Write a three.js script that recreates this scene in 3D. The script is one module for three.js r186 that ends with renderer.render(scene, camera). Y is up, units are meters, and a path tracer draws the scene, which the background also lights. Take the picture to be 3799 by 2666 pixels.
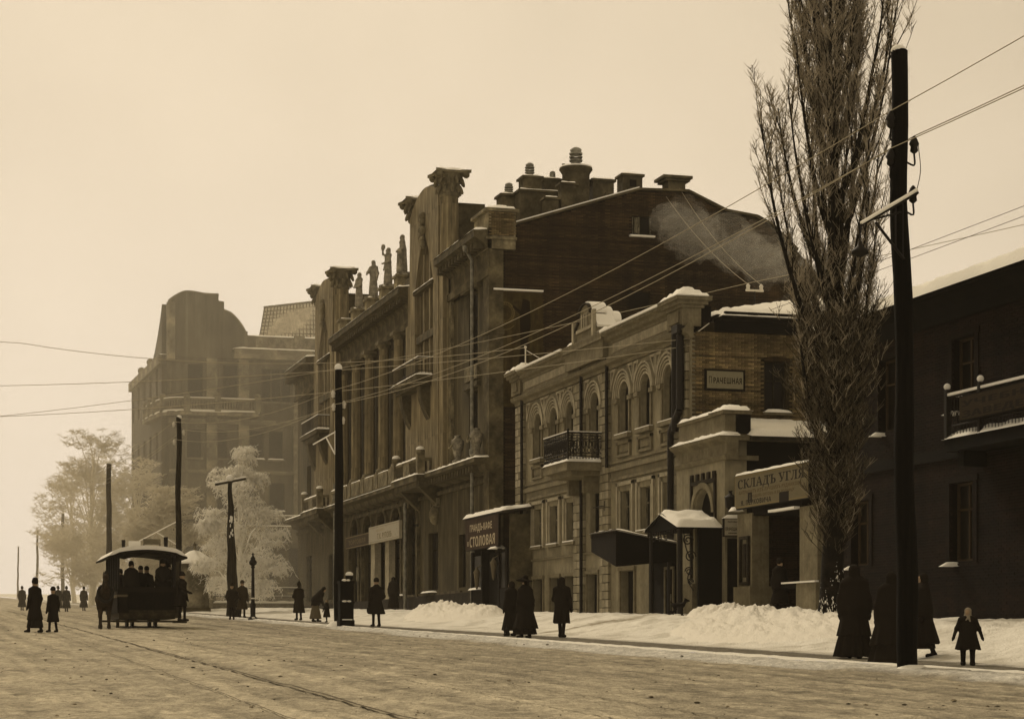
import * as THREE from 'three';
import { mergeGeometries } from 'three/addons/utils/BufferGeometryUtils.js';
import { createNoise2D, createNoise3D } from 'simplex-noise';

// ---------- camera, sky, sun, haze, exposure ----------
const W = 1024, HH = 718;
const scene = new THREE.Scene();
const camera = new THREE.PerspectiveCamera(20.28, W / HH, 0.5, 2500);
camera.position.set(0, 1.305, 0);
camera.rotation.y = -0.28061;                       // a level view camera, looking up the street to the right
camera.setViewOffset(W, HH, 0, -278.3, W, HH);      // rising front
const renderer = new THREE.WebGLRenderer({ antialias: true });
renderer.setSize(W, HH);
renderer.toneMapping = THREE.LinearToneMapping;
renderer.toneMappingExposure = 1.4;
renderer.shadowMap.enabled = true;
{ // overcast winter sky, warm toned, brightest round the veiled sun
  const w = 512, h = 256, d = new Float32Array(w * h * 4);
  const hazeDir = new THREE.Vector3(0.14, 0.17, -1).normalize(), sunDir = new THREE.Vector3(-0.26, 0.8, -1).normalize(), v = new THREE.Vector3();
  const n3 = createNoise3D(rng(5));
  for (let j = 0; j < h; j++) for (let i = 0; i < w; i++) {
    const th = (j + 0.5) / h * Math.PI - Math.PI / 2, ph = (i + 0.5) / w * 2 * Math.PI - Math.PI;
    v.set(Math.cos(th) * Math.cos(ph), Math.sin(th), Math.cos(th) * Math.sin(ph));
    const c = v.dot(sunDir), glow = Math.pow(Math.max(0, 0.5 + 0.5 * c), 5);
    const cl = 0.022 * n3(v.x * 3, v.y * 5, v.z * 3) + 0.020 * n3(v.x * 9, v.y * 13, v.z * 9) + 0.010 * n3(v.x * 24, v.y * 34, v.z * 24);
    const up = Math.max(0, v.y);
    const hz = Math.pow(Math.max(0, v.dot(hazeDir)), 14);
    let L = (0.58 + 0.08 * glow + 0.36 * hz - 0.20 * sstep(0.02, 0.5, up) + cl * 1.5);
    if (v.y < 0) L *= 0.75;
    const k = (j * w + i) * 4;
    const warm = Math.min(1, up * 1.1);
    d[k] = L * 1.0; d[k + 1] = L * (0.88 - 0.09 * warm); d[k + 2] = L * (0.75 - 0.28 * warm); d[k + 3] = 1;
  }
  const t = new THREE.DataTexture(d, w, h, THREE.RGBAFormat, THREE.FloatType);
  t.mapping = THREE.EquirectangularReflectionMapping; t.magFilter = t.minFilter = THREE.LinearFilter; t.wrapS = THREE.RepeatWrapping; t.needsUpdate = true;
  scene.background = t; scene.environment = t;
}
const sun = new THREE.DirectionalLight(new THREE.Color(1, 0.85, 0.64), 2.3);
sun.position.set(-22, 82, -85); sun.castShadow = true; sun.shadow.radius = 26;
sun.shadow.camera.left = -90; sun.shadow.camera.right = 90; sun.shadow.camera.top = 90; sun.shadow.camera.bottom = -90; sun.shadow.camera.far = 400;
sun.shadow.mapSize.set(2048, 2048);
sun.target.position.set(15, 2, -80); sun.position.add(sun.target.position); scene.add(sun, sun.target);
scene.fog = new THREE.FogExp2(new THREE.Color(1, 0.9, 0.72), 0.0004);

// ---------- helpers ----------
function rng(seed) { let a = seed >>> 0; return () => { a = (a + 0x6D2B79F5) | 0; let t = Math.imul(a ^ (a >>> 15), 1 | a); t = (t + Math.imul(t ^ (t >>> 7), 61 | t)) ^ t; return ((t ^ (t >>> 14)) >>> 0) / 4294967296; }; }
const n2 = createNoise2D(rng(11)), n3d = createNoise3D(rng(12));
function clamp(x, a, b) { return Math.min(b, Math.max(a, x)); }
function lerp(a, b, t) { return a + (b - a) * t; }
function sstep(a, b, x) { const t = clamp((x - a) / (b - a), 0, 1); return t * t * (3 - 2 * t); }
const used = {};
function numbered(n) { if (used[n] === undefined) { used[n] = 0; return n; } return n + '_' + String(++used[n]).padStart(3, '0'); }
const V = (x, y, s) => new THREE.Vector3(x, y, -s);     // s runs up the street, away from the camera

function thing(name, label, category, [x, y, s], group) {
  const o = new THREE.Group(); o.name = numbered(name); o.position.set(x, y, -s); scene.add(o);
  o.userData = { label, category }; if (group) o.userData.group = group;
  return o;
}
function struct(name, geo, mat) { const m = new THREE.Mesh(geo, mat); m.name = numbered(name); m.userData.kind = 'structure'; m.castShadow = m.receiveShadow = true; scene.add(m); return m; }
function uvMetres(g) {                                   // box-projected uv in metres
  if (g.index) g = g.toNonIndexed();
  if (!g.attributes.normal) g.computeVertexNormals();
  const p = g.attributes.position, uv = new Float32Array(p.count * 2);
  const a = new THREE.Vector3(), b = new THREE.Vector3(), c = new THREE.Vector3();
  for (let i = 0; i < p.count; i += 3) {
    a.fromBufferAttribute(p, i); b.fromBufferAttribute(p, i + 1); c.fromBufferAttribute(p, i + 2);
    const n = b.clone().sub(a).cross(c.clone().sub(a)), ax = Math.abs(n.x), ay = Math.abs(n.y), az = Math.abs(n.z);
    for (let k = 0; k < 3; k++) {
      const q = k === 0 ? a : k === 1 ? b : c;
      const [u, v] = ay > ax && ay > az ? [q.x, q.z] : ax > az ? [q.z, q.y] : [q.x, q.y];
      uv[(i + k) * 2] = u; uv[(i + k) * 2 + 1] = v;
    }
  }
  g.setAttribute('uv', new THREE.BufferAttribute(uv, 2));
  for (const k of Object.keys(g.attributes)) if (!['position', 'normal', 'uv', 'color'].includes(k)) g.deleteAttribute(k);
  return g;
}
function join(geos) { geos = [geos].flat(9).filter(Boolean).map((g) => (g.userData.keepUv ? g : uvMetres(g))); return geos.length === 1 ? geos[0] : mergeGeometries(geos); }
function off(parent) { const o = new THREE.Vector3(); for (let p = parent; p && p !== scene; p = p.parent) o.add(p.position); return o; }
function part(parent, name, geos, mat, label) {          // geometry is given in street coordinates
  const g = join(geos), o = off(parent); g.translate(-o.x, -o.y, -o.z);
  const m = new THREE.Mesh(g, mat); m.name = name; m.castShadow = m.receiveShadow = true;
  if (label) m.userData.label = label;
  parent.add(m); return m;
}
function each(parent, name, geos, mat, label) { return [geos].flat(9).map((g) => part(parent, name, g, mat, label)); }   // alike pieces, each a part
function single(name, label, category, geos, mat, group) {   // a thing that is one mesh
  const g = join(geos); g.computeBoundingBox(); const b = g.boundingBox.clone(), cx = (b.min.x + b.max.x) / 2, cz = (b.min.z + b.max.z) / 2;
  g.translate(-cx, -b.min.y, -cz);
  const m = new THREE.Mesh(g, mat); m.name = numbered(name); m.position.set(cx, b.min.y, cz); m.castShadow = m.receiveShadow = true;
  m.userData = { label, category }; if (group) m.userData.group = group; scene.add(m); return m;
}
function bx(x0, x1, y0, y1, s0, s1) { const g = new THREE.BoxGeometry(Math.abs(x1 - x0), Math.abs(y1 - y0), Math.abs(s1 - s0)); g.translate((x0 + x1) / 2, (y0 + y1) / 2, -(s0 + s1) / 2); return g; }
function shapeOf(pts, holes = []) { const sh = new THREE.Shape(pts.map(([a, b]) => new THREE.Vector2(a, b))); for (const h of holes) sh.holes.push(new THREE.Path(h.map(([a, b]) => new THREE.Vector2(a, b)))); return sh; }
const toX = new THREE.Matrix4().set(0, 0, 1, 0, 0, 1, 0, 0, -1, 0, 0, 0, 0, 0, 0, 1);
function extX(pts, x0, x1, holes) { const g = new THREE.ExtrudeGeometry(shapeOf(pts, holes), { depth: x1 - x0, bevelEnabled: false, curveSegments: 8 }); g.applyMatrix4(toX); g.translate(x0, 0, 0); return g; }   // (s, y) outline, thick along x
function extS(pts, s0, s1, holes) { const g = new THREE.ExtrudeGeometry(shapeOf(pts, holes), { depth: s1 - s0, bevelEnabled: false, curveSegments: 8 }); g.translate(0, 0, -s1); return g; }                       // (x, y) outline, thick along s
function cyl(x, s, y0, y1, r0, r1 = r0, n = 12) { const g = new THREE.CylinderGeometry(r1, r0, y1 - y0, n); g.translate(x, (y0 + y1) / 2, -s); return g; }
function ball(x, y, s, r, sy = 1, n = 10) { const g = new THREE.SphereGeometry(r, n, Math.max(6, n - 3)); g.scale(1, sy, 1); g.translate(x, y, -s); return g; }
function lathe(prof, x, y, s, n = 14) { const g = new THREE.LatheGeometry(prof.map(([r, h]) => new THREE.Vector2(r, h)), n); g.translate(x, y, -s); return g; }
function bar(a, b, r, r2 = r, n = 6) {                    // a round bar between two street points
  const A = V(...a), B = V(...b), d = B.clone().sub(A), L = d.length();
  const g = new THREE.CylinderGeometry(r2, r, L, n); g.applyQuaternion(new THREE.Quaternion().setFromUnitVectors(new THREE.Vector3(0, 1, 0), d.normalize()));
  g.translate((A.x + B.x) / 2, (A.y + B.y) / 2, (A.z + B.z) / 2); return g;
}
function tube(pts, r, seg = 24, n = 5) { return new THREE.TubeGeometry(new THREE.CatmullRomCurve3(pts.map((p) => V(...p))), seg, r, n, false); }
const rect = (a0, a1, b0, b1) => [[a0, b0], [a1, b0], [a1, b1], [a0, b1]];
function archPts(c, hw, y0, ys, rise = hw, n = 10) { const p = [[c - hw, y0], [c + hw, y0]]; for (let i = 0; i <= n; i++) { const t = i / n * Math.PI; p.push([c + hw * Math.cos(t), ys + rise * Math.sin(t)]); } return p; }
function ringPts(c, y, r0, r1, n = 14) { const o = [], q = []; for (let i = 0; i <= n; i++) { const t = i / n * Math.PI; o.push([c + r1 * Math.cos(t), y + r1 * Math.sin(t)]); q.push([c + r0 * Math.cos(t), y + r0 * Math.sin(t)]); } return o.concat(q.reverse()); }
let snowSeed = 1;
function snow(x0, x1, y, s0, s1, h, rise = null) {       // a soft layer of snow on a flat (or sloping: rise(x, s)) top
  const nx = clamp(Math.round((x1 - x0) / 0.18), 4, 40), ns = clamp(Math.round((s1 - s0) / 0.18), 4, 60), g = new THREE.PlaneGeometry(1, 1, nx, ns), p = g.attributes.position, k = (snowSeed += 7.3);
  const e = Math.min(0.22, (x1 - x0) * 0.3, (s1 - s0) * 0.3);
  for (let i = 0; i < p.count; i++) {
    const x = lerp(x0, x1, p.getX(i) + 0.5), s = lerp(s0, s1, p.getY(i) + 0.5), dd = Math.min(x - x0, x1 - x, s - s0, s1 - s);
    const f = Math.sqrt(clamp(dd / e, 0, 1)) * (0.85 + 0.3 * n2(x * 1.3 + k, s * 1.3));
    p.setXYZ(i, x, y + (rise ? rise(x, s) : 0) + (dd < 1e-6 ? -0.03 : h * f + 0.002), -s);
  }
  g.computeVertexNormals(); const b = new THREE.PlaneGeometry(1, 1, 1, 1), q = b.attributes.position;
  return g;
}
class Tubes {                                            // many thin tapering tubes in one geometry
  constructor() { this.p = []; this.i = []; }
  add(pts, radii, n = 4) {
    const base = this.p.length / 3, t = new THREE.Vector3(), u = new THREE.Vector3(), w = new THREE.Vector3();
    for (let k = 0; k < pts.length; k++) {
      t.copy(pts[Math.min(k + 1, pts.length - 1)]).sub(pts[Math.max(k - 1, 0)]).normalize();
      u.set(Math.abs(t.y) > 0.9 ? 1 : 0, Math.abs(t.y) > 0.9 ? 0 : 1, 0).cross(t).normalize(); w.crossVectors(t, u);
      for (let j = 0; j < n; j++) { const a = j / n * 2 * Math.PI, c = Math.cos(a) * radii[k], d = Math.sin(a) * radii[k]; this.p.push(pts[k].x + u.x * c + w.x * d, pts[k].y + u.y * c + w.y * d, pts[k].z + u.z * c + w.z * d); }
      if (k) for (let j = 0; j < n; j++) { const a = base + (k - 1) * n + j, b = base + (k - 1) * n + (j + 1) % n; this.i.push(a, b, a + n, b, b + n, a + n); }
    }
  }
  build() { const g = new THREE.BufferGeometry(); g.setAttribute('position', new THREE.Float32BufferAttribute(this.p, 3)); g.setIndex(this.i); g.computeVertexNormals(); return g; }
}
// the lie of the street: road rising away from the camera, kerb bank, trodden path, snow bank before the houses
const knots = (k) => (s) => { if (s <= k[0][0]) return k[0][1]; for (let i = 1; i < k.length; i++) if (s < k[i][0]) return lerp(k[i - 1][1], k[i][1], sstep(0, 1, (s - k[i - 1][0]) / (k[i][0] - k[i - 1][0])) * 0.4 + 0.6 * (s - k[i - 1][0]) / (k[i][0] - k[i - 1][0])); return k.at(-1)[1]; };
const kerbAt = knots([[20, 16.3], [27, 15.9], [32, 15.2], [36, 14.9], [42, 14.6], [50, 14.35], [90, 14.2], [140, 13.6]]), pathL = knots([[20, 18.2], [30, 17.55], [35, 17.0], [45, 16.4], [56, 16.05], [74, 15.15], [100, 14.75], [140, 14.2]]), pathR = knots([[20, 19.4], [32, 18.85], [48, 18.35], [60, 17.85], [79, 16.5], [100, 16.0], [140, 15.4]]);
function ground(X, s) {
  const rw = Math.max(0.2, 0.99 - 0.0055 * s);
  return 0.0225 * s + 0.09 * sstep(kerbAt(s) - 0.1, kerbAt(s) + 0.5, X) - 0.03 * sstep(pathL(s) - 0.3, pathL(s) + 0.1, X) + (rw - 0.07) * sstep(18.4, 22.5, X);
}

// ---------- textures and materials ----------
function tile(size, cells, seed, oct = 4) {              // tileable value noise, 0..1
  const out = new Float32Array(size * size); let amp = 1, tot = 0;
  for (let o = 0, c = cells; o < oct; o++, c *= 2, amp *= 0.55) {
    const r = rng(seed + o * 17), cx = Array.isArray(c) ? c[0] : c, g = Float32Array.from({ length: cx * cx }, () => r());
    for (let y = 0; y < size; y++) for (let x = 0; x < size; x++) {
      const fx = x / size * cx, fy = y / size * cx, ix = Math.floor(fx), iy = Math.floor(fy), tx = sstep(0, 1, fx - ix), ty = sstep(0, 1, fy - iy);
      const G = (a, b) => g[(b % cx) * cx + (a % cx)];
      out[y * size + x] += amp * lerp(lerp(G(ix, iy), G(ix + 1, iy), tx), lerp(G(ix, iy + 1), G(ix + 1, iy + 1), tx), ty);
    }
    tot += amp;
  }
  for (let i = 0; i < out.length; i++) out[i] /= tot; return out;
}
function dataTex(size, f, srgb) {
  const d = new Uint8Array(size * size * 4);
  for (let i = 0; i < size * size; i++) { const c = f(i % size, Math.floor(i / size), i); for (let k = 0; k < 3; k++) d[i * 4 + k] = clamp(Math.round((Array.isArray(c) ? c[k] : c) * 255), 0, 255); d[i * 4 + 3] = 255; }
  const t = new THREE.DataTexture(d, size, size); t.wrapS = t.wrapT = THREE.RepeatWrapping; t.magFilter = THREE.LinearFilter; t.minFilter = THREE.LinearMipmapLinearFilter; t.generateMipmaps = true;
  if (srgb) t.colorSpace = THREE.SRGBColorSpace; t.needsUpdate = true; return t;
}
function rep(t, metres) { const c = t.clone(); c.repeat.set(1 / (Array.isArray(metres) ? metres[0] : metres), 1 / (Array.isArray(metres) ? metres[1] : metres)); c.needsUpdate = true; return c; }
const nA = tile(256, 4, 21, 5), nB = tile(256, 10, 33, 4), nC = tile(256, 32, 55, 3);
const stain = dataTex(256, (x, y, i) => clamp(0.42 + 0.95 * (nA[i] * 0.6 + nB[i] * 0.4 - 0.25) + 0.10 * (nC[i] - 0.5), 0.3, 1), true);
const drip = dataTex(256, (x, y, i) => { const c = nC[(y >> 5) * 256 + x], d = nB[((y >> 3) * 256 + x) % 65536]; return clamp(0.70 + 0.30 * (d - 0.5) + 0.30 * (c - 0.5) + 0.5 * (nA[i] - 0.5) + 0.25 * (nB[i] - 0.5), 0.25, 1); }, true);
const faint = dataTex(256, (x, y, i) => { const c = nC[(y >> 5) * 256 + x]; return clamp(0.84 + 0.28 * (nA[i] - 0.5) + 0.22 * (nB[i] - 0.5) + 0.14 * (c - 0.5) + 0.12 * (nC[i] - 0.5), 0.4, 1); }, true);
const grain = dataTex(256, (x, y, i) => nC[i] * 0.5 + nB[i] * 0.5);
const woodT = dataTex(256, (x, y, i) => clamp(0.55 + 0.7 * (nC[(y >> 4) * 256 + x] - 0.5) + 0.5 * (nA[i] - 0.5), 0.2, 1), true);
const C = (r, g, b) => new THREE.Color().setRGB(r, g, b);
function mat(rgb, o = {}) {
  const m = new THREE.MeshPhysicalMaterial({ color: C(...rgb), roughness: o.rough ?? 0.92, metalness: o.metal ?? 0, specularIntensity: o.spec ?? 0.25 });
  if (o.map) m.map = rep(o.map, o.scale ?? 3);
  if (o.bump) { m.bumpMap = rep(grain, o.bscale ?? 1.2); m.bumpScale = o.bump; }
  if (o.side) m.side = THREE.DoubleSide;
  return m;
}
const M = {
  dirtySnow: mat([0.78, 0.75, 0.67], { bump: 0.05, bscale: 0.9, side: true, spec: 0.1 }),
  snow: mat([0.80, 0.78, 0.71], { bump: 0.03, bscale: 1.5, side: true, spec: 0.1 }),
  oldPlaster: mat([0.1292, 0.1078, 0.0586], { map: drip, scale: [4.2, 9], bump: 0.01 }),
  oldTrim: mat([0.1782, 0.1500, 0.0864], { map: stain, scale: 2.3, bump: 0.008 }),
  paleTrim: mat([0.3759, 0.3241, 0.1997], { map: stain, scale: 2.1, bump: 0.006 }),
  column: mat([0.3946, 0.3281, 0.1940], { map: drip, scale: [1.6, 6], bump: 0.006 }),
  villa: mat([0.2943, 0.2597, 0.1709], { map: faint, scale: [4.1, 5.3], bump: 0.01 }),
  villaTrim: mat([0.2237, 0.1939, 0.1228], { map: faint, scale: 1.9, bump: 0.006 }),
  villaPale: mat([0.4168, 0.3717, 0.2618], { map: faint, scale: 2.6, bump: 0.004 }),
  darkStone: mat([0.0448, 0.0342, 0.0192], { map: stain, scale: 1.7, bump: 0.01 }),  // dark stone; on the colonnade panels the tone is painted shade
  greyPlaster: mat([0.1739, 0.1537, 0.1036], { map: drip, scale: [5, 11], bump: 0.008 }),
  greyTrim: mat([0.3864, 0.3436, 0.2360], { map: stain, scale: 3 }),
  mortar: mat([0.0715, 0.0556, 0.0287], { map: stain, scale: 1.3 }),
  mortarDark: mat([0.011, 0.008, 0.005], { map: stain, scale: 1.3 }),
  brickPale: mat([0.2332, 0.1765, 0.0876], { map: stain, scale: 0.9 }),
  brickDark: mat([0.0560, 0.0354, 0.0159], { map: stain, scale: 0.9 }),
  brickShade: mat([0.0144, 0.0078, 0.0049], { map: stain, scale: 0.9 }),  // dark brick, with the shade on the wall mixed into its colour
  nearBlack: mat([0.005, 0.004, 0.003], { map: stain, scale: 1.4 }),  // near-black boards and walls; some carry shade in the colour
  iron: mat([0.012, 0.010, 0.008], { rough: 0.6, spec: 0.3 }),
  zinc: mat([0.4420, 0.4250, 0.3400], { rough: 0.55, spec: 0.4, map: stain, scale: 1.1 }),
  roofTin: mat([0.10, 0.085, 0.06], { rough: 0.7, map: stain, scale: 2 }),
  glass: mat([0.0072, 0.0060, 0.0042], { rough: 0.3, spec: 0.12 }),
  frame: mat([0.0720, 0.0630, 0.0396], { map: woodT, scale: 0.8 }),
  framePale: mat([0.3822, 0.3458, 0.2366], { map: woodT, scale: 0.8 }),
  darkWood: mat([0.016, 0.011, 0.007], { map: woodT, scale: 0.7, bump: 0.004, bscale: 0.3 }),
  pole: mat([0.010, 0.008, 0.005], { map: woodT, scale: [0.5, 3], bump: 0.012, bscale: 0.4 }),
  poleFar: mat([0.1350, 0.1050, 0.0600], { map: woodT, scale: [0.5, 3] }),  // paler than the near poles, distance haze put into the colour
  bark: mat([0.018, 0.014, 0.009], { map: stain, scale: 0.6, bump: 0.03, bscale: 0.5 }),
  twig: mat([0.075, 0.06, 0.036], { map: stain, scale: 1.5 }),
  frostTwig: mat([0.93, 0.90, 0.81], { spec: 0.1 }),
  hazeTwig: mat([0.66, 0.61, 0.49], { spec: 0.1 }),  // frosted twigs, distance haze also put into the pale colour
  rope: mat([0.36, 0.32, 0.23]),
  wireDark: mat([0.05, 0.042, 0.03]),
  porcelain: mat([0.6, 0.56, 0.46], { rough: 0.4, spec: 0.5 }),
  statue: mat([0.5474, 0.4991, 0.3783], { map: stain, scale: 0.8, bump: 0.01 }),
  cloth: mat([0.015, 0.012, 0.009], { spec: 0.08 }), clothB: mat([0.018, 0.014, 0.009], { spec: 0.08 }), clothC: mat([0.035, 0.027, 0.016], { spec: 0.08 }), clothGrey: mat([0.12, 0.10, 0.065], { spec: 0.08 }),
  skin: mat([0.33, 0.24, 0.15], { spec: 0.2 }), scarf: mat([0.42, 0.36, 0.26], { map: grain, scale: 0.12 }),
  horse: mat([0.0665, 0.0456, 0.0266], { map: stain, scale: 0.8 }), fur: mat([0.008, 0.006, 0.005]),
};
// ---------- the street ----------
function axis(stops) { const o = []; for (let k = 0; k < stops.length - 1; k++) { const [a, step] = stops[k], b = stops[k + 1][0], n = Math.max(1, Math.round((b - a) / step)); for (let i = 0; i < n; i++) o.push(a + (b - a) * i / n); } o.push(stops.at(-1)[0]); return o; }
function sheet(xs, ss, height, color, warp) {
  const nx = xs.length, ns = ss.length, p = new Float32Array(nx * ns * 3), uv = new Float32Array(nx * ns * 2), c = new Float32Array(nx * ns * 3), idx = [];
  for (let j = 0; j < ns; j++) for (let i = 0; i < nx; i++) {
    const k = j * nx + i, s = ss[j], x = warp ? warp(xs[i], s) : xs[i];
    p[k * 3] = x; p[k * 3 + 1] = height(x, s); p[k * 3 + 2] = -s; uv[k * 2] = x; uv[k * 2 + 1] = s;
    const q = color(x, s); c.set(q, k * 3);
    if (i && j) { const a = k - nx - 1, b = k - nx, d = k - 1; idx.push(a, b, d, b, k, d); }
  }
  const g = new THREE.BufferGeometry(); g.setAttribute('position', new THREE.BufferAttribute(p, 3)); g.setAttribute('uv', new THREE.BufferAttribute(uv, 2)); g.setAttribute('color', new THREE.BufferAttribute(c, 3)); g.setIndex(idx); g.computeVertexNormals(); return g;
}
const fb = (x, y, o = 4) => { let v = 0, a = 0.5; for (let k = 0; k < o; k++) { v += a * n2(x, y); x = x * 2.03 + 13.1; y = y * 2.03 + 7.7; a *= 0.5; } return v; };
// tufts and hollows of trampled snow
const trampled = (x, s) => 0.022 * fb(x * 1.6, s * 0.9, 4) + 0.012 * n2(x * 6.1, s * 3.6) + 0.008 * Math.abs(n2(x * 13, s * 8));
const ruts = (x, s) => { const w = x + 0.35 * n2(s * 0.03, 3.3); return n2(w * 1.7, s * 0.012 + 9) * 0.6 + n2(w * 4.2, s * 0.03 + 2) * 0.4; };
const dirtMap = dataTex(512, (x, y) => { const i = (y >> 1) * 256 + (x >> 1), a = nC[i] * 0.55 + nC[((y * 3) % 256) * 256 + (x * 3) % 256] * 0.45; return clamp(0.80 + 0.5 * (a - 0.5) + 0.2 * (nB[i] - 0.5), 0.2, 1); }, true);
const roadMat = new THREE.MeshPhysicalMaterial({ color: C(1, 1, 1), vertexColors: true, roughness: 0.95, specularIntensity: 0.12, map: rep(dirtMap, [2.6, 4.2]), bumpMap: rep(grain, [0.9, 1.4]), bumpScale: 0.05 });
const snowBankMat = new THREE.MeshPhysicalMaterial({ color: C(1, 1, 1), vertexColors: true, roughness: 0.95, specularIntensity: 0.12, bumpMap: rep(grain, [1.1, 1.1]), bumpScale: 0.06 });
const kerbLine = (s) => kerbAt(s) + 0.3 * n2(s * 0.12, 5) + 0.15 * n2(s * 0.5, 8);
const bankEdge = (s) => lerp(kerbAt(s), pathL(s), 0.5);
function roadTone(x, s) {
  const r = ruts(x, s), b = fb(x * 0.5, s * 0.22, 3), f = fb(x * 2.4 + 30, s * 1.3, 3);
  let v = 0.61 - 0.15 * sstep(5.5, 12.5, x + 1.5 * n2(s * 0.05, 7)) + 0.20 * r + 0.18 * b + 0.12 * f;
  const dung = sstep(0.28, 0.5, fb(x * 1.1 + 50, s * 0.6 + 11, 3)); v -= 0.18 * dung;
  const clean = sstep(kerbLine(s) - 0.35, kerbLine(s) + 0.25, x);
  v = clamp(v, 0.26, 0.78);
  return [lerp(v, 0.80, clean), lerp(v * 0.90, 0.78, clean), lerp(v * 0.68, 0.71, clean)];
}
struct('road', sheet(axis([[-160, 12], [-20, 2], [-4, 0.5], [0, 0.11], [16.5, 1]]), axis([[-60, 15], [0, 2], [14, 0.13], [30, 0.22], [60, 0.5], [120, 3], [240, 20], [900, 1]]),
  (x, s) => ground(x, s) + trampled(x, s) * (s < 130 ? 1 : 0.3) + 0.02 * ruts(x, s), roadTone, (x, s) => (x < 12 ? x : lerp(12, bankEdge(s), (x - 12) / 4.5))), roadMat);
const lumpy = (x, s) => 0.05 * fb(x * 0.9, s * 0.9, 4) + 0.015 * n2(x * 5, s * 5);
const footprints = (x, s) => 0.03 * Math.min(0, n2(x * 3.1 + 40, s * 2.3) + 0.25);
struct('kerb_bank', sheet(axis([[0, 0.08], [1, 1]]), axis([[-60, 10], [14, 0.25], [60, 0.5], [140, 4], [300, 1]]),
  (x, s) => ground(x, s) + lumpy(x, s) * 0.5 * sstep(pathL(s), pathL(s) - 0.25, x) + trampled(x, s) * sstep(bankEdge(s) + 0.3, bankEdge(s), x) + 0.02 * ruts(x, s) * sstep(bankEdge(s) + 0.3, bankEdge(s), x), () => [0.80, 0.78, 0.71], (u, s) => lerp(bankEdge(s), pathL(s), u)), snowBankMat);
struct('path', sheet(axis([[0, 0.06], [1, 1]]), axis([[-60, 10], [14, 0.3], [60, 0.6], [140, 4], [300, 1]]),
  (x, s) => ground(x, s) + 0.012 * n2(x * 4, s * 3), (x, s) => { const e = Math.max(sstep(pathL(s) + 0.22, pathL(s) + 0.06, x + 0.08 * n2(s * 0.8, 1)), sstep(pathR(s) - 0.3, pathR(s) - 0.06, x + 0.12 * n2(s * 0.7, 4))), v = 0.25 + 0.06 * fb(x * 2, s, 3); return [lerp(v, 0.76, e), lerp(v * 0.92, 0.73, e), lerp(v * 0.74, 0.65, e)]; }, (u, s) => lerp(pathL(s), pathR(s), u)), roadMat);
const footway = (x, s) => { const A = [17.6, 62.0], B = [24.6, 60.6], dx = B[0] - A[0], ds = B[1] - A[1], t = clamp(((x - A[0]) * dx + (s - A[1]) * ds) / (dx * dx + ds * ds), 0, 1); return Math.hypot(x - A[0] - dx * t, s - A[1] - ds * t + 0.3 * n2(x * 0.5, 2)); };
struct('sidewalk', sheet(axis([[18.85, 0.14], [27.5, 4], [60, 20], [260, 1]]), axis([[-60, 10], [14, 0.6], [28, 0.18], [62, 0.35], [130, 2], [300, 30], [900, 1]]),
  (x, s) => ground(x, s) + (lumpy(x, s) * 1.7 + 1.5 * footprints(x, s) + 0.012 * n2(x * 9, s * 7)) * sstep(pathR(s), pathR(s) + 0.5, x) + 0.10 * sstep(19, 21, x) * sstep(25.8, 24, x) * fb(x * 0.35, s * 0.3 + 4, 2),
  (x, s) => { const track = sstep(0.7, 0.25, footway(x, s)) * 0.45, e = sstep(pathR(s) + 0.5, pathR(s), x) * 0.25, d = track + e + 0.22 * sstep(0.0, 0.45, fb(x * 0.7 + 9, s * 0.45, 4)) + 0.10 * sstep(0.2, 0.6, n2(x * 3.3, s * 2.6)); return [0.80 * (1 - d), 0.78 * (1 - d * 1.05), 0.71 * (1 - d * 1.15)]; }, (x, s) => (x > 20 ? x : lerp(pathR(s), 20, (x - 18.85) / 1.15))), snowBankMat);

// tram rails let into the snow
{
  const rail = (x, w) => { const p = [], i = []; const N = 120; for (let k = 0; k <= N; k++) { const s = lerp(10, 140, k / N), xx = x + 0.02 * n2(s * 0.2, x); for (const d of [-w, w]) p.push(xx + d, ground(xx, s) + 0.025 + trampled(xx, s), -s); if (k) { const a = k * 2; i.push(a - 2, a - 1, a, a - 1, a + 1, a); } } const g = new THREE.BufferGeometry(); g.setAttribute('position', new THREE.Float32BufferAttribute(p, 3)); g.setIndex(i); g.computeVertexNormals(); return g; };
  const railMat = mat([0.24, 0.2, 0.13], { map: stain, scale: 1.2, side: true });
  const t = thing('tram_track', 'pair of dark narrow tram rails sunk in the trampled snow, nearest the camera', 'tram track', [4.3, 0.9, 40]);
  part(t, 'rail', rail(3.55, 0.009), railMat); part(t, 'rail', rail(4.75, 0.028), railMat);
  const u = thing('tram_track', 'faint pair of tram rails running under the horse tram', 'tram track', [7.4, 0.9, 40]);
  part(u, 'rail', rail(6.8, 0.008), railMat); part(u, 'rail', rail(8.0, 0.008), railMat);
}
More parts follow.
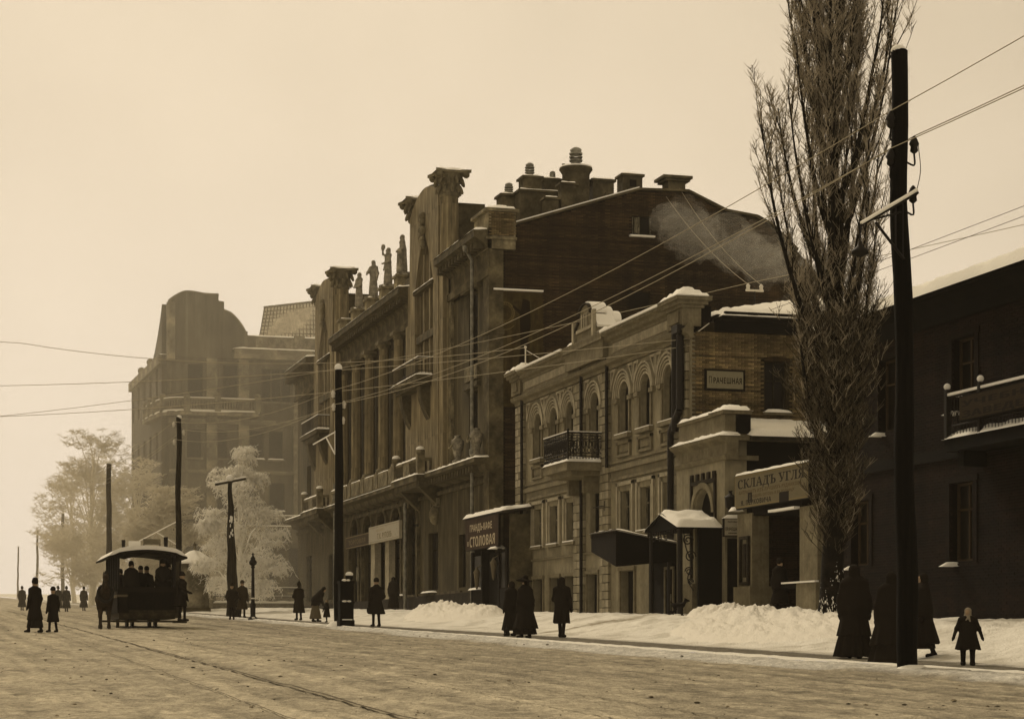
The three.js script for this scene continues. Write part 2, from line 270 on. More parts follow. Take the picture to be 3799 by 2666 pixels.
// frozen clods and horse droppings scattered on the road
{
  const r = rng(77), g = new THREE.IcosahedronGeometry(1, 1), p = g.attributes.position;
  for (let i = 0; i < p.count; i++) { const f = 0.8 + 0.35 * n3d(p.getX(i) * 1.7, p.getY(i) * 1.7, p.getZ(i) * 1.7); p.setXYZ(i, p.getX(i) * f, p.getY(i) * f * 0.6, p.getZ(i) * f); }
  g.computeVertexNormals();
  const N = 800, im = new THREE.InstancedMesh(g, mat([0.24, 0.2, 0.13], { map: stain, scale: 1 }), N), m = new THREE.Matrix4(), q = new THREE.Quaternion(), col = new THREE.Color();
  for (let i = 0; i < N; i++) {
    let x, s; do { s = 15 + 60 * Math.pow(r(), 1.6); x = r() * 15.6; } while (fb(x * 0.6 + 3, s * 0.3, 2) < -0.05 + 0.3 * (r() - 0.5));
    const z = 0.009 + 0.022 * Math.pow(r(), 5);
    q.setFromAxisAngle(new THREE.Vector3(0, 1, 0), r() * 6.28); m.compose(V(x, ground(x, s) + trampled(x, s) + z * 0.3, s), q, new THREE.Vector3(z * (1 + r()), z, z * (1 + r()))); im.setMatrixAt(i, m);
    const k = r() < 0.6 ? 0.35 + r() * 0.5 : 1 + 1.5 * r(); im.setColorAt(i, col.setRGB(k, k, k));
  }
  im.name = 'frozen_clods'; im.userData = { kind: 'stuff', label: 'small dark frozen clods strewn over the trampled snow road', category: 'clods' }; im.castShadow = true; scene.add(im);
}
// heaps of shovelled snow
function snowHeap(label, X, s, rx, rs, h, seed, bumps) {
  const g = new THREE.PlaneGeometry(2, 2, 90, 70), p = g.attributes.position;
  const b = bumps ?? [[0, 0, 1, 1]];
  for (let i = 0; i < p.count; i++) {
    const u = p.getX(i), v = p.getY(i), x = X + u * rx, ss = s + v * rs;
    let y = 0; for (const [bu, bv, br, bh] of b) { const d = ((u - bu) ** 2 + (v - bv) ** 2) / (br * br); y = Math.max(y, bh * Math.pow(Math.max(0, 1 - d), 0.8)); }
    const edge = sstep(1, 0.72, Math.hypot(u, v));
    y = y * h * (1 + 0.45 * fb(x * 0.8 + seed, ss * 0.6, 3)) + y * (0.16 * fb(x * 1.9 + seed, ss * 1.6, 3) + 0.05 * Math.abs(n2(x * 4 + seed, ss * 3.4)) + 0.03 * n2(x * 9, ss * 8 + seed) + 0.07 * Math.abs(n2(x * 2.6 + 3, ss * 2.1 + seed)));
    p.setXYZ(i, x, ground(x, ss) + (y * edge) - 0.12 * (1 - edge), -ss);
  }
  g.computeVertexNormals();
  single('snow_heap', label, 'snow heap', g, M.dirtySnow, 'heaps of shovelled snow along the sidewalk');
}
snowHeap('long low two-humped snow heap before the colonnaded building, left of the cafe', 20.9, 82.0, 2.0, 7.4, 0.46, 3, [[0.1, 0.35, 0.62, 1], [0.15, -0.3, 0.62, 0.8], [0, 0.02, 0.7, 0.62], [0, 0.75, 0.3, 0.25]]);
snowHeap('tall rounded snow heap before the coal yard gateway', 23.2, 56.2, 1.7, 3.0, 0.31, 9, [[0, 0.3, 0.62, 1], [0.1, -0.35, 0.6, 0.55]]);
snowHeap('broad low snow bank round the foot of the poplar', 21.4, 48.3, 2.6, 7.5, 0.2, 15, [[0, 0, 1, 1], [0.2, 0.5, 0.45, 1.25]]);
// ---------- windows ----------
// a window leaf seen from +z, its sill centre at the origin; children: pane
const winCache = {};
function windowProto(w, h, arched, bars, m, key) {
  const k = key + [w, h, arched, bars].join();
  if (winCache[k]) return winCache[k];
  const f = 0.07, g = [], hr = arched ? h - w / 2 : h;
  const out = arched ? archPts(0, w / 2, 0, hr) : rect(-w / 2, w / 2, 0, h), inn = arched ? archPts(0, w / 2 - f, f, hr) : rect(-w / 2 + f, w / 2 - f, f, h - f);
  const e = new THREE.ExtrudeGeometry(shapeOf(out, [inn]), { depth: 0.08, bevelEnabled: false, curveSegments: 6 }); g.push(e);
  const b = (x0, x1, y0, y1) => { const q = new THREE.BoxGeometry(x1 - x0, y1 - y0, 0.06); q.translate((x0 + x1) / 2, (y0 + y1) / 2, 0.04); g.push(q); };
  b(-0.035, 0.035, f, h - f);
  for (const t of bars) b(-w / 2 + f, w / 2 - f, h * t - 0.03, h * t + 0.03);
  const geo = join(g), pane = new THREE.ExtrudeGeometry(shapeOf(arched ? archPts(0, w / 2 - 0.02, 0.02, hr) : rect(-w / 2 + 0.02, w / 2 - 0.02, 0.02, h - 0.02)), { depth: 0.02, bevelEnabled: false }); pane.translate(0, 0, 0.005);
  const o = new THREE.Mesh(geo, m); o.name = 'window'; o.castShadow = o.receiveShadow = true;
  const pn = new THREE.Mesh(join(pane), M.glass); pn.name = 'pane'; o.add(pn);
  return (winCache[k] = o);
}
function windowX(parent, x, s, y0, y1, w, o = {}) {      // set in a street front, facing the street
  const m = windowProto(w, y1 - y0, !!o.arch, o.bars ?? [0.62], o.mat ?? M.frame, (o.mat ?? M.frame).uuid).clone(), b = off(parent);
  m.rotation.y = -Math.PI / 2; m.position.set(x - b.x, y0 - b.y, -s - b.z); if (o.label) m.userData.label = o.label; parent.add(m); return m;
}
function windowS(parent, x, s, y0, y1, w, o = {}) {      // set in a side wall, facing down the street
  const m = windowProto(w, y1 - y0, !!o.arch, o.bars ?? [0.62], o.mat ?? M.frame, (o.mat ?? M.frame).uuid).clone(), b = off(parent);
  m.position.set(x - b.x, y0 - b.y, -s - b.z); parent.add(m); return m;
}
// courses of single bricks standing a little proud of the mortar; face: 'S' (wall at s, runs along x) or 'X'
function brickwork(parent, name, a0, a1, y0, y1, at, face, mtl, inside, seed, bw = 0.25, bh = 0.075) {
  const r = rng(seed), list = [], jo = 0.012;
  let row = 0; for (let y = y0; y < y1; y += bh, row++) for (let a = a0 - (row % 2) * bw / 2; a < a1; a += bw) { const c = a + bw / 2, yc = y + bh / 2; if (c > a0 && c < a1 && inside(c, yc)) list.push([c, yc]); }
  const g = uvMetres(face === 'S' ? new THREE.BoxGeometry(bw - jo, bh - jo, 0.05) : new THREE.BoxGeometry(0.05, bh - jo, bw - jo));
  const im = new THREE.InstancedMesh(g, mtl, list.length), m = new THREE.Matrix4(), o = off(parent), c = new THREE.Color();
  list.forEach(([p, y], i) => {
    const d = 0.006 * (r() - 0.5), rw = Math.round(y / bh), rowK = 0.72 + 0.56 * ((Math.sin(rw * 12.9898 + seed) * 43758.5453) % 1 + 1) % 1;
    m.makeTranslation((face === 'S' ? p : at + d) - o.x, y - o.y, (face === 'S' ? -(at + d) : -p) - o.z); im.setMatrixAt(i, m);
    const k = 0.55 + 0.75 * r() * (0.6 + 0.4 * r()) + 0.45 * fb(p * 0.35 + seed, y * 0.18, 3), st = 1 + 0.55 * sstep(0.25, 0.75, n2(p * 2.1 + seed, y * 0.09)) - 0.3 * sstep(0.2, 0.7, n2(p * 0.9, y * 0.12 + seed)); const q_ = Math.max(0.15, k * st * rowK); c.setRGB(q_, q_ * (0.96 + 0.06 * r()), q_ * (0.93 + 0.1 * r())); im.setColorAt(i, c);
  });
  im.name = name; im.userData.kind = 'stuff'; im.castShadow = im.receiveShadow = true; parent.add(im); return im;
}
const extXb = (pts, x0, x1, holes) => extX(pts, x0, x1, holes);

// ---------- the tall colonnaded house (facade on x = 26) ----------
const A = thing('colonnaded_house', 'tall dark house with colonnade, two pairs of capped pylons and a blind brick side wall', 'building', [26, 2.2, 120]);
{
  const x = 26, holes = [], wins = [];
  const win = (s, y0, y1, w, o = {}) => { holes.push(o.arch ? archPts(s, w / 2, y0, y1 - w / 2) : rect(s - w / 2, s + w / 2, y0, y1)); wins.push([s, y0, y1, w, o]); };
  const colS = [112.3, 116.3, 120.3, 124.3, 128.3], bay = [110.4, 114.3, 118.3, 122.3, 126.3, 129.6];
  for (const s of bay.slice(0, 5)) { win(s, 11.4, 14.4, 1.7, { bars: [0.66] }); win(s, 15.4, 18.2, 1.7, { bars: [0.66] }); }
  for (const s of bay.slice(0, 5)) win(s, 3.6, 8.9, 2.5, { arch: true, bars: [0.45, 0.62, 0.8] });
  for (const d of [0, 28.9]) {
    for (const k of [-1.35, 0, 1.35]) win(105.5 + d + k, 15.5, 20.2, 0.85, { bars: [0.3, 0.62] });
    win(105.5 + d, 10.3, 13.2, 1.5, { bars: [0.7] }); win(105.6 + d, 3.9, 7.0, 2.2, { bars: [0.7] });
  }
  for (const s of [97.2, 143]) { win(s, 15.0, 18.6, 1.7, { bars: [0.66] }); win(s, 10.3, 13.7, 1.6, { bars: [0.66] }); }
  win(143, 3.9, 7.2, 2.2, { bars: [0.7] }); win(99.4, 3.9, 6.6, 1.4, { bars: [0.7] });
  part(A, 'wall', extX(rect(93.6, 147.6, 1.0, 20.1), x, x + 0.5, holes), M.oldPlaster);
  for (const [s, y0, y1, w, o] of wins) windowX(A, x + 0.3, s, y0, y1, w, o);
  // end wall, back and roof
  part(A, 'end_wall', bx(26.5, 42, 1, 20, 147.2, 147.6), M.oldPlaster);
  const prof = [[27.0, 21.3], [33.5, 23.42], [36.1, 23.5], [38.15, 22.65], [39.8, 22.45], [40.6, 22.1], [42, 20.9]];
  part(A, 'roof', extS([[26.6, 20.6], ...prof.map(([a, b]) => [a, b - 0.35]), [42, 19]], 94.1, 147.2), M.roofTin);
  // the blind brick side wall
  const fw = [[26.5, 1], [26.5, 21.2], ...prof, [44, 19], [44, 1]];
  const openings = [rect(33.17, 34.18, 21.2, 22.1), rect(33.03, 34.08, 17.55, 18.35)];
  part(A, 'side_wall', extS(fw, 93.66, 94.0, openings), M.mortarDark, 'sooty blind brick side wall rising over the villa roof');
  const topAt = (c) => { for (let i = 0; i < prof.length - 1; i++) if (c >= prof[i][0] && c <= prof[i + 1][0]) return lerp(prof[i][1], prof[i + 1][1], (c - prof[i][0]) / (prof[i + 1][0] - prof[i][0])); return c < 27 ? 21.2 : 20; };
  const hole = (c, y) => (c > 33.1 && c < 34.25 && y > 21.15 && y < 22.15) || (c > 32.95 && c < 34.15 && y > 17.5 && y < 18.4);
  brickwork(A, 'brick_courses', 26.5, 42, 2.5, 23.5, 93.64, 'S', M.brickDark, (c, y) => y < topAt(c) - 0.06 && !hole(c, y), 41);
  part(A, 'coping', extS([...prof.map(([a, b]) => [a, b]), ...prof.slice().reverse().map(([a, b]) => [a, b + 0.1])], 93.45, 94.15), M.oldTrim);
  part(A, 'snow_edge', extS([...prof.slice(0, 2).map(([a, b]) => [a, b + 0.1]), ...prof.slice(0, 2).reverse().map(([a, b]) => [a, b + 0.17])], 93.5, 94.1), M.snow);
  const aw = part(A, 'window', [bx(33.17, 34.18, 21.2, 21.26, 93.7, 93.78), bx(33.17, 33.24, 21.26, 22.1, 93.7, 93.78), bx(34.11, 34.18, 21.26, 22.1, 93.7, 93.78), bx(33.48, 33.56, 21.26, 22.1, 93.66, 93.78), bx(33.27, 33.46, 21.3, 22.06, 93.6, 93.66)], M.framePale, 'small attic window with one pale leaf high in the side wall');
  part(aw, 'pane', bx(33.2, 34.15, 21.23, 22.08, 93.82, 93.86), M.glass);
  part(aw, 'sill', bx(33.0, 34.3, 21.1, 21.18, 93.4, 93.7), M.snow);
  part(A, 'shutter', bx(33.05, 34.06, 17.57, 18.33, 93.75, 93.8), M.nearBlack);
  // corner pier: pilaster, block and cornices
  part(A, 'pilaster', [bx(25.78, 26.5, 1.2, 20.05, 93.45, 94.5), bx(25.7, 26.55, 16.0, 16.25, 93.4, 94.6)], M.oldTrim);
  const blk = part(A, 'corner_block', [bx(25.7, 27.1, 20.1, 21.9, 93.4, 95.9), bx(25.55, 27.25, 21.9, 22.05, 93.25, 96.05), bx(25.6, 27.15, 20.55, 20.68, 93.3, 96.0)], M.paleTrim, 'pale corner block with snow cap at the top of the side wall');
  part(blk, 'snow_cap', [snow(25.6, 27.2, 22.05, 93.3, 96, 0.16), snow(26.0, 26.9, 22.2, 93.6, 95.6, 0.12)], M.snow);
  brickwork(A, 'brick_courses', 25.75, 27.05, 20.75, 21.85, 93.38, 'S', M.brickPale, () => true, 42);
  // main cornice in three lengths, frieze and architrave
  const cor = (s0, s1) => [extS([[25.9, 18.8], [25.72, 18.8], [25.72, 19.15], [25.82, 19.2], [25.82, 20.0], [25.5, 20.35], [25.1, 20.6], [25.0, 20.62], [25.0, 20.95], [25.9, 21.05]], s0, s1)];
  for (const [s0, s1] of [[109.7, 130.4], [93.4, 101.5], [138.8, 147.9]]) {
    const c = part(A, 'cornice', cor(s0, s1), M.oldTrim);
    part(c, 'snow_edge', snow(24.97, 26.0, 21.0, s0, s1, 0.14), M.snow);
    const br = []; for (let s = s0 + 0.4; s < s1; s += 0.62) br.push(bx(25.15, 25.6, 20.15, 20.45, s, s + 0.24)); each(c, 'bracket', br, M.oldTrim);
  }
  // attic parapet with pedestals under the statues
  part(A, 'parapet', bx(25.75, 26.15, 21.05, 21.6, 109.7, 130.4), M.oldTrim);
  for (const s of [112.62, 116.62, 120.77, 125.06, 129.2]) { const p = part(A, 'pedestal', [bx(25.5, 26.4, 21.0, 21.95, s - 0.45, s + 0.45), bx(25.4, 26.5, 21.95, 22.1, s - 0.55, s + 0.55)], M.paleTrim); part(p, 'snow_cap', snow(25.42, 26.48, 22.1, s - 0.53, s + 0.53, 0.1), M.snow); }
  each(A, 'attic_wall', [bx(27.2, 27.6, 20.9, 22.2, 95.9, 101.6), bx(27.1, 27.7, 22.2, 22.3, 96, 101.6), bx(26.9, 27.7, 21, 22.35, 99.2, 100.1)], M.oldTrim);
  part(A, 'snow_edge', [snow(27.05, 27.7, 22.3, 95.9, 101.6, 0.12), snow(26.85, 27.75, 22.35, 99.1, 100.2, 0.12)], M.snow);
  part(A, 'shade_panel', bay.slice(0, 5).flatMap((s, i) => [bx(25.93, 25.998, 10.1, 11.35, s - 1.4, s + 1.4), bx(25.93, 25.998, 14.45, 15.35, s - 1.4, s + 1.4), bx(25.93, 25.998, 18.25, 18.75, s - 1.4, s + 1.4)]), M.darkStone);  // dark panels between the windows, colonnade shade put into their colour
  // columns
  for (const s of colS) {
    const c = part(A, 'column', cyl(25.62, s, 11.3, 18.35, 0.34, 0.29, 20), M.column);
    part(c, 'capital', [cyl(25.62, s, 18.35, 18.6, 0.30, 0.42, 20), bx(25.18, 26.1, 18.6, 18.8, s - 0.44, s + 0.44)], M.paleTrim);
    part(c, 'base', [bx(25.1, 26.1, 10.1, 11.0, s - 0.5, s + 0.5), lathe([[0.5, 0], [0.53, 0.08], [0.44, 0.16], [0.46, 0.24], [0.34, 0.32]], 25.62, 11.0, s, 20)], M.paleTrim);
  }
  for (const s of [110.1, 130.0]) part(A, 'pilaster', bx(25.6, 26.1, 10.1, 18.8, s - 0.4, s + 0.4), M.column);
  // pylons
  for (const [i, d] of [[0, 0], [1, 28.9]]) {
    const ctr = 105.5 + d, g0 = 102.3 + d, g1 = 108.7 + d, out = [[g0, 10], [g1, 10], [g1, 24.6]];
    for (let k = 0; k <= 14; k++) { const t = k / 14; out.push([lerp(g1, g0, t), 24.6 + 0.95 * Math.sin(Math.PI * t) ** 0.75]); }
    const niche = [[ctr - 2.1, 15.2], [ctr + 2.1, 15.2], [ctr + 2.1, 20.2]]; for (let k = 1; k < 14; k++) { const t = k / 14 * 2 - 1; niche.push([ctr - 2.1 * t, 20.2 + 2.75 * (1 - Math.abs(t) ** 1.7)]); } niche.push([ctr - 2.1, 20.2]);
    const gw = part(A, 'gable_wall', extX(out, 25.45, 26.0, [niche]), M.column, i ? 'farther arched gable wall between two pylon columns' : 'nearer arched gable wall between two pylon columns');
    const arc = []; for (let k = 0; k <= 20; k++) { const t = k / 20; arc.push([25.72, 24.6 + 0.95 * Math.sin(Math.PI * t) ** 0.75 + 0.03, lerp(g1, g0, t)]); } part(gw, 'gable_moulding', tube(arc, 0.1, 30, 6), M.oldTrim);
    each(gw, 'mullion', [-0.68, 0.68].map((k) => bx(25.6, 25.95, 15.2, 22.1, ctr + k - 0.17, ctr + k + 0.17)), M.column);
    part(gw, 'snow_ledge', snow(25.3, 25.75, 20.3, ctr - 2.2, ctr + 2.2, 0.1), M.snow); each(gw, 'ledge', [bx(25.35, 26, 20.1, 20.3, ctr - 2.2, ctr + 2.2), bx(25.5, 25.95, 17.4, 17.8, ctr - 2.1, ctr + 2.1)], M.oldTrim);
    const r = rng(90 + i), orn = []; for (let k = 0; k < 26; k++) { const y = 22.4 + r() * 1.7, q = (1 - (y - 22.4) / 2.2) * 0.9; orn.push(ball(25.35, y, ctr + (r() - 0.5) * q, 0.11 + r() * 0.09, 1.2, 7)); } part(gw, 'ornament', orn, M.paleTrim);
    part(A, 'tower_body', [bx(26.5, 28.0, 10, 24.2, g0, g1)], M.oldTrim);
    for (const s of [102.0 + d, 109.0 + d]) {
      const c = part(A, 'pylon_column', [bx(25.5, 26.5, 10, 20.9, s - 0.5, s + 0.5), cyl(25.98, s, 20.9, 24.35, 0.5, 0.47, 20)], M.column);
      const leaves = [lathe([[0.47, 0], [0.56, 0.08], [0.5, 0.16], [0.5, 0.5], [0.6, 0.95], [0.75, 1.15]], 25.98, 24.35, s, 20)];
      for (let ring = 0; ring < 2; ring++) for (let k = 0; k < 10; k++) { const a = (k + ring * 0.5) / 10 * Math.PI * 2, l = new THREE.SphereGeometry(1, 6, 5); l.scale(0.10, 0.32, 0.13); l.rotateX(-0.45); l.translate(0, 24.35 + 0.45 + ring * 0.42, 0.58 + ring * 0.1); l.applyMatrix4(new THREE.Matrix4().makeRotationY(a)); l.translate(25.98, 0, -s); leaves.push(l); }
      for (const [a, b] of [[-1, -1], [1, -1], [-1, 1], [1, 1]]) leaves.push(ball(25.98 + a * 0.72, 25.45, s + b * 0.72, 0.2, 1, 8));
      const sh = []; for (const [a, b, q] of [[-1, -1, 0], [1, -1, 1], [1, 1, 2], [-1, 1, 3]]) { sh.push([25.98 + a * 0.95, -s + b * 0.95]); const m2 = [[0, -0.72], [0.72, 0], [0, 0.72], [-0.72, 0]][q]; sh.push([25.98 + m2[0], -s + m2[1]]); }
      const ab = new THREE.ExtrudeGeometry(shapeOf(sh.map(([a, b]) => [a, -b])), { depth: 0.16, bevelEnabled: false }); ab.rotateX(-Math.PI / 2); ab.translate(0, 25.52, 0); leaves.push(ab);
      part(c, 'capital', leaves, M.paleTrim); part(c, 'snow_cap', snow(25.1, 26.86, 25.66, s - 0.88, s + 0.88, 0.14), M.snow);
    }
    // balconies on big consoles
    const b0 = 103.6 + d, b1 = 109.8 + d;
    const lo = part(A, 'balcony', [bx(24.6, 26, 9.65, 10.0, b0, b1), bx(24.75, 26, 9.35, 9.65, b0 + 0.15, b1 - 0.15), extS([[26, 8.3], [26, 9.35], [24.9, 9.35], [25.4, 8.9]], b0 + 0.6, b0 + 1.2), extS([[26, 8.3], [26, 9.35], [24.9, 9.35], [25.4, 8.9]], b1 - 1.2, b1 - 0.6)], M.oldTrim, 'lower balcony with stone posts and snow on its slab');
    part(lo, 'snow_edge', snow(24.55, 25.6, 10.0, b0 - 0.05, b1 + 0.05, 0.13), M.snow);
    for (const [px, ps] of [[24.85, b0 + 0.22], [24.85, b1 - 0.22]]) { part(lo, 'post', [bx(px - 0.2, px + 0.2, 10, 11.05, ps - 0.2, ps + 0.2), ball(px, 11.2, ps, 0.26, 0.85)], M.paleTrim); part(lo, 'snow_cap', ball(px, 11.34, ps, 0.24, 0.6), M.snow); }
    each(lo, 'rail', [bx(24.78, 24.92, 10.75, 10.9, b0 + 0.4, b1 - 0.4), bx(25.05, 26, 10.75, 10.9, b0 + 0.15, b0 + 0.29), bx(24.74, 24.96, 10.1, 10.75, (b0 + b1) / 2 - 0.7, (b0 + b1) / 2 + 0.7)], M.paleTrim); part(lo, 'snow_edge', snow(24.74, 24.96, 10.9, b0 + 0.4, b1 - 0.4, 0.09), M.snow);
    const bal = []; for (let s = b0 + 0.6; s < b1 - 0.4; s += 0.28) bal.push(lathe([[0.05, 0], [0.09, 0.2], [0.05, 0.4], [0.07, 0.6]], 24.85, 10.12, s, 6)); for (let q = 25.15; q < 26; q += 0.26) bal.push(lathe([[0.05, 0], [0.09, 0.2], [0.05, 0.4], [0.07, 0.6]], q, 10.12, b0 + 0.22, 6)); each(lo, 'baluster', bal, M.oldTrim);
    const up = part(A, 'balcony', [bx(24.6, 26, 15.0, 15.3, b0, b1), bx(24.8, 26, 14.75, 15.0, b0 + 0.2, b1 - 0.2)], M.oldTrim, 'upper balcony with thin iron railing on a deep curved console');
    part(up, 'snow_edge', snow(24.55, 25.6, 15.3, b0 - 0.05, b1 + 0.05, 0.14), M.snow);
    const con = [[26, 12.4], [26, 14.75], [24.9, 14.75]]; for (let k = 1; k < 7; k++) { const a = k / 7 * Math.PI / 2; con.push([26 - 1.1 * Math.cos(a), 14.75 - 2.35 * Math.sin(a) * (0.6 + 0.4 * k / 7)]); }
    each(up, 'console', [extS(con, b0 + 0.5, b0 + 1.3), extS(con, b1 - 1.3, b1 - 0.5)], M.oldTrim);
    const rl = [bar([24.7, 16.2, b0 + 0.1], [24.7, 16.2, b1 - 0.1], 0.03), bar([24.7, 16.2, b0 + 0.1], [26, 16.2, b0 + 0.1], 0.03), bar([24.7, 15.5, b0 + 0.1], [24.7, 15.5, b1 - 0.1], 0.02), bar([24.7, 15.5, b0 + 0.1], [26, 15.5, b0 + 0.1], 0.02)];
    for (let s = b0 + 0.1; s < b1; s += 0.22) rl.push(bar([24.7, 15.3, s], [24.7, 16.2, s], 0.013, 0.013, 4)); for (let q = 24.9; q < 26; q += 0.2) rl.push(bar([q, 15.3, b0 + 0.1], [q, 16.2, b0 + 0.1], 0.013, 0.013, 4)); part(up, 'railing', rl, M.iron); part(up, 'snow_edge', [bx(24.67, 24.73, 16.22, 16.27, b0, b1), bx(24.7, 26, 16.22, 16.27, b0 + 0.08, b0 + 0.13)], M.snow);
  }
  // string ledge over the ground floor, balustrade before the colonnade
  for (const [s0, s1, xo] of [[109.8, 132.5, 25.1], [94.2, 103.6, 25.0], [138.7, 147.8, 25.0], [93.3, 94.2, 25.0]]) { const l = part(A, 'ledge', extS([[26, 9.3], [25.6, 9.4], [25.5, 9.7], [xo, 9.8], [xo, 10.0], [26, 10.05]], s0, s1), M.oldTrim); part(l, 'snow_edge', snow(xo - 0.03, 25.9, 10.02, s0, s1, 0.12), M.snow); }
  const den = []; for (let s = 94.6; s < 103.4; s += 0.55) den.push(bx(25.25, 25.7, 9.42, 9.72, s, s + 0.28)); each(A, 'dentil', den, M.oldTrim);
  each(A, 'balustrade', [bx(25.15, 25.35, 10.75, 10.95, 109.9, 130.6), bx(25.15, 25.35, 10.1, 10.25, 109.9, 130.6), ...[114.3, 118.3, 122.3, 126.3].map((s) => bx(25.1, 25.4, 10.1, 10.95, s - 1.2, s + 1.2))], M.paleTrim);
  part(A, 'snow_edge', snow(25.13, 25.37, 10.95, 109.9, 130.6, 0.09), M.snow);
  // ground floor: arch rings, piers, plinth
  for (const s of bay.slice(0, 5)) part(A, 'arch_moulding', extX(ringPts(s, 7.65, 1.28, 1.55), 25.86, 26.0), M.oldTrim);
  each(A, 'pier', bay.slice(0, 5).map((s) => [bx(25.8, 26.0, 2.4, 7.5, s - 1.75, s - 1.4), bx(25.8, 26.0, 2.4, 7.5, s + 1.4, s + 1.75)]), M.oldTrim);
  each(A, 'pale_pilaster', [bx(25.6, 25.98, 3.9, 7.0, 118.75, 119.85), bx(25.6, 25.98, 3.6, 7.0, 114.85, 115.8)], M.villaPale, 'pale boards flanking a shop door under the light sign');
  part(A, 'plinth', bx(25.7, 26, 1.5, 3.6, 93.5, 147.6), M.darkStone);
  each(A, 'string_course', [bx(25.88, 26.02, 3.6, 3.75, 99.5, 118.0), bx(25.85, 26.0, 8.9, 9.1, 94, 147.5)], M.oldTrim);
  part(A, 'window_sill', snow(25.55, 26.05, 3.78, 104.6, 106.9, 0.07), M.snow); part(A, 'window_sill', snow(25.55, 26.05, 3.75, 112.0, 114.2, 0.07), M.snow);
  part(A, 'medallion', [extX(ringPts(104.8, 8.35, 0.5, 0.75).concat([]), 25.8, 26), extX(ringPts(104.8, 8.3, 0.0, 0.32), 25.86, 26), ball(25.9, 7.9, 104.8, 0.34, 1.6)], M.paleTrim, 'carved oval cartouche above a ground floor window');
  part(A, 'notice', bx(25.66, 25.7, 4.9, 5.75, 123.9, 124.6), M.framePale, 'white paper notice on the shopfront pier');
  // right bay: window surrounds, lintels and the niche behind the vases
  each(A, 'lintel', [bx(25.75, 26.05, 18.7, 19.0, 95.6, 98.9), bx(25.8, 26.05, 13.8, 14.05, 95.8, 98.6)], M.oldTrim);
  each(A, 'wall_panel', [bx(25.85, 26.02, 14.2, 14.9, 96.0, 98.4), bx(25.82, 26.02, 10.1, 20.0, 101.1, 101.5)], M.paleTrim);
  // downpipes
  for (const [s, y1] of [[95.6, 19.9], [130.9, 11.5], [110.2, 8.9]]) part(A, 'downpipe', [cyl(25.5, s, 2.6, y1, 0.09, 0.09, 8), cyl(25.5, s, 10.3, 10.6, 0.14, 0.14, 8), ...(y1 > 15 ? [bar([25.5, 19.9, s], [25.2, 20.4, s], 0.09), cyl(25.2, s, 20.3, 20.6, 0.16, 0.2, 8)] : [])], M.zinc);
  // chimney stacks behind the gable coping
  const cowl = (p, cx, s, y, r) => { const g = [cyl(cx, s, y - 0.1, y + r * 0.8, r * 0.7, r * 0.7, 14)]; for (let k = 0; k < 4; k++) g.push(lathe([[r * 0.95, k * r * 0.5], [r * 1.0, k * r * 0.5 + r * 0.22], [r * 0.7, k * r * 0.5 + r * 0.34]].map(([a, b]) => [a * (k === 3 ? 0.85 : 1), b]), cx, y + r * 0.7, s, 16)); g.push(ball(cx, y + r * 2.3, s, r * 0.85, 0.6, 12)); part(p, 'cowl', g, M.zinc); };
  const stack = (label, x0, x1, y0, y1, s0, s1, m = M.oldTrim) => { const c = part(A, 'chimney', [bx(x0, x1, y0, y1, s0, s1), bx(x0 - 0.1, x1 + 0.1, y1, y1 + 0.12, s0 - 0.1, s1 + 0.1)], m, label); part(c, 'snow_cap', snow(x0 - 0.1, x1 + 0.1, y1 + 0.12, s0 - 0.1, s1 + 0.1, 0.1), M.snow); return c; };
  let c = stack('leftmost low chimney with a round cowl', 28.15, 29.05, 21, 24.1, 99.6, 100.6); cowl(c, 28.65, 100, 24.2, 0.24);
  c = stack('chimney with a round cowl on a wider snow edged base', 29.35, 30.3, 22, 25.1, 99.6, 100.6); cowl(c, 29.78, 100, 25.25, 0.26);
  stack('wide chimney base with a sloping shoulder', 28.85, 30.95, 21.2, 24.15, 98.6, 100.9);
  c = stack('chimney box with a small dark cowl behind the round turret', 30.7, 31.65, 22, 25.25, 100.5, 101.5); cowl(c, 31.33, 101, 25.4, 0.17);
  stack('low white edged stub wall left of the round turret', 30.75, 31.55, 21.5, 24.4, 97.6, 98.2); stack('lower stub wall of the roof steps', 29.9, 30.6, 21.5, 23.6, 97.6, 98.2);
  c = part(A, 'turret', [cyl(32.3, 100, 22, 25.55, 0.72, 0.72, 24), cyl(32.3, 100, 24.75, 24.85, 0.75, 0.75, 24), cyl(32.3, 100, 25.55, 25.75, 0.74, 0.86, 24), cyl(32.3, 100, 25.75, 25.85, 0.88, 0.86, 24)], M.oldTrim, 'big round chimney turret with a banded dome cowl'); part(c, 'snow_cap', lathe([[0.87, 0], [0.85, 0.07], [0.4, 0.1]], 32.3, 25.85, 100, 24), M.snow); cowl(c, 32.3, 100, 25.95, 0.36);
  each(c, 'flue', [cyl(31.62, 100, 25.8, 26.05, 0.06, 0.09, 8), cyl(33.0, 100, 25.8, 25.95, 0.05, 0.07, 8)], M.zinc);
  stack('long low chimney box right of the round turret', 33.15, 34.3, 22.5, 25.2, 99.7, 100.6);
  c = stack('square chimney with a smoke opening', 34.75, 35.85, 22.9, 25.55, 99.6, 100.5); part(c, 'flue', bx(35.15, 35.5, 25.0, 25.35, 99.55, 99.62), M.nearBlack);
  c = part(A, 'chimney', [bx(35.25, 36.15, 22.5, 24.1, 94.1, 95.0), bx(35.05, 36.35, 24.1, 24.2, 93.95, 95.15), bx(34.9, 36.45, 24.22, 24.36, 93.85, 95.25)], M.oldTrim, 'capped chimney standing on the gable peak');
  part(c, 'snow_cap', snow(34.9, 36.45, 24.36, 93.85, 95.25, 0.06), M.snow);
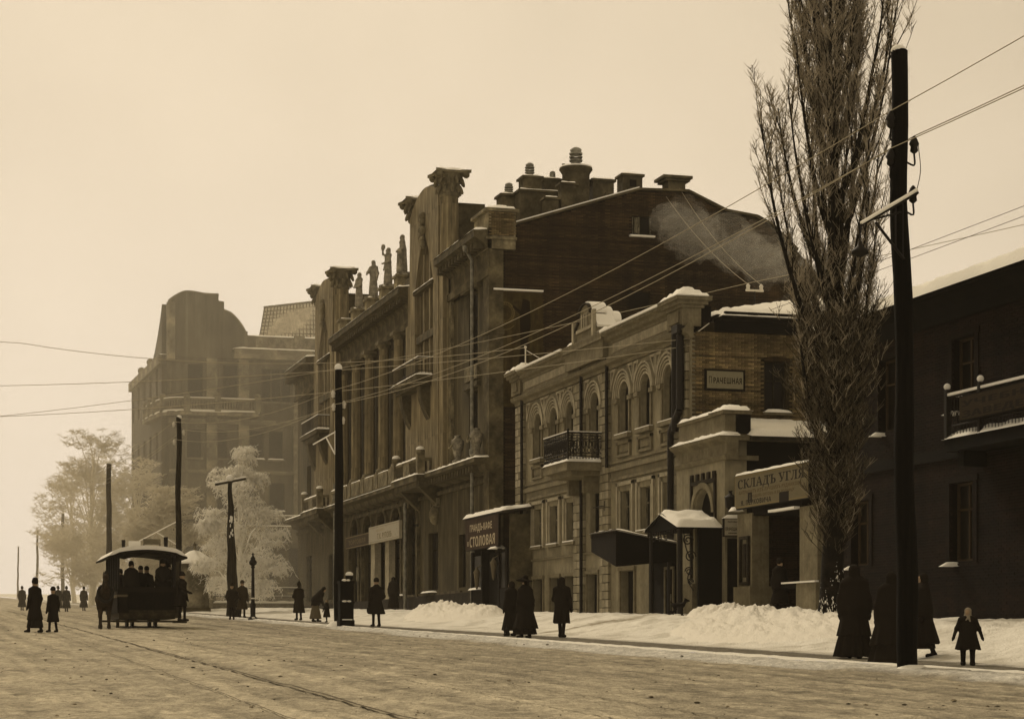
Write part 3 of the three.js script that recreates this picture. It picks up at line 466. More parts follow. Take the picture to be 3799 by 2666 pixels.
  const sc = [bx(33.0, 37, 22.5, 23.9, 97.8, 98.1)]; for (let k = 0; k < 18; k++) { const q = 33.1 + k * 0.2; sc.push(bar([q, 24.0 - 0.02 * k, 97.95], [q + 0.16, 24.2 - 0.02 * k, 97.95], 0.045)); } part(A, 'roof_parapet', sc, M.oldTrim, 'low roof parapet with a row of slanting tiles on top');
  part(A, 'roof_shoulder', extS([[27.3, 21], [28.9, 24.0], [30.9, 24.2], [31, 21]], 101.2, 102.2), M.oldTrim);
}
// painted advertisement on the side wall
{
  const cv = document.createElement('canvas'); cv.width = 256; cv.height = 512; const c = cv.getContext('2d');
  c.fillStyle = '#43381f'; c.fillRect(0, 0, 256, 512); const r = rng(8);
  for (let k = 0; k < 900; k++) { c.fillStyle = `rgba(${r() < 0.5 ? '20,15,7' : '104,92,60'},${0.05 + 0.1 * r()})`; c.fillRect(r() * 256, r() * 512, 4 + r() * 26, 4 + r() * 60); }
  c.strokeStyle = 'rgba(122,108,72,0.75)'; c.lineWidth = 5; c.beginPath(); c.arc(58, 95, 46, 0, 6.3); c.stroke(); c.lineWidth = 2.5; c.beginPath(); c.arc(58, 95, 36, 0, 6.3); c.stroke();
  for (let k = 0; k < 26; k++) { const a = k / 26 * 6.28; c.beginPath(); c.moveTo(58 + 38 * Math.cos(a), 95 + 38 * Math.sin(a)); c.lineTo(58 + 44 * Math.cos(a), 95 + 44 * Math.sin(a)); c.stroke(); }
  c.lineWidth = 4; c.beginPath(); c.moveTo(20, 150); c.quadraticCurveTo(60, 190, 104, 150); c.stroke();
  c.fillStyle = 'rgba(16,10,4,0.85)'; c.beginPath(); c.moveTo(150, 30); c.lineTo(186, 40); c.lineTo(192, 150); c.lineTo(176, 215); c.lineTo(158, 300); c.lineTo(150, 390); c.lineTo(120, 380); c.lineTo(138, 250); c.lineTo(134, 110); c.closePath(); c.fill();
  c.beginPath(); c.moveTo(100, 60); c.lineTo(150, 92); c.lineTo(146, 108); c.lineTo(96, 70); c.fill();
  const t = new THREE.CanvasTexture(cv); t.colorSpace = THREE.SRGBColorSpace;
  const g = new THREE.BoxGeometry(2.45, 5.6, 0.04); g.translate(27.3, 15.3, -93.56); g.userData.keepUv = true;
  for (const k of Object.keys(g.attributes)) if (!['position', 'normal', 'uv'].includes(k)) g.deleteAttribute(k);
  const ad = thing('wall_advertisement', 'faded painted advertisement with a round emblem on the dark brick side wall', 'painted sign', [27.3, 12.5, 93.55]);
  part(ad, 'board', g, new THREE.MeshPhysicalMaterial({ map: t, color: C(0.75, 0.75, 0.75), roughness: 0.95, specularIntensity: 0.1 }));
  part(ad, 'snow_ledge', bx(26.0, 28.5, 18.12, 18.2, 93.35, 93.6), M.snow);
}
// signs
function signTex(w, h, bg, draw) { const cv = document.createElement('canvas'); cv.width = w; cv.height = h; const c = cv.getContext('2d'); c.fillStyle = bg; c.fillRect(0, 0, w, h); const r = rng(w + h); for (let k = 0; k < 260; k++) { c.fillStyle = `rgba(${r() < 0.6 ? '30,22,10' : '200,185,150'},${0.02 + 0.05 * r()})`; c.fillRect(r() * w, r() * h, 3 + r() * 30, 2 + r() * 18); } draw(c); const t = new THREE.CanvasTexture(cv); t.colorSpace = THREE.SRGBColorSpace; return new THREE.MeshPhysicalMaterial({ map: t, roughness: 0.8, specularIntensity: 0.2 }); }
function fitText(c, s, x, y, w, px, font = 'bold $px sans-serif') { c.font = font.replace('$', px); const m = c.measureText(s).width; c.save(); c.translate(x, y); c.scale(w / m, 1); c.fillText(s, 0, 0); c.restore(); }
function plate(name, label, [x0, x1, y0, y1, s0, s1], face, m, frameMat, snowTop, extra) {   // face 'X': print faces the street, 'S': print faces down the street
  const t = thing(name, label, 'sign', [(x0 + x1) / 2, y0, (s0 + s1) / 2]);
  part(t, 'board', bx(x0, x1, y0, y1, s0, s1), frameMat);
  const w = face === 'X' ? s1 - s0 : x1 - x0, g = new THREE.PlaneGeometry(w - 0.06, y1 - y0 - 0.06); if (face === 'X') { g.rotateY(-Math.PI / 2); g.translate(x0 - 0.006, (y0 + y1) / 2, -(s0 + s1) / 2); } else g.translate((x0 + x1) / 2, (y0 + y1) / 2, -s0 + 0.006);
  g.userData.keepUv = true; const face_ = part(t, 'lettering', g, m);
  if (snowTop) part(t, 'snow_cap', snow(x0 - 0.03, x1 + 0.03, y1, s0 - 0.02, s1 + 0.02, snowTop), M.snow);
  if (extra) extra(t); return t;
}
plate('shop_sign', 'pale shop sign hung over the ground floor arches of the colonnaded house', [25.3, 25.45, 6.95, 7.98, 110.75, 119.07], 'X', signTex(1024, 160, '#9c9686', (c) => { c.strokeStyle = '#7c7666'; c.lineWidth = 5; c.strokeRect(14, 12, 996, 136); c.fillStyle = '#5f5638'; fitText(c, 'Т.К. РУПОВЪ', 300, 132, 480, 78); c.fillStyle = '#8a7f5e'; fitText(c, 'магазинъ', 250, 56, 300, 40, 'italic $px serif'); }), M.villaPale);
plate('shop_sign', 'long dark low shop sign left of the pale sign', [25.4, 25.5, 6.95, 7.75, 119.4, 126.6], 'X', signTex(1024, 128, '#33291a', (c) => { c.fillStyle = '#5d5135'; fitText(c, 'ТОРГОВЛЯ', 120, 92, 760, 70); c.strokeStyle = '#75684a'; c.lineWidth = 8; c.strokeRect(6, 6, 1012, 116); }), M.darkWood);
// statues standing on the parapet are built further down, with the figures
// two stone vases on the ledge
{
  const make = (s, label) => { const t = thing('stone_vase', label, 'vase', [25.45, 10.15, s], 'stone vases on the ledge of the right bay'); part(t, 'vase', lathe([[0.28, 0], [0.3, 0.08], [0.13, 0.16], [0.17, 0.3], [0.27, 0.65], [0.34, 1.0], [0.32, 1.12], [0.18, 1.24], [0.15, 1.3], [0.19, 1.36], [0.0, 1.4]], 25.45, 10.15, s, 18), M.statue); part(t, 'swag', [tube([[25.1, 11.0, s - 0.3], [25.0, 10.85, s], [25.1, 11.15, s + 0.3]], 0.05, 12, 5)], M.paleTrim); return t; };
  make(98.2, 'stone vase on the ledge, the left of two beside the tall window'); make(94.6, 'stone vase on the ledge close behind the pale downpipe');
}
// cafe pavilion
{
  const t = thing('cafe_porch', 'dark timber cafe porch with snowy roof standing out from the colonnaded house', 'porch', [25, 2.0, 91]);
  part(t, 'wall', [bx(24.85, 25.0, 2.4, 3.6, 91.5, 93.2), bx(24.85, 25.0, 2.4, 3.6, 87.2, 88.4), bx(24.82, 25.02, 2.0, 5.4, 93.0, 93.3), bx(24.82, 25.02, 2.0, 5.4, 87.0, 87.3), bx(24.82, 25.02, 2.0, 5.4, 91.2, 91.45), bx(24.82, 25.02, 2.0, 5.4, 88.3, 88.55), bx(25.0, 26.0, 2.0, 6.6, 93.2, 93.35)], M.darkWood);
  part(t, 'door', bx(25.2, 25.3, 2.0, 5.3, 88.5, 91.3), M.nearBlack);
  each(t, 'pane', [bx(24.9, 24.93, 3.6, 5.2, 91.5, 93.0), bx(24.9, 24.93, 3.6, 5.2, 87.3, 88.3)], M.glass, 'frosted window lights either side of the porch door');
  part(t, 'side_panel', bx(24.95, 26.0, 2.0, 6.9, 86.85, 87.0), M.oldTrim);
  part(t, 'roof', extS([[24.55, 6.95], [26.0, 7.15], [26.0, 7.25], [24.5, 7.03]], 86.6, 93.6), M.roofTin);
  part(t, 'snow_cap', snow(24.48, 26.0, 7.05, 86.6, 93.7, 0.17, (x) => (x - 24.5) * 0.13), M.snow);
  for (const [s, y] of [[91.35, 5.0], [88.4, 5.35]]) { const l = part(t, 'lamp', [lathe([[0.03, 0], [0.08, 0.15], [0.15, 0.75], [0.17, 0.8], [0.07, 0.95], [0.03, 1.05]], 24.6, y - 1.4, s, 6), bar([24.6, y - 0.4, s], [24.95, y - 0.2, s], 0.03)], M.clothGrey, 'frosted lamp beside the porch door'); }
  part(t, 'snow_ledge', [snow(24.35, 25.0, 5.4, 87.5, 88.7, 0.12), snow(24.6, 25.0, 3.62, 91.5, 93.2, 0.08)], M.snow);
}
plate('cafe_sign', 'dark cafe sign with pale two-line lettering on the snowy porch', [24.5, 24.6, 5.45, 6.95, 87.2, 93.1], 'X', signTex(512, 160, '#2a1b0c', (c) => { c.fillStyle = '#a2977e'; fitText(c, 'ГРАНДЪ-КАФЕ', 70, 66, 350, 52); fitText(c, 'и', 30, 138, 26, 44, 'bold $px serif'); fitText(c, 'СТОЛОВАЯ', 68, 146, 400, 74); }), M.darkWood);
// ---------- the two storey villa ----------
const B = thing('villa', 'pale two storey villa with triple arched windows, iron balcony and snow on its parapet', 'building', [26, 2.2, 78]);
{
  const x = 26, holes = [], add = [];
  const upper = [85.95, 83.57, 81.24, 77.9, 74.27, 71.83, 69.33], lower = [85.9, 83.5, 81.1, 74.1, 71.8, 69.3];
  for (const s of upper) { const y0 = s === 77.9 ? 8.6 : 9.3; holes.push(archPts(s, 0.56, y0, 10.78)); add.push([s, y0, 11.34, 1.12, { arch: true, bars: s === 77.9 ? [0.3, 0.62] : [0.68], mat: M.frame }]); }
  for (const s of lower) { holes.push(rect(s - 0.6, s + 0.6, 5.42, 7.06)); add.push([s, 5.42, 7.06, 1.2, { bars: [0.64], mat: M.framePale }]); }
  holes.push(rect(77.15, 78.55, 5.4, 7.3)); add.push([77.85, 5.4, 7.3, 1.4, { bars: [0.64], mat: M.frame }]);
  const low = [[85.87, 1.4], [83.4, 1.35], [81.2, 1.35], [78.2, 1.4], [73.9, 1.6], [69.55, 2.3]];
  for (const [s, w] of low) holes.push(rect(s - w / 2, s + w / 2, 1.2, 3.93));
  part(B, 'wall', extX(rect(67.1, 89.25, 1.0, 12.2), x, x + 0.5, holes), M.villa);
  for (const [s, y0, y1, w, o] of add) windowX(B, x + 0.3, s, y0, y1, w, o);
  for (const [s, w] of low) { const d = part(B, 'cellar_door', [bx(26.3, 26.36, 1.2, 3.93, s - w / 2, s + w / 2), bx(26.24, 26.3, 1.2, 3.93, s - 0.04, s + 0.04), ...[-1, 1].map((k) => bx(26.26, 26.3, 2.6, 3.6, s + k * w / 4 - w * 0.16, s + k * w / 4 + w * 0.16))], M.darkWood); part(d, 'frame', [bx(25.93, 26.0, 1.6, 4.02, s - w / 2 - 0.14, s - w / 2), bx(25.93, 26.0, 1.6, 4.02, s + w / 2, s + w / 2 + 0.14), bx(25.9, 26.0, 3.94, 4.08, s - w / 2 - 0.16, s + w / 2 + 0.16)], M.villaTrim); }
  // sides, back, roof
  part(B, 'end_wall', [bx(26.5, 34, 1, 12.2, 88.85, 89.25)], M.villa);
  const hw = rect(28.85, 29.7, 9.5, 11.3);
  part(B, 'side_wall', extS([[26.5, 1], [34, 1], [34, 12.6], [26.5, 12.6]], 67.14, 67.5, [hw]), M.mortar, 'brick side wall with the laundry sign');
  brickwork(B, 'brick_courses', 26.03, 34, 7.9, 12.2, 67.075, 'S', M.brickPale, (c, y) => !(c > 28.75 && c < 29.8 && y > 9.45 && y < 11.4), 7);
  const sw = windowS(B, 29.28, 67.4, 9.5, 11.3, 0.85, { bars: [0.62], mat: M.frame }); part(sw, 'sill', [bx(28.75, 29.85, 9.35, 9.45, 66.9, 67.2)], M.villaTrim); part(B, 'snow_edge', snow(28.72, 29.88, 9.46, 66.85, 67.15, 0.1), M.snow); part(B, 'lintel', extS(archPts(29.28, 0.5, 11.28, 11.34, 0.12), 67.0, 67.13), M.brickDark);
  part(B, 'eaves', [bx(26.9, 34.2, 12.25, 12.62, 66.75, 67.14), bx(26.9, 34.3, 12.62, 12.74, 66.5, 67.2)], M.nearBlack, 'black boarded eaves along the side');
  part(B, 'gutter', [bx(27.0, 34.3, 12.78, 12.9, 66.35, 66.5)], M.nearBlack);
  part(B, 'roof', sheet(axis([[26.7, 1], [34.3, 1]]), axis([[66.4, 1], [89, 1]]), (x, s) => 12.7 + 0.27 * Math.max(0, Math.min(x - 26.9, s - 66.7, 89 - s)), () => [1, 1, 1]), M.roofTin);
  part(B, 'snow_cover', [snow(26.9, 34.4, 12.78, 66.3, 67.0, 0.16), snow(26.9, 34.4, 12.9, 66.9, 89, 0.2, (x, s) => 0.27 * Math.max(0, Math.min(x - 27.0, s - 66.9, 89 - s)))], M.snow);
  // entablature, parapet and crest
  const R = (pts, s0, s1, m = M.villaTrim, n = 'cornice') => part(B, n, extS(pts, s0, s1), m);
  const lowC = R([[26.05, 12.0], [25.9, 12.0], [25.86, 12.12], [25.7, 12.2], [25.66, 12.34], [25.78, 12.4], [25.82, 12.52], [26.05, 12.55]], 67.0, 89.35);
  part(B, 'parapet', bx(25.85, 26.35, 12.5, 13.15, 67.2, 89.2), M.villa);
  const topC = R([[26.4, 12.95], [25.82, 12.95], [25.8, 13.05], [25.66, 13.12], [25.64, 13.24], [25.5, 13.3], [25.48, 13.42], [26.4, 13.44]], 67.2, 89.2);
  part(topC, 'snow_edge', [snow(25.46, 26.4, 13.42, 69.0, 75.8, 0.12), snow(25.46, 26.4, 13.42, 80.9, 87.7, 0.12), bx(25.42, 25.6, 13.42, 13.51, 69.0, 75.7), bx(25.42, 25.6, 13.42, 13.51, 80.9, 87.7)], M.snow);
  each(B, 'frieze_panel', [bx(25.82, 25.87, 12.58, 12.92, 69.0, 75.2), bx(25.82, 25.87, 12.58, 12.92, 81.2, 87.5)], M.villaPale);
  const pier = (s0, s1, label) => {
    const p = part(B, 'parapet_pier', [bx(25.7, 26.4, 12.45, 13.1, s0, s1), bx(25.62, 26.5, 13.1, 13.22, s0 - 0.06, s1 + 0.06), bx(25.5, 26.62, 13.22, 13.36, s0 - 0.14, s1 + 0.14), bx(25.4, 26.74, 13.36, 13.52, s0 - 0.22, s1 + 0.22), bx(25.62, 25.72, 12.6, 13.0, s0 + 0.3, s1 - 0.3)], M.villaTrim, label);
    const cs = (s0 + s1) / 2, hs = (s1 - s0) / 2 + 0.22;
    part(p, 'snow_cap', [snow(25.38, 26.76, 13.52, s0 - 0.24, s1 + 0.24, 0.16), snow(25.55, 26.6, 13.64, cs - hs * 0.75, cs + hs * 0.75, 0.17), snow(25.72, 26.42, 13.78, cs - hs * 0.5, cs + hs * 0.5, 0.16)], M.snow); return p;
  };
  const pr = pier(67.15, 68.75, 'right corner parapet pier under a stepped snow cap'); pier(87.9, 89.3, 'left corner parapet pier under a stepped snow cap');
  part(pr, 'shade_face', [bx(26.35, 26.8, 12.4, 13.2, 67.2, 68.6)], M.nearBlack);  // backlit side of the pier, its shade given as a near-black colour
  // middle attic with the curved crest
  part(B, 'attic', [bx(25.6, 26.4, 12.5, 13.2, 75.8, 80.8), bx(25.5, 26.5, 13.2, 13.5, 75.7, 80.9)], M.villaTrim);
  const cr = [[79.9, 13.5], [77.0, 13.5], [77.0, 13.85], [77.25, 14.0], [77.5, 14.2], [77.7, 14.3], [77.72, 14.55]]; for (let k = 1; k < 9; k++) { const a = k / 9 * Math.PI; cr.push([78.4 + 0.68 * -Math.cos(a), 14.55 + 0.42 * Math.sin(a)]); } cr.push([79.1, 14.55], [79.12, 14.3], [79.35, 14.2], [79.6, 13.98], [79.85, 13.85]);
  const crest = part(B, 'crest', extX(cr, 25.72, 26.35), M.villaTrim, 'curved crest over the middle of the parapet'); each(crest, 'rib', [-0.3, 0, 0.3].map((k) => bx(25.66, 25.74, 14.05, 14.6, 78.4 + k - 0.06, 78.4 + k + 0.06)).concat([bx(25.64, 25.73, 13.9, 14.03, 77.4, 79.4), bx(25.6, 25.74, 13.5, 14.6, 77.02, 77.25), bx(25.6, 25.74, 13.5, 14.4, 79.6, 79.84)]), M.villaPale);
  const capS = []; for (let k = 0; k <= 12; k++) { const a = k / 12 * Math.PI; capS.push([78.4 - 0.7 * Math.cos(a), 14.56 + 0.43 * Math.sin(a)]); }
  const capAt = (k, dy, th) => [...capS.map(([a, b]) => [78.4 + (a - 78.4) * k, b + dy]), ...capS.map(([a, b]) => [78.4 + (a - 78.4) * k * 1.1, b + dy + th]).reverse()];
  part(crest, 'coping', [extX(capAt(1, 0, 0.06), 25.64, 25.76), extX([[79.12, 14.3], [79.35, 14.2], [79.6, 13.98], [79.85, 13.85], [79.95, 13.88], [79.7, 14.08], [79.42, 14.3], [79.2, 14.4]], 25.64, 25.76)], M.darkStone);
  part(crest, 'snow_cap', [extX(capAt(1, 0.01, 0.11), 25.76, 26.4), extX(capAt(0.98, -0.17, 0.13), 26.4, 26.68), extX(capAt(0.95, -0.36, 0.14), 26.68, 27.05), snow(25.66, 26.9, 13.5, 75.7, 77.2, 0.2), snow(25.66, 26.5, 13.66, 76.0, 76.9, 0.12), snow(25.6, 26.6, 13.52, 79.7, 81.0, 0.22), extX([[76.95, 13.87], [77.7, 14.33], [77.72, 14.5], [77.55, 14.5], [77.1, 14.15], [76.85, 13.95]], 25.76, 26.6)], M.snow); part(crest, 'back', [bx(26.35, 27.0, 13.5, 14.2, 77.8, 79.0)], M.nearBlack);
  // arches: concentric rings, spandrel triangles, imposts, panels
  for (const s of upper) {
    const a = part(B, 'arch_moulding', [[0.60, 0.68, 0.06], [0.74, 0.80, 0.09], [0.86, 0.94, 0.12], [1.0, 1.08, 0.15]].map(([r0, r1, d]) => extX(ringPts(s, 10.75, r0, r1), 26 - d, 26.02)), M.villaPale);
    part(a, 'impost', [bx(25.86, 26.02, 10.55, 10.72, s - 1.06, s - 0.6), bx(25.86, 26.02, 10.55, 10.72, s + 0.6, s + 1.06), bx(25.92, 26.02, 9.35, 10.55, s - 0.72, s - 0.6), bx(25.92, 26.02, 9.35, 10.55, s + 0.6, s + 0.72)], M.villaTrim);
    if (s === 77.9) continue;
    const pn = part(B, 'window_panel', [bx(25.8, 26.02, 9.12, 9.28, s - 0.85, s + 0.85), bx(25.9, 26.02, 8.4, 8.5, s - 0.8, s + 0.8), bx(25.9, 26.02, 8.5, 9.0, s - 0.8, s - 0.66), bx(25.9, 26.02, 8.5, 9.0, s + 0.66, s + 0.8), bx(25.9, 26.02, 8.9, 9.02, s - 0.8, s + 0.8), bx(25.95, 26.02, 8.58, 8.82, s - 0.5, s + 0.5)], M.villaTrim);
    part(pn, 'snow_edge', bx(25.82, 25.98, 9.28, 9.32, s - 0.8, s + 0.8), M.snow);
  }
  const tri = (s, d) => { const o = [[s, 11.95], [s + d * 0.62, 11.95], [s, 11.1]], i = [[s + d * 0.1, 11.85], [s + d * 0.42, 11.85], [s + d * 0.1, 11.42]]; return extX(d > 0 ? o.slice().reverse() : o, 25.9, 26.02, [d > 0 ? i : i.slice().reverse()]); };
  for (const [a0, mids, a1] of [[87.5, [84.76, 82.4], 80.75], [75.75, [73.05, 70.58], 68.85]]) each(B, 'spandrel', [tri(a0, -1), tri(a1, 1), ...mids.flatMap((m) => [tri(m + 0.03, 1), tri(m - 0.03, -1)])], M.villaPale);
  each(B, 'spandrel', [tri(79.05, -1), tri(76.75, 1)], M.villaPale);
  // strings, window frames and sills of the first floor
  each(B, 'string_course', [bx(25.86, 26.02, 7.9, 8.08, 67.1, 75.9), bx(25.86, 26.02, 7.9, 8.08, 79.2, 88), bx(25.93, 26.02, 8.2, 8.3, 67.1, 75.9), bx(25.93, 26.02, 8.2, 8.3, 79.2, 88), bx(25.9, 26.02, 7.52, 7.64, 68.7, 75.8), bx(25.9, 26.02, 7.52, 7.64, 80.3, 87.4), bx(25.92, 26.02, 4.75, 4.85, 67.1, 89.2)], M.villaTrim);
  for (const s of lower) { const f = part(B, 'window_frame', [bx(25.9, 26.02, 5.3, 7.4, s - 0.98, s - 0.82), bx(25.9, 26.02, 5.3, 7.4, s + 0.82, s + 0.98), bx(25.9, 26.02, 7.28, 7.42, s - 0.98, s + 0.98), bx(25.93, 26.02, 5.3, 7.1, s - 0.68, s - 0.6), bx(25.93, 26.02, 5.3, 7.1, s + 0.6, s + 0.68)], M.villaPale); part(f, 'sill', bx(25.8, 26.02, 5.26, 5.38, s - 0.85, s + 0.85), M.villaTrim); part(f, 'snow_edge', bx(25.82, 26, 5.38, 5.43, s - 0.75, s + 0.75), M.snow); }
  // rusticated piers: single stones
  const sg = {}, stone = (s0, s1, y, h, k) => { const key = [s1 - s0, h].map((v) => v.toFixed(3)).join(), g = (sg[key] ??= join(bx(-0.07, 0.07, 0, h, 0, s1 - s0))); const m = new THREE.Mesh(g, [M.villa, M.villaPale, M.villaTrim][k]); m.name = 'stone'; m.castShadow = m.receiveShadow = true; m.position.set(25.95 - 26, y - 2.2, 78 - s0); B.add(m); };
  const r = rng(31);
  for (const [s0, s1, y0, y1] of [[87.95, 89.25, 1.9, 11.95], [79.15, 80.5, 2.2, 11.95], [75.95, 77.05, 2.2, 11.95], [67.3, 68.6, 8.2, 11.95], [67.3, 68.6, 2.2, 7.9]]) {
    let row = 0; for (let y = y0; y + 0.3 <= y1 + 0.02; y += 0.335, row++) { const mid = row % 2 ? lerp(s0, s1, 0.36) : lerp(s0, s1, 0.64); const k = () => (r() < 0.6 ? 0 : r() < 0.6 ? 1 : 2); stone(s0, mid - 0.012, y, 0.3, k()); stone(mid + 0.012, s1, y, 0.3, k()); }
  }
  // iron balcony before the middle window
  const X0 = 24.42, s0 = 76.75, s1 = 80.1;
  const bal = part(B, 'balcony', [bx(X0, 26, 8.05, 8.42, s0, s1), bx(X0 + 0.25, 26, 7.85, 8.05, s0 + 0.25, s1 - 0.25), bx(25.3, 26, 7.2, 7.85, s0 + 0.5, s0 + 0.8), bx(25.3, 26, 7.2, 7.85, s1 - 0.8, s1 - 0.5)], M.villaTrim, 'balcony with black lacy iron railing and a thick roll of snow');
  part(bal, 'snow_cover', snow(X0 - 0.06, 26, 8.42, s0 - 0.05, s1 + 0.05, 0.2), M.snow);
  const panel = (P, n) => { const g = [], L = (a, b, rr = 0.018) => g.push(bar(P(...a), P(...b), rr, rr, 4)); for (const h of [8.62, 8.74, 9.32, 9.45]) L([0, h], [1, h], 0.02); for (let k = 0; k <= n; k++) { const t = k / n; L([t, 8.5], [t, 9.5], 0.014); if (k < n) { const a = (k + 0.5) / n; g.push(tube(Array.from({ length: 9 }, (_, i) => P(a + 0.42 / n * Math.cos(i / 8 * 6.283), 9.12 + 0.16 * Math.sin(i / 8 * 6.283))), 0.016, 10, 4)); g.push(tube(Array.from({ length: 9 }, (_, i) => P(a + 0.3 / n * Math.cos(i / 8 * 6.283), 8.86 + 0.09 * Math.sin(i / 8 * 6.283))), 0.016, 8, 4)); L([a, 8.95], [a, 9.28], 0.03); g.push(ball(...P(a, 9.385), 0.035, 1, 6)); g.push(ball(...P(a, 8.55), 0.03, 1.4, 6)); } } return g; };
  part(bal, 'railing', panel((t, h) => [X0 + 0.05, h, lerp(s0 + 0.05, s1 - 0.05, t)], 12), M.iron); part(bal, 'railing', panel((t, h) => [lerp(X0 + 0.05, 26, t), h, s0 + 0.05], 6), M.iron); part(bal, 'railing', panel((t, h) => [lerp(X0 + 0.05, 26, t), h, s1 - 0.05], 6), M.iron);
  part(bal, 'handrail', [bar([X0 + 0.05, 9.55, s0], [X0 + 0.05, 9.55, s1], 0.035), bar([X0 + 0.05, 9.55, s0 + 0.05], [26, 9.55, s0 + 0.05], 0.035), bar([X0 + 0.05, 9.55, s1 - 0.05], [26, 9.55, s1 - 0.05], 0.035), ball(X0 + 0.05, 9.66, s0 + 0.05, 0.06), bar([X0 + 0.05, 8.4, s0 + 0.05], [X0 + 0.05, 9.6, s0 + 0.05], 0.04)], M.iron); part(bal, 'snow_edge', [bx(X0 + 0.02, X0 + 0.08, 9.585, 9.62, s0 + 0.1, s1), bx(X0 + 0.1, 26, 9.585, 9.62, s0 + 0.02, s0 + 0.08)], M.snow);
  // downpipes
  part(B, 'downpipe', [cyl(25.72, 68.0, 8.75, 12.3, 0.13, 0.13, 10), bar([25.72, 9.5, 67.55], [25.72, 8.75, 68.45], 0.13), cyl(25.72, 67.5, 9.5, 12.3, 0.14, 0.14, 10), cyl(25.72, 68.45, 2.1, 8.78, 0.12, 0.12, 10), bx(25.5, 25.95, 12.2, 12.5, 67.2, 67.8)], M.iron, 'black downpipe cranked at the right corner');
  for (const s of [88.0, 79.25, 75.95]) part(B, 'downpipe', [cyl(25.82, s, s === 75.95 ? 8.1 : 2.3, 13.2, 0.07, 0.07, 8)], M.iron);
  // mast with stays on the left pier
  part(B, 'mast', [bar([26.07, 13.5, 88.23], [26.07, 14.6, 88.23], 0.03), bar([26.07, 14.5, 88.23], [26.1, 13.5, 85.0], 0.012), ball(26.07, 14.62, 88.23, 0.07)], M.porcelain);
  part(B, 'wire_bracket', [bar([25.95, 12.0, 67.2], [26.65, 12.55, 67.0], 0.02)], M.porcelain); part(B, 'wall_hook', [bar([25.8, 6.6, 76.2], [25.8, 6.6, 77.6], 0.02), bar([25.8, 6.4, 76.2], [25.8, 6.8, 76.2], 0.02)], M.iron);
}
plate('laundry_sign', 'framed laundry sign with dark lettering high on the brick side wall', [26.48, 28.02, 10.16, 10.92, 66.98, 67.07], 'S', signTex(512, 256, '#79745f', (c) => { c.strokeStyle = '#120d06'; c.lineWidth = 22; c.strokeRect(4, 4, 504, 248); c.fillStyle = '#1a130a'; fitText(c, 'П', 34, 176, 52, 128, '$px sans-serif'); fitText(c, 'РАЧЕШНАЯ', 94, 176, 390, 110, 'bold $px sans-serif'); }), M.nearBlack);
// roof bracket with insulators
{ const t = thing('insulator_bracket', 'white crossbar with two insulators on a short roof post of the villa', 'bracket', [33.4, 14.5, 78.8]); part(t, 'post', bar([33.4, 14.6, 78.8], [33.4, 16.1, 78.8], 0.03), M.iron); part(t, 'crossbar', bar([33.0, 16.0, 78.8], [33.8, 16.0, 78.8], 0.05), M.porcelain); for (const q of [33.1, 33.7]) part(t, 'insulator', lathe([[0.03, 0], [0.08, 0.05], [0.07, 0.14], [0.1, 0.18], [0.03, 0.28]], q, 16.0, 78.8, 10), M.porcelain); }

// ---------- shop awning ----------
{
  const t = thing('shop_awning', 'black boxed timber awning with slanted underside over the villa cellar shop', 'awning', [24.8, 2.2, 69.3]);
  part(t, 'fascia', extX([[67.95, 3.86], [70.75, 4.5], [70.75, 5.14], [67.95, 5.14]], 23.45, 23.52), mat([0.02, 0.013, 0.008], { map: woodT, scale: 0.7 }));
  part(t, 'side_board', [extS([[23.52, 3.86], [25.98, 4.1], [25.98, 4.66], [23.52, 5.14]], 67.95, 68.02)], M.nearBlack); part(t, 'side_board', [extS([[23.52, 4.45], [25.98, 4.1], [25.98, 4.66], [23.52, 5.14]], 70.68, 70.75)], M.nearBlack);
  part(t, 'soffit', extS([[23.52, 4.55], [25.98, 4.2], [25.98, 4.26], [23.52, 4.61]], 68.02, 70.68), M.nearBlack);
  part(t, 'roof', extS([[23.4, 5.14], [25.98, 4.66], [25.98, 4.72], [23.4, 5.2]], 67.9, 70.8), M.roofTin); part(t, 'snow_cap', snow(23.38, 25.98, 5.19, 67.88, 70.82, 0.09, (x) => -(x - 23.4) * 0.186), M.snow);

  part(t, 'shop_front', bx(25.72, 25.93, 1.2, 4.2, 67.95, 70.75), M.nearBlack); each(t, 'door_frame', [bx(25.66, 25.72, 1.2, 3.9, 70.3, 70.42), bx(25.66, 25.72, 1.2, 3.9, 68.9, 69.0), bx(25.66, 25.72, 3.8, 3.9, 68.05, 68.9), bx(25.66, 25.72, 1.2, 3.8, 68.05, 68.13)], M.villaTrim); part(t, 'notice', bx(25.66, 25.7, 2.3, 2.9, 68.3, 68.6), M.framePale);
}
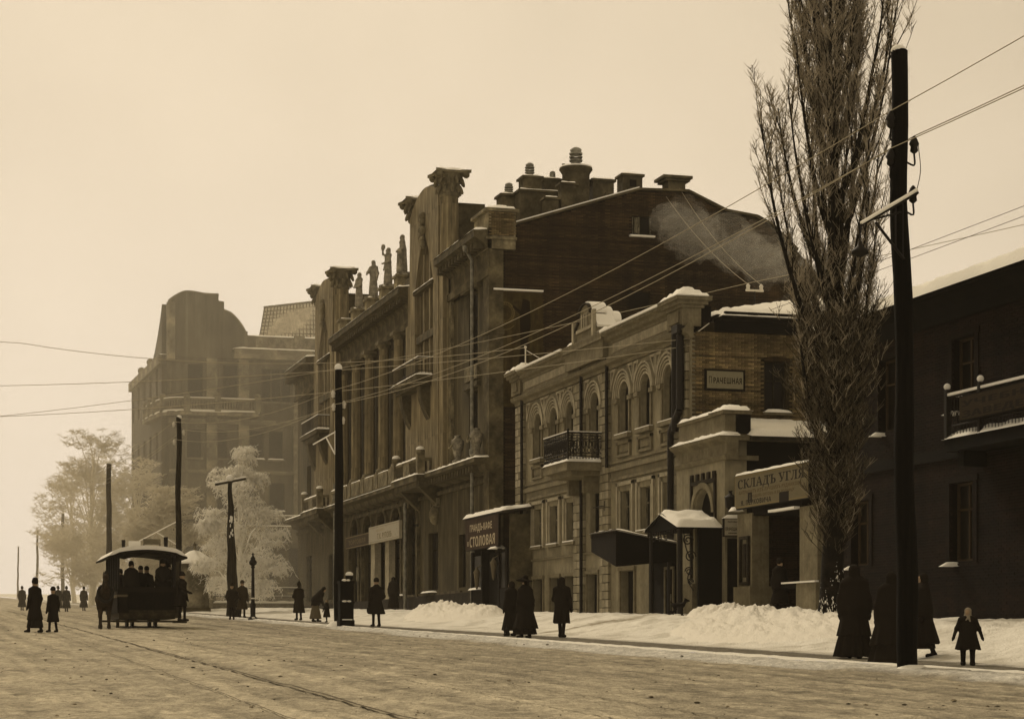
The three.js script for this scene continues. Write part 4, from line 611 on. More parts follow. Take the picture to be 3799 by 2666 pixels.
// ---------- annex with gabled entrance hood ----------
const N = thing('entrance_annex', 'single storey annex with snowy roof right of the villa, holding the arched street door', 'building', [27.8, 2.0, 65]);
{
  part(N, 'front_wall', extX(rect(62.95, 67.5, 1.0, 8.1), 25.6, 26.0, [archPts(64.85, 0.85, 1.2, 5.6)]), M.villa);
  part(N, 'door', bx(25.85, 25.92, 1.2, 6.6, 63.9, 65.8), M.darkWood); part(N, 'arch_moulding', extX(ringPts(64.85, 5.6, 0.88, 1.08), 25.5, 25.62), M.villaTrim);
  part(N, 'crenel_panel', [bx(25.52, 25.62, 3.4, 6.9, 65.9, 66.02), bx(25.52, 25.62, 3.4, 6.9, 63.68, 63.8), bx(25.52, 25.62, 6.62, 6.76, 63.8, 65.9), ...[0, 1, 2, 3, 4].map((k) => bx(25.52, 25.62, 6.76, 7.0, 63.72 + k * 0.52, 63.92 + k * 0.52))], M.darkStone);
  part(N, 'side_wall', [bx(26.0, 26.4, 1, 8.1, 62.97, 63.3)], M.villa, 'pale corner pier of the annex');
  part(N, 'side_wall', [bx(26.4, 31, 1, 8.1, 63.05, 63.4)], M.nearBlack, 'dark side wall of the annex, its shade put into the colour');  // near-black colour stands in for the shadow on this wall
  part(N, 'door', bx(25.68, 26.22, 1, 4.65, 62.9, 62.94), M.darkWood);
  part(N, 'cornice', [extS([[26, 7.3], [25.55, 7.3], [25.5, 7.45], [25.56, 7.5], [25.56, 7.85], [25.35, 8.0], [25.3, 8.12], [26, 8.15]], 62.7, 67.5), bx(26, 26.8, 7.3, 7.46, 62.88, 63.0), bx(26, 31.2, 7.95, 8.13, 62.7, 63.0)], M.villaTrim);
  part(N, 'snow_edge', snow(25.28, 26.2, 8.13, 62.65, 67.5, 0.14), M.snow);
  part(N, 'parapet', [bx(25.65, 26.0, 8.15, 8.85, 63.8, 67.4), bx(25.58, 26.05, 8.85, 8.98, 63.0, 67.4), bx(25.6, 26.4, 8.15, 8.85, 62.95, 64.1), bx(25.5, 26.55, 8.85, 9.0, 62.85, 64.2)], M.villaTrim);
  part(N, 'snow_cap', [snow(25.55, 26.1, 8.98, 64.0, 67.4, 0.12), snow(25.46, 26.6, 9.0, 62.8, 64.25, 0.16), snow(25.7, 26.4, 9.12, 63.05, 64.0, 0.12)], M.snow);
  part(N, 'pier_face', bx(26.0, 26.52, 8.2, 8.84, 62.9, 62.96), M.nearBlack);  // near-black plate over the near side of the parapet pier
  part(N, 'roof', extX([[62.6, 8.1], [67.1, 9.1], [67.1, 8.9], [62.6, 7.95]], 26.4, 31.3), M.roofTin);
  part(N, 'snow_cover', snow(26.4, 31.4, 8.12, 62.5, 67.1, 0.2, (x, s) => (s - 62.5) * 0.2), M.snow);
  part(N, 'plinth', [bx(25.45, 25.62, 1.2, 3.2, 65.6, 66.9)], M.villaTrim);
}
{
  const t = thing('street_lantern', 'small black lantern on the corner of the entrance annex', 'lantern', [25.5, 5.6, 63]);
  part(t, 'body', lathe([[0.06, 0], [0.16, 0.08], [0.19, 0.38], [0.22, 0.42], [0.06, 0.52], [0.05, 0.6], [0.08, 0.63]], 25.72, 5.62, 62.75, 6), M.iron); part(t, 'bracket', bar([25.72, 6.0, 62.75], [26.0, 6.1, 62.95], 0.025), M.iron);
}
plate('laundry_sign', 'small hanging laundry sign with snow on top beside the annex side door', [25.38, 26.06, 4.69, 5.34, 62.55, 62.62], 'S', signTex(256, 256, '#948e7c', (c) => { c.strokeStyle = '#2a2010'; c.lineWidth = 8; c.strokeRect(6, 6, 244, 244); c.fillStyle = '#2a2012'; fitText(c, 'ПАРОВАЯ', 52, 62, 152, 32); fitText(c, 'ПРАЧЕШНАЯ', 16, 182, 224, 74); c.fillRect(60, 206, 130, 12); }), M.nearBlack, 0.1);
{ // hood
  const t = thing('entrance_hood', 'gabled entrance hood with thick snow on an iron post before the arched door', 'porch', [24.8, 2.0, 64.7]);
  const g = [[63.1, 4.98], [64.7, 5.5], [66.3, 4.98], [66.3, 5.06], [64.7, 5.6], [63.1, 5.06]];
  part(t, 'roof', extX(g, 23.95, 25.6), M.nearBlack); part(t, 'gable', extX([[63.2, 4.98], [66.2, 4.98], [64.7, 5.5]], 24.0, 24.06), M.nearBlack);
  part(t, 'snow_cap', [snow(23.9, 25.62, 5.05, 63.0, 64.85, 0.2, (x, s) => (s - 63) * 0.30), snow(23.9, 25.62, 5.05, 64.6, 66.4, 0.12, (x, s) => (66.4 - s) * 0.31)], M.snow);
  part(t, 'side_panel', bx(24.75, 25.6, 1.5, 5.0, 63.2, 63.3), M.nearBlack, 'black side wall of the hood');
  part(t, 'post', [bar([24.12, 1.6, 63.3], [24.12, 5.0, 63.3], 0.1, 0.1, 8), bar([24.12, 1.6, 66.1], [24.12, 5.0, 66.1], 0.06)], M.iron);
  const sc = (x, y, r, sg, s) => tube(Array.from({ length: 16 }, (_, i) => { const a = i * 0.75, q = r * (1 - i / 18); return [x + sg * q * Math.cos(a), y + q * Math.sin(a), s]; }), 0.022, 40, 4);
  part(t, 'scrollwork', [sc(24.4, 4.6, 0.2, 1, 63.3), sc(24.5, 4.05, 0.2, 1, 63.3), sc(24.45, 3.55, 0.15, -1, 63.3), sc(24.5, 3.2, 0.11, 1, 63.3), tube([[24.25, 4.9, 63.3], [24.35, 4.3, 63.3], [24.55, 3.8, 63.3], [24.4, 3.3, 63.3], [24.6, 2.9, 63.3]], 0.022, 24, 4), ...[64, 64.6, 65.2, 65.8].map((s) => tube(Array.from({ length: 12 }, (_, i) => [24.1, 4.75 + 0.15 * (1 - i / 14) * Math.sin(i * 0.8), s + 0.2 * (1 - i / 14) * Math.cos(i * 0.8)]), 0.022, 30, 4))], M.iron);
  const dr = []; for (let s = 63.3; s < 66.2; s += 0.24) dr.push(ball(24.05, 4.9, s, 0.05, 1.6, 6)); part(t, 'fringe', dr, M.iron);
}
// ---------- coal yard gateway ----------
{
  const t = thing('coal_yard_gateway', 'gateway with pale piers and dark opening between the annex and the dark brick house', 'gateway', [26, 1.6, 59]);
  part(t, 'pier', [bx(25.7, 26.3, 1.0, 5.4, 60.85, 62.1), bx(25.6, 26.4, 1.0, 3.0, 60.8, 62.2)], M.villaTrim, 'pale left gate pier');
  part(t, 'pier', [bx(25.7, 26.3, 1.0, 5.35, 55.8, 57.1), bx(25.6, 26.4, 1.0, 3.0, 55.7, 57.15)], M.villaTrim, 'pale right gate pier');
  part(t, 'pilaster_panel', [bx(25.6, 25.7, 3.05, 4.65, 61.0, 61.1), bx(25.6, 25.7, 3.05, 4.65, 61.65, 61.75), bx(25.6, 25.7, 4.55, 4.65, 61.1, 61.65), bx(25.6, 25.7, 3.05, 3.15, 61.1, 61.65), bx(25.64, 25.7, 3.3, 4.4, 61.28, 61.48)], M.darkStone);
  part(t, 'lintel', [bx(25.75, 26.3, 5.3, 5.6, 57.0, 61.0)], M.darkWood); part(t, 'snow_edge', [bx(25.55, 25.75, 5.3, 5.38, 57.2, 59.2), snow(25.45, 25.9, 5.55, 61.9, 62.4, 0.14), bx(25.56, 25.7, 3.0, 3.05, 55.7, 58.2)], M.snow);
  part(t, 'jamb_wall', [bx(26.3, 30, 1, 5.3, 61.0, 61.3)], M.brickDark); part(t, 'jamb_wall', bx(26.3, 30, 1, 5.3, 56.4, 56.7), M.mortarDark); part(t, 'yard_roof', bx(26.3, 31, 5.3, 5.5, 56.4, 61.3), M.nearBlack); part(t, 'back_wall', bx(29.8, 30.2, 1, 5.3, 56.4, 61.3), M.nearBlack);
  brickwork(t, 'brick_courses', 26.35, 29.8, 1.8, 5.2, 60.98, 'S', mat([0.035, 0.018, 0.009], { map: stain, scale: 0.9 }), () => true, 55);
  part(t, 'gate_bar', bx(25.65, 25.78, 2.85, 3.0, 57.1, 58.9), M.darkWood);
}
plate('coal_store_sign', 'large weathered coal store sign with big black lettering over the gateway', [25.6, 25.7, 5.55, 6.7, 56.2, 62.1], 'X', signTex(1024, 224, '#655d47', (c) => {
  c.strokeStyle = '#7a6c46'; c.lineWidth = 6; c.strokeRect(8, 8, 1008, 208); c.fillStyle = '#0e0a06'; fitText(c, 'СКЛАДЪ УГЛЯ', 40, 92, 940, 84, 'bold $px serif'); c.fillStyle = '#4a3d22'; fitText(c, 'АНТРАЦИТЪ ИЗЪ ЛУЧШИХЪ РУДНИКОВЪ', 60, 132, 880, 34); fitText(c, 'ПРОДАЖА ОПТОМЪ И ВЪ РОЗНИЦУ', 220, 164, 620, 26);
  c.fillStyle = '#150f08'; c.fillRect(196, 128, 26, 66); c.fillRect(232, 128, 26, 66); c.fillRect(196, 128, 62, 12); fitText(c, 'Я. ПЕРКОВИЧА', 90, 208, 440, 46); c.fillRect(640, 160, 130, 64); }), M.nearBlack, 0.06);

// ---------- dark brick house at the right ----------
const D = thing('dark_brick_house', 'near-black two storey brick house, shade put into its brick colour, filling the right edge, snow along its eaves', 'building', [27, 1.4, 46]);
{
  const holes = [], wn = [[53.4, 3.42, 5.3, 1.15], [47.4, 3.32, 5.4, 1.25], [43.0, 3.3, 5.4, 1.25], [51.6, 7.15, 9.2, 1.2], [47.3, 7.3, 9.2, 1.2], [43.2, 7.3, 9.2, 1.2]];
  for (const [s, y0, y1, w] of wn) holes.push(rect(s - w / 2, s + w / 2, y0, y1));
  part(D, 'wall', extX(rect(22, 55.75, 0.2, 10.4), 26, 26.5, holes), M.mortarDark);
  for (const [s, y0, y1, w] of wn) { each(D, 'jamb', [bx(25.93, 26.02, y0 - 0.05, y1 + 0.1, s - w / 2 - 0.2, s - w / 2), bx(25.93, 26.02, y0 - 0.05, y1 + 0.1, s + w / 2, s + w / 2 + 0.2), bx(25.92, 26.02, y1, y1 + 0.16, s - w / 2 - 0.25, s + w / 2 + 0.25)], M.brickShade); const q = windowX(D, 26.25, s, y0, y1, w, { bars: [0.66], mat: mat([0.05, 0.035, 0.02]) }); part(q, 'sill', snow(25.78, 26.05, y0 - 0.1, s - w / 2 - 0.1, s + w / 2 + 0.1, 0.09), M.snow); }
  brickwork(D, 'brick_courses', 42, 55.7, 1.2, 10.1, 25.99, 'X', M.brickShade, (s, y) => !wn.some(([c, y0, y1, w]) => Math.abs(s - c) < w / 2 + 0.06 && y > y0 - 0.05 && y < y1 + 0.08), 71, 0.26, 0.08);
  part(D, 'end_wall', bx(26.5, 36, 0.2, 10.4, 55.35, 55.75), M.mortarDark);
  part(D, 'cornice', [extS([[26, 9.7], [25.9, 9.7], [25.8, 10.1], [25.55, 10.3], [25.4, 10.35], [25.4, 10.5], [26.2, 10.5]], 22, 56)], M.nearBlack);
  part(D, 'roof', extS([[25.4, 10.5], [31, 12.6], [31, 12.4], [25.4, 10.4]], 22, 56.1), M.roofTin); part(D, 'snow_cover', snow(25.35, 28.5, 10.5, 30, 56.2, 0.28, (x) => (x - 25.4) * 0.35), M.snow);
  part(D, 'string_course', bx(25.9, 26, 6.05, 6.35, 22, 55.75), M.nearBlack);
  const bal = part(D, 'balcony', [bx(25.1, 26, 6.1, 6.45, 38, 46.75), bx(25.3, 26, 5.7, 6.1, 46.1, 46.4), bx(25.3, 26, 5.7, 6.1, 43, 43.3)], M.nearBlack, 'long iron balcony with thick snow and a signboard');
  part(bal, 'snow_cover', snow(25.05, 26, 6.45, 38, 46.85, 0.2), M.snow);
  const rl = [bar([25.15, 7.5, 38], [25.15, 7.5, 46.7], 0.03), bar([25.15, 7.5, 46.7], [26, 7.5, 46.7], 0.03), bar([25.15, 6.75, 38], [25.15, 6.75, 46.7], 0.02)]; for (let s = 38; s <= 46.7; s += 0.16) { rl.push(bar([25.15, 6.45, s], [25.15, 7.5, s], 0.012, 0.012, 4)); if (Math.round(s / 0.16) % 2) rl.push(tube(Array.from({ length: 7 }, (_, i) => [25.15, 7.0 + 0.14 * Math.sin(i * 1.05), s + 0.13 * Math.cos(i * 1.05)]), 0.014, 8, 4)); } rl.push(bx(25.08, 25.2, 6.4, 7.7, 46.6, 46.74), bx(25.08, 25.2, 6.4, 7.7, 44.9, 45.02)); part(bal, 'railing', rl, M.iron);
  part(bal, 'snow_edge', [bx(25.1, 25.2, 7.53, 7.6, 38, 46.6), bx(25.2, 26, 7.53, 7.57, 46.66, 46.74), ball(25.14, 7.78, 46.67, 0.09), ball(25.14, 7.78, 44.96, 0.09)], M.snow);
  part(D, 'downpipe', [cyl(25.85, 43.9, 1.2, 10.3, 0.07, 0.07, 8)], M.iron);
  part(D, 'roof_hook', tube([[25.6, 10.9, 50.0], [25.6, 11.2, 50.0], [25.6, 11.25, 49.9], [25.6, 11.45, 49.92]], 0.025, 12, 5), M.iron);
}
plate('balcony_sign', 'dark framed signboard with worn ochre ground hung on the iron balcony', [24.98, 25.08, 6.78, 7.42, 41, 45.75], 'X', signTex(1024, 200, '#2a200f', (c) => { c.fillStyle = '#0d0905'; for (const [y, h, t] of [[18, 74, 'УЧЕБНОЕ'], [108, 78, 'ЗАВЕДЕНІЕ']]) { fitText(c, t, 20, y + h - 4, 960, h); fitText(c, t, 26, y + h - 4, 960, h); } }), M.nearBlack);
// ---------- corner house across the side street (front on s = 170) ----------
const K = thing('corner_house', 'pale hazy corner house with a big curved gable, rounded balcony and patterned mansard roof', 'building', [27, 3.9, 178]);
{
  const S = 170, holes = [], wn = [];
  const win = (x, y0, y1, w, bars) => { holes.push(rect(x - w / 2, x + w / 2, y0, y1)); wn.push([x, y0, y1, w, bars]); };
  for (const x of [21.2, 24.15, 31.3, 34.5]) { win(x, 21.3, 24.4, 1.25); }
  win(27.2, 21.4, 24.2, 0.75, [0.6]); win(28.05, 21.4, 24.2, 0.75, [0.6]); win(28.9, 21.4, 24.2, 0.75, [0.6]);
  for (const x of [21.1, 23.3, 26.4, 28.05, 31.3, 34.5]) win(x, 16.5, 18.9, 1.2);
  for (const x of [20.3, 23.3, 25.8, 28.15, 31.3, 34.5]) win(x, 12.1, 14.5, 1.3);
  for (const x of [21, 24, 27, 30, 33, 36]) win(x, 5.2, 9.0, 1.7);
  const left = 19.0;
  part(K, 'wall', extS(rect(left + 0.8, 42, 2.5, 25.2), S, S + 0.5, holes), M.greyPlaster);
  for (const [x, y0, y1, w, bars] of wn) { const q = windowS(K, x, S + 0.2, y0, y1, w, { bars: bars ?? [0.65], mat: M.frame }); part(q, 'sill', bx(x - w / 2 - 0.15, x + w / 2 + 0.15, y0 - 0.15, y0, S - 0.2, S), M.greyTrim); }
  part(K, 'snow_edge', [[28.05, 16.5], [28.15, 12.1], [26.4, 16.5], [25.8, 12.1], [31.3, 16.5]].map(([x, y]) => snow(x - 0.75, x + 0.75, y, S - 0.25, S + 0.02, 0.1)), M.snow);
  // rounded corner and the left street side, turned a little outwards
  const cor = new THREE.CylinderGeometry(0.9, 0.9, 22.7, 16, 1, false); cor.translate(left + 0.85, 13.85, -(S + 0.85)); part(K, 'rounded_corner', cor, M.greyPlaster);
  const side = extS(rect(0, 20.2, 2.5, 25.2), 0, 0.5, [].concat(...[0, 1, 2, 3].map((r_) => [3, 7, 11, 15, 19].map((q) => rect(q - 0.7, q + 0.7, [5.2, 12.1, 16.5, 21.3][r_], [9, 14.5, 18.9, 24.3][r_])))));
  const rot = new THREE.Matrix4().makeRotationY(Math.PI / 2 + 0.03).setPosition(left - 0.02, 0, -(S + 0.8)); side.applyMatrix4(rot); part(K, 'side_wall', side, M.greyPlaster, 'receding left side wall above the trees');
  const back = bx(left + 0.6, 42, 2.5, 25.1, S + 0.7, S + 0.8); part(K, 'dark_interior', back, M.nearBlack);
  const sc = extS([[0, 24.4], [20.6, 24.4], [20.6, 25.2], [0, 25.2]], -0.3, 0.75); sc.applyMatrix4(rot); const scs = part(K, 'cornice', [sc], M.greyTrim); const ss_ = snow(0, 20.6, 25.2, -0.3, 0.75, 0.12); ss_.applyMatrix4(rot); part(scs, 'snow_edge', ss_, M.snow);
  // front cornice and low parapet
  const fc = part(K, 'cornice', extS(rect(24.4, 42, 24.9, 25.75), S - 0.9, S + 0.2), M.greyTrim); part(fc, 'snow_edge', snow(24.3, 42, 25.75, S - 0.95, S + 0.1, 0.14), M.snow);
  part(K, 'parapet', [bx(25.4, 42, 25.7, 26.95, S - 0.05, S + 0.4), ...[27, 28, 29, 30.2, 31].map((x) => bx(x - 0.3, x + 0.3, 26.1, 26.6, S - 0.12, S)), bx(29.6, 30.5, 25.7, 27.1, S - 0.2, S + 0.4)], M.greyTrim); part(K, 'snow_edge', snow(25.4, 42, 26.95, S - 0.1, S + 0.5, 0.12), M.snow);
  // big curved gable with its hollow flank
  const g = [[18.95, 24.9], [18.98, 27.5], [19.08, 29.55], [19.4, 29.86], [19.89, 30.22], [20.4, 30.38], [21.57, 30.36], [22.1, 30.25], [23.15, 30.26], [23.15, 29.8], [23.62, 29.72], [23.62, 29.0], [24.2, 28.75], [24.65, 28.35], [25.05, 27.85], [25.4, 27.25], [25.55, 26.95], [26.3, 26.95], [26.3, 25.6], [24.6, 24.9]];
  part(K, 'gable', extS(g, S - 0.15, S + 0.75), M.greyPlaster, 'tall curved gable with a stepped top and a sweeping shoulder');
  part(K, 'gable_coping', [tube([[19.0, 29.6, S + 0.2], [19.4, 29.93, S + 0.2], [20.4, 30.45, S + 0.2], [22.1, 30.33, S + 0.2], [23.2, 30.33, S + 0.2]], 0.14, 24, 6), tube([[23.65, 29.05, S + 0.2], [24.25, 28.8, S + 0.2], [25.1, 27.9, S + 0.2], [25.6, 27.0, S + 0.2]], 0.12, 20, 6), bx(18.85, 19.5, 24.7, 29.5, S - 0.3, S + 0.5)], M.greyTrim);
  const sg = extS([[0.5, 25.2], [7.5, 25.2], [5.5, 25.8], [3.2, 27.2], [1.4, 28.6], [0.5, 29.5]], -0.05, 0.4); sg.applyMatrix4(rot); part(K, 'gable', sg, M.greyPlaster);
  part(K, 'roof_vase', [[18.5, 188], [18.7, 182], [18.9, 178]].map(([x, s]) => [cyl(x, s, 25.2, 25.9, 0.25, 0.3, 8), ball(x, 26.0, s, 0.35)]), M.greyTrim);
  part(K, 'roof', bx(left + 0.9, 42, 24.6, 25.2, S + 0.5, S + 20), M.roofTin);
  // mansard with diamond pattern
  const ms = new THREE.BufferGeometry(); ms.setAttribute('position', new THREE.Float32BufferAttribute([26.8, 26.8, -171.5, 32.6, 26.8, -171.5, 32.9, 31.0, -175, 27.8, 30.2, -175, 26.8, 26.8, -171.5, 27.8, 30.2, -175, 29.2, 30.2, -182, 28.6, 26.8, -184, 32.6, 26.8, -171.5, 34.5, 26.8, -176, 32.9, 31.0, -175], 3)); ms.setIndex([0, 1, 2, 0, 2, 3, 4, 5, 6, 4, 6, 7, 8, 9, 10]); ms.computeVertexNormals();
  const mr = part(K, 'mansard_roof', ms, mat([0.62, 0.56, 0.43], { map: faint, scale: 2, side: true }), 'steep mansard roof patterned like fish scales');
  const seam = []; const pt = (u, v) => [lerp(lerp(26.8, 32.6, u), lerp(27.8, 32.9, u), v), lerp(26.8, lerp(30.2, 31.0, u), v), lerp(171.5, 175, v) - 0.05];
  for (let k = 0; k < 18; k++) seam.push(bar(pt(k / 18, 0.03), pt(Math.min(1, (k + 0.3) / 18), 0.98), 0.04, 0.04, 4)); for (let j = 1; j < 9; j++) for (let k = 0; k < 18; k++) seam.push(bar(pt((k + 0.05) / 18, j / 9), pt((k + 0.95) / 18, j / 9 - 0.015), 0.045, 0.045, 4)); part(mr, 'seam', seam, M.oldTrim); part(mr, 'ridge', bar([27.8, 30.25, 175], [32.9, 31.05, 175], 0.1), M.oldTrim);
  part(mr, 'snow_drift', extS([[29.9, 26.95], [32.5, 26.95], [32.7, 29.6], [32.2, 28.0], [31.6, 27.3]], 171.2, 171.5), M.snow);
  part(K, 'roof_vent', cyl(25.75, 172, 26.9, 27.6, 0.12, 0.2, 8), M.iron);
  // long balcony round the corner
  const bp = [[17.6, 178], [17.9, 174], [18.3, 171.2], [19.0, 169.6], [20.2, 169.1], [26.4, 169.0]];
  const slab = [...bp, [26.4, 170.2], [19.2, 170.4], [19.2, 178]].map(([x, s]) => [x, -s]); const sl = new THREE.ExtrudeGeometry(shapeOf(slab.map(([x, z]) => [x, -z])), { depth: 0.35, bevelEnabled: false }); sl.rotateX(-Math.PI / 2); sl.translate(0, 20.0, 0);
  const flat = sl.clone(); const kb = part(K, 'balcony', sl, M.greyTrim, 'long balustraded balcony rounding the corner');
  const path3 = (y) => bp.map(([x, s]) => [x + 0.12, y, s + 0.15]); part(kb, 'rail', [tube(path3(21.35), 0.11, 60, 5), tube(path3(20.5), 0.07, 60, 5)], M.greyTrim); part(kb, 'snow_edge', [tube(path3(20.38), 0.13, 60, 5), tube(path3(21.47), 0.06, 60, 4)], M.snow);
  const cv = new THREE.CatmullRomCurve3(path3(20.4).map((p) => V(...p))), bl = [], ps = []; for (let k = 0; k <= 70; k++) { const q = cv.getPointAt(k / 70); bl.push(cyl(q.x, -q.z, 20.4, 21.3, 0.07, 0.07, 5)); } for (const k of [0.06, 0.2, 0.33, 0.46, 0.62, 0.78, 0.99]) { const q = cv.getPointAt(k); ps.push(bx(q.x - 0.25, q.x + 0.25, 20.35, 21.65, -q.z - 0.25, -q.z + 0.25), ball(q.x, 21.75, -q.z, 0.26, 0.7)); } part(kb, 'baluster', bl, M.greyTrim).userData.kind = 'stuff'; each(kb, 'post', ps, M.greyTrim);
  // bands and darker ground floor
  each(K, 'string_course', [bx(19, 42, 15.2, 15.5, S - 0.15, S), bx(19, 42, 11.3, 11.7, S - 0.2, S), bx(19, 42, 19.4, 19.8, S - 0.15, S), bx(19, 42, 10.5, 10.8, S - 0.25, S)], M.greyTrim); part(K, 'snow_edge', [bx(26, 36, 11.7, 11.8, S - 0.22, S), bx(26.8, 35, 10.8, 10.9, S - 0.27, S)], M.snow);
  part(K, 'ground_floor_facing', [bx(19.6, 20, 3, 10.4, S - 0.12, S - 0.003), bx(22.1, 22.9, 3, 10.4, S - 0.12, S - 0.003), bx(25, 26, 3, 10.4, S - 0.12, S - 0.003), bx(28.1, 29.0, 3, 10.4, S - 0.12, S - 0.003), bx(31.0, 32, 3, 10.4, S - 0.12, S - 0.003), bx(19.6, 38, 3, 5.0, S - 0.1, S - 0.003)], M.oldPlaster);
  each(K, 'pilaster', [22.6, 25.3, 30.0, 32.6].map((x) => bx(x - 0.45, x + 0.45, 11.8, 24.9, S - 0.18, S - 0.003)), M.greyTrim);
}
// garden railing before it
{
  const t = thing('garden_fence', 'low garden fence with snowy rails and a stone post before the corner house', 'fence', [24, 3.6, 150]);
  part(t, 'base_wall', bx(20, 30, 3.0, 3.95, 149.9, 150.3), M.oldTrim); part(t, 'snow_edge', snow(20, 30, 3.95, 149.85, 150.35, 0.16), M.snow);
  part(t, 'rail', [bx(20, 30, 5.0, 5.08, 150.05, 150.12), bx(20, 30, 4.4, 4.46, 150.05, 150.12)], M.iron); part(t, 'snow_edge', [bx(20, 27.8, 5.08, 5.15, 150.03, 150.14), bx(20, 28.1, 4.46, 4.5, 150.03, 150.14)], M.snow);
  for (let k = 0; k < 40; k++) part(t, 'picket', cyl(20.08 + k * 0.16, 150.09, 4.0, 5.2, 0.012, 0.012, 4), M.iron);
  part(t, 'post', [bx(19.2, 20, 3.0, 5.4, 149.8, 150.6)], M.greyTrim); part(t, 'snow_cap', snow(19.1, 20.1, 5.4, 149.7, 150.7, 0.14), M.snow);
  part(t, 'post', bx(28.1, 28.3, 3.0, 6.9, 149.9, 150.1), M.iron);
}
// ---------- kiosk ----------
{
  const t = thing('street_kiosk', 'round advertising kiosk with a snowy cone roof behind the horse tram', 'kiosk', [16.55, 3.1, 133]);
  part(t, 'body', cyl(16.55, 133, 2.9, 6.15, 0.95, 0.95, 18), M.greyTrim); part(t, 'poster', [0.2, 0.8, 1.4, -0.4].map((a, i) => { const g = new THREE.CylinderGeometry(0.97, 0.97, 0.9, 8, 1, true, Math.PI * 0.3 + a * 0.9 - 0.9, 0.42); g.translate(16.55, 5.2 - (i % 2) * 0.3, -133); return g; }), mat([0.3, 0.27, 0.19], { map: stain, scale: 0.4, side: true }));
  const rf = part(t, 'roof', lathe([[1.65, 0], [1.62, 0.06], [0.9, 0.35], [0.3, 0.75], [0.08, 0.85]], 16.55, 6.15, 133, 20), M.greyTrim); part(rf, 'snow_cap', lathe([[1.7, 0.0], [1.68, 0.12], [0.95, 0.45], [0.35, 0.85], [0.0, 0.95]], 16.55, 6.17, 133, 20), M.snow); part(rf, 'finial', lathe([[0.05, 0], [0.1, 0.15], [0.05, 0.25], [0.12, 0.38], [0.02, 0.6]], 16.55, 7.05, 133, 8), M.greyTrim);
  part(t, 'base', cyl(16.55, 133, 2.8, 3.3, 1.1, 1.05, 18), M.oldTrim);
}
// ---------- poles ----------
function insul(x, y, s) { return lathe([[0.025, 0], [0.07, 0.04], [0.06, 0.12], [0.09, 0.16], [0.05, 0.26], [0.02, 0.3]], x, y, s, 10); }
function wobblePole(x, y0, s, y1, r0, r1, lx, m, seed) { const T = new Tubes(), pts = [], rr = [], N = 26; for (let k = 0; k <= N; k++) { const t = k / N; pts.push(V(x + lx * t + 0.05 * n2(t * 3, seed), lerp(y0, y1, t), s)); rr.push(lerp(r0, r1, t) * (1 + 0.06 * n2(t * 7, seed + 5))); } T.add(pts, rr, 14); const g = T.build(), cap = ball(pts[N].x, y1, s, r1 * 0.97, 0.35, 14); return [g, cap]; }
{
  const s = 31.15, x = 16.03, t = thing('telegraph_pole', 'tall thick black wooden pole in the right foreground with bracket and insulators', 'pole', [x, 0.6, s], 'wooden wire poles lining the street');
  part(t, 'shaft', wobblePole(x + 0.02, 0.3, s, 11.33, 0.185, 0.14, -0.2, M.pole, 3), M.pole); part(t, 'snow_cap', ball(x - 0.18, 11.34, s, 0.13, 0.75, 10), M.snow);
  part(t, 'foot_snow', lathe([[0.3, -0.06], [0.25, 0.02], [0.2, 0.05], [0.17, 0.06]], x + 0.06, ground(x, s), s - 0.05, 14), M.snow);
  for (const [a, y, d] of [[-0.32, 10.0, -1], [0.12, 9.6, 1], [0.1, 8.75, 1], [-0.32, 9.35, -1]]) { const i = part(t, 'insulator', insul(x + a, y, s), M.iron); part(i, 'hook', tube([[x - 0.14 + (d > 0 ? 0.12 : 0), y - 0.16, s], [x + a, y - 0.2, s], [x + a, y, s]], 0.018, 10, 5), M.iron); }
  part(t, 'bracket_arm', [bar([x + 0.12, 8.9, s - 0.15], [x - 0.95, 8.28, s - 0.15], 0.025), bar([x - 0.2, 8.55, s - 0.15], [x - 0.7, 8.4, s - 0.15], 0.018)], M.iron); part(t, 'frost', [bar([x + 0.1, 8.95, s - 0.15], [x - 0.95, 8.32, s - 0.15], 0.033)], M.frostTwig);
  part(t, 'brace', [bar([x - 0.15, 7.75, s - 0.15], [x - 0.68, 8.35, s - 0.15], 0.025), bar([x - 0.3, 8.62, s - 0.15], [x - 0.3, 7.95, s - 0.15], 0.015), bar([x - 0.17, 8.7, s - 0.15], [x - 0.17, 7.8, s - 0.15], 0.015)], M.iron);
  part(t, 'hanging_lamp', [lathe([[0.05, 0], [0.15, 0.05], [0.13, 0.12], [0.05, 0.18], [0.03, 0.26]], x - 0.97, 7.75, s - 0.15, 12), bar([x - 0.97, 8.0, s - 0.15], [x - 0.95, 8.28, s - 0.15], 0.012)], M.iron); part(t, 'lead_wire', tube([[x + 0.2, 9.75, s], [x + 0.24, 9.3, s], [x + 0.12, 8.8, s]], 0.008, 12, 4), M.wireDark);
}
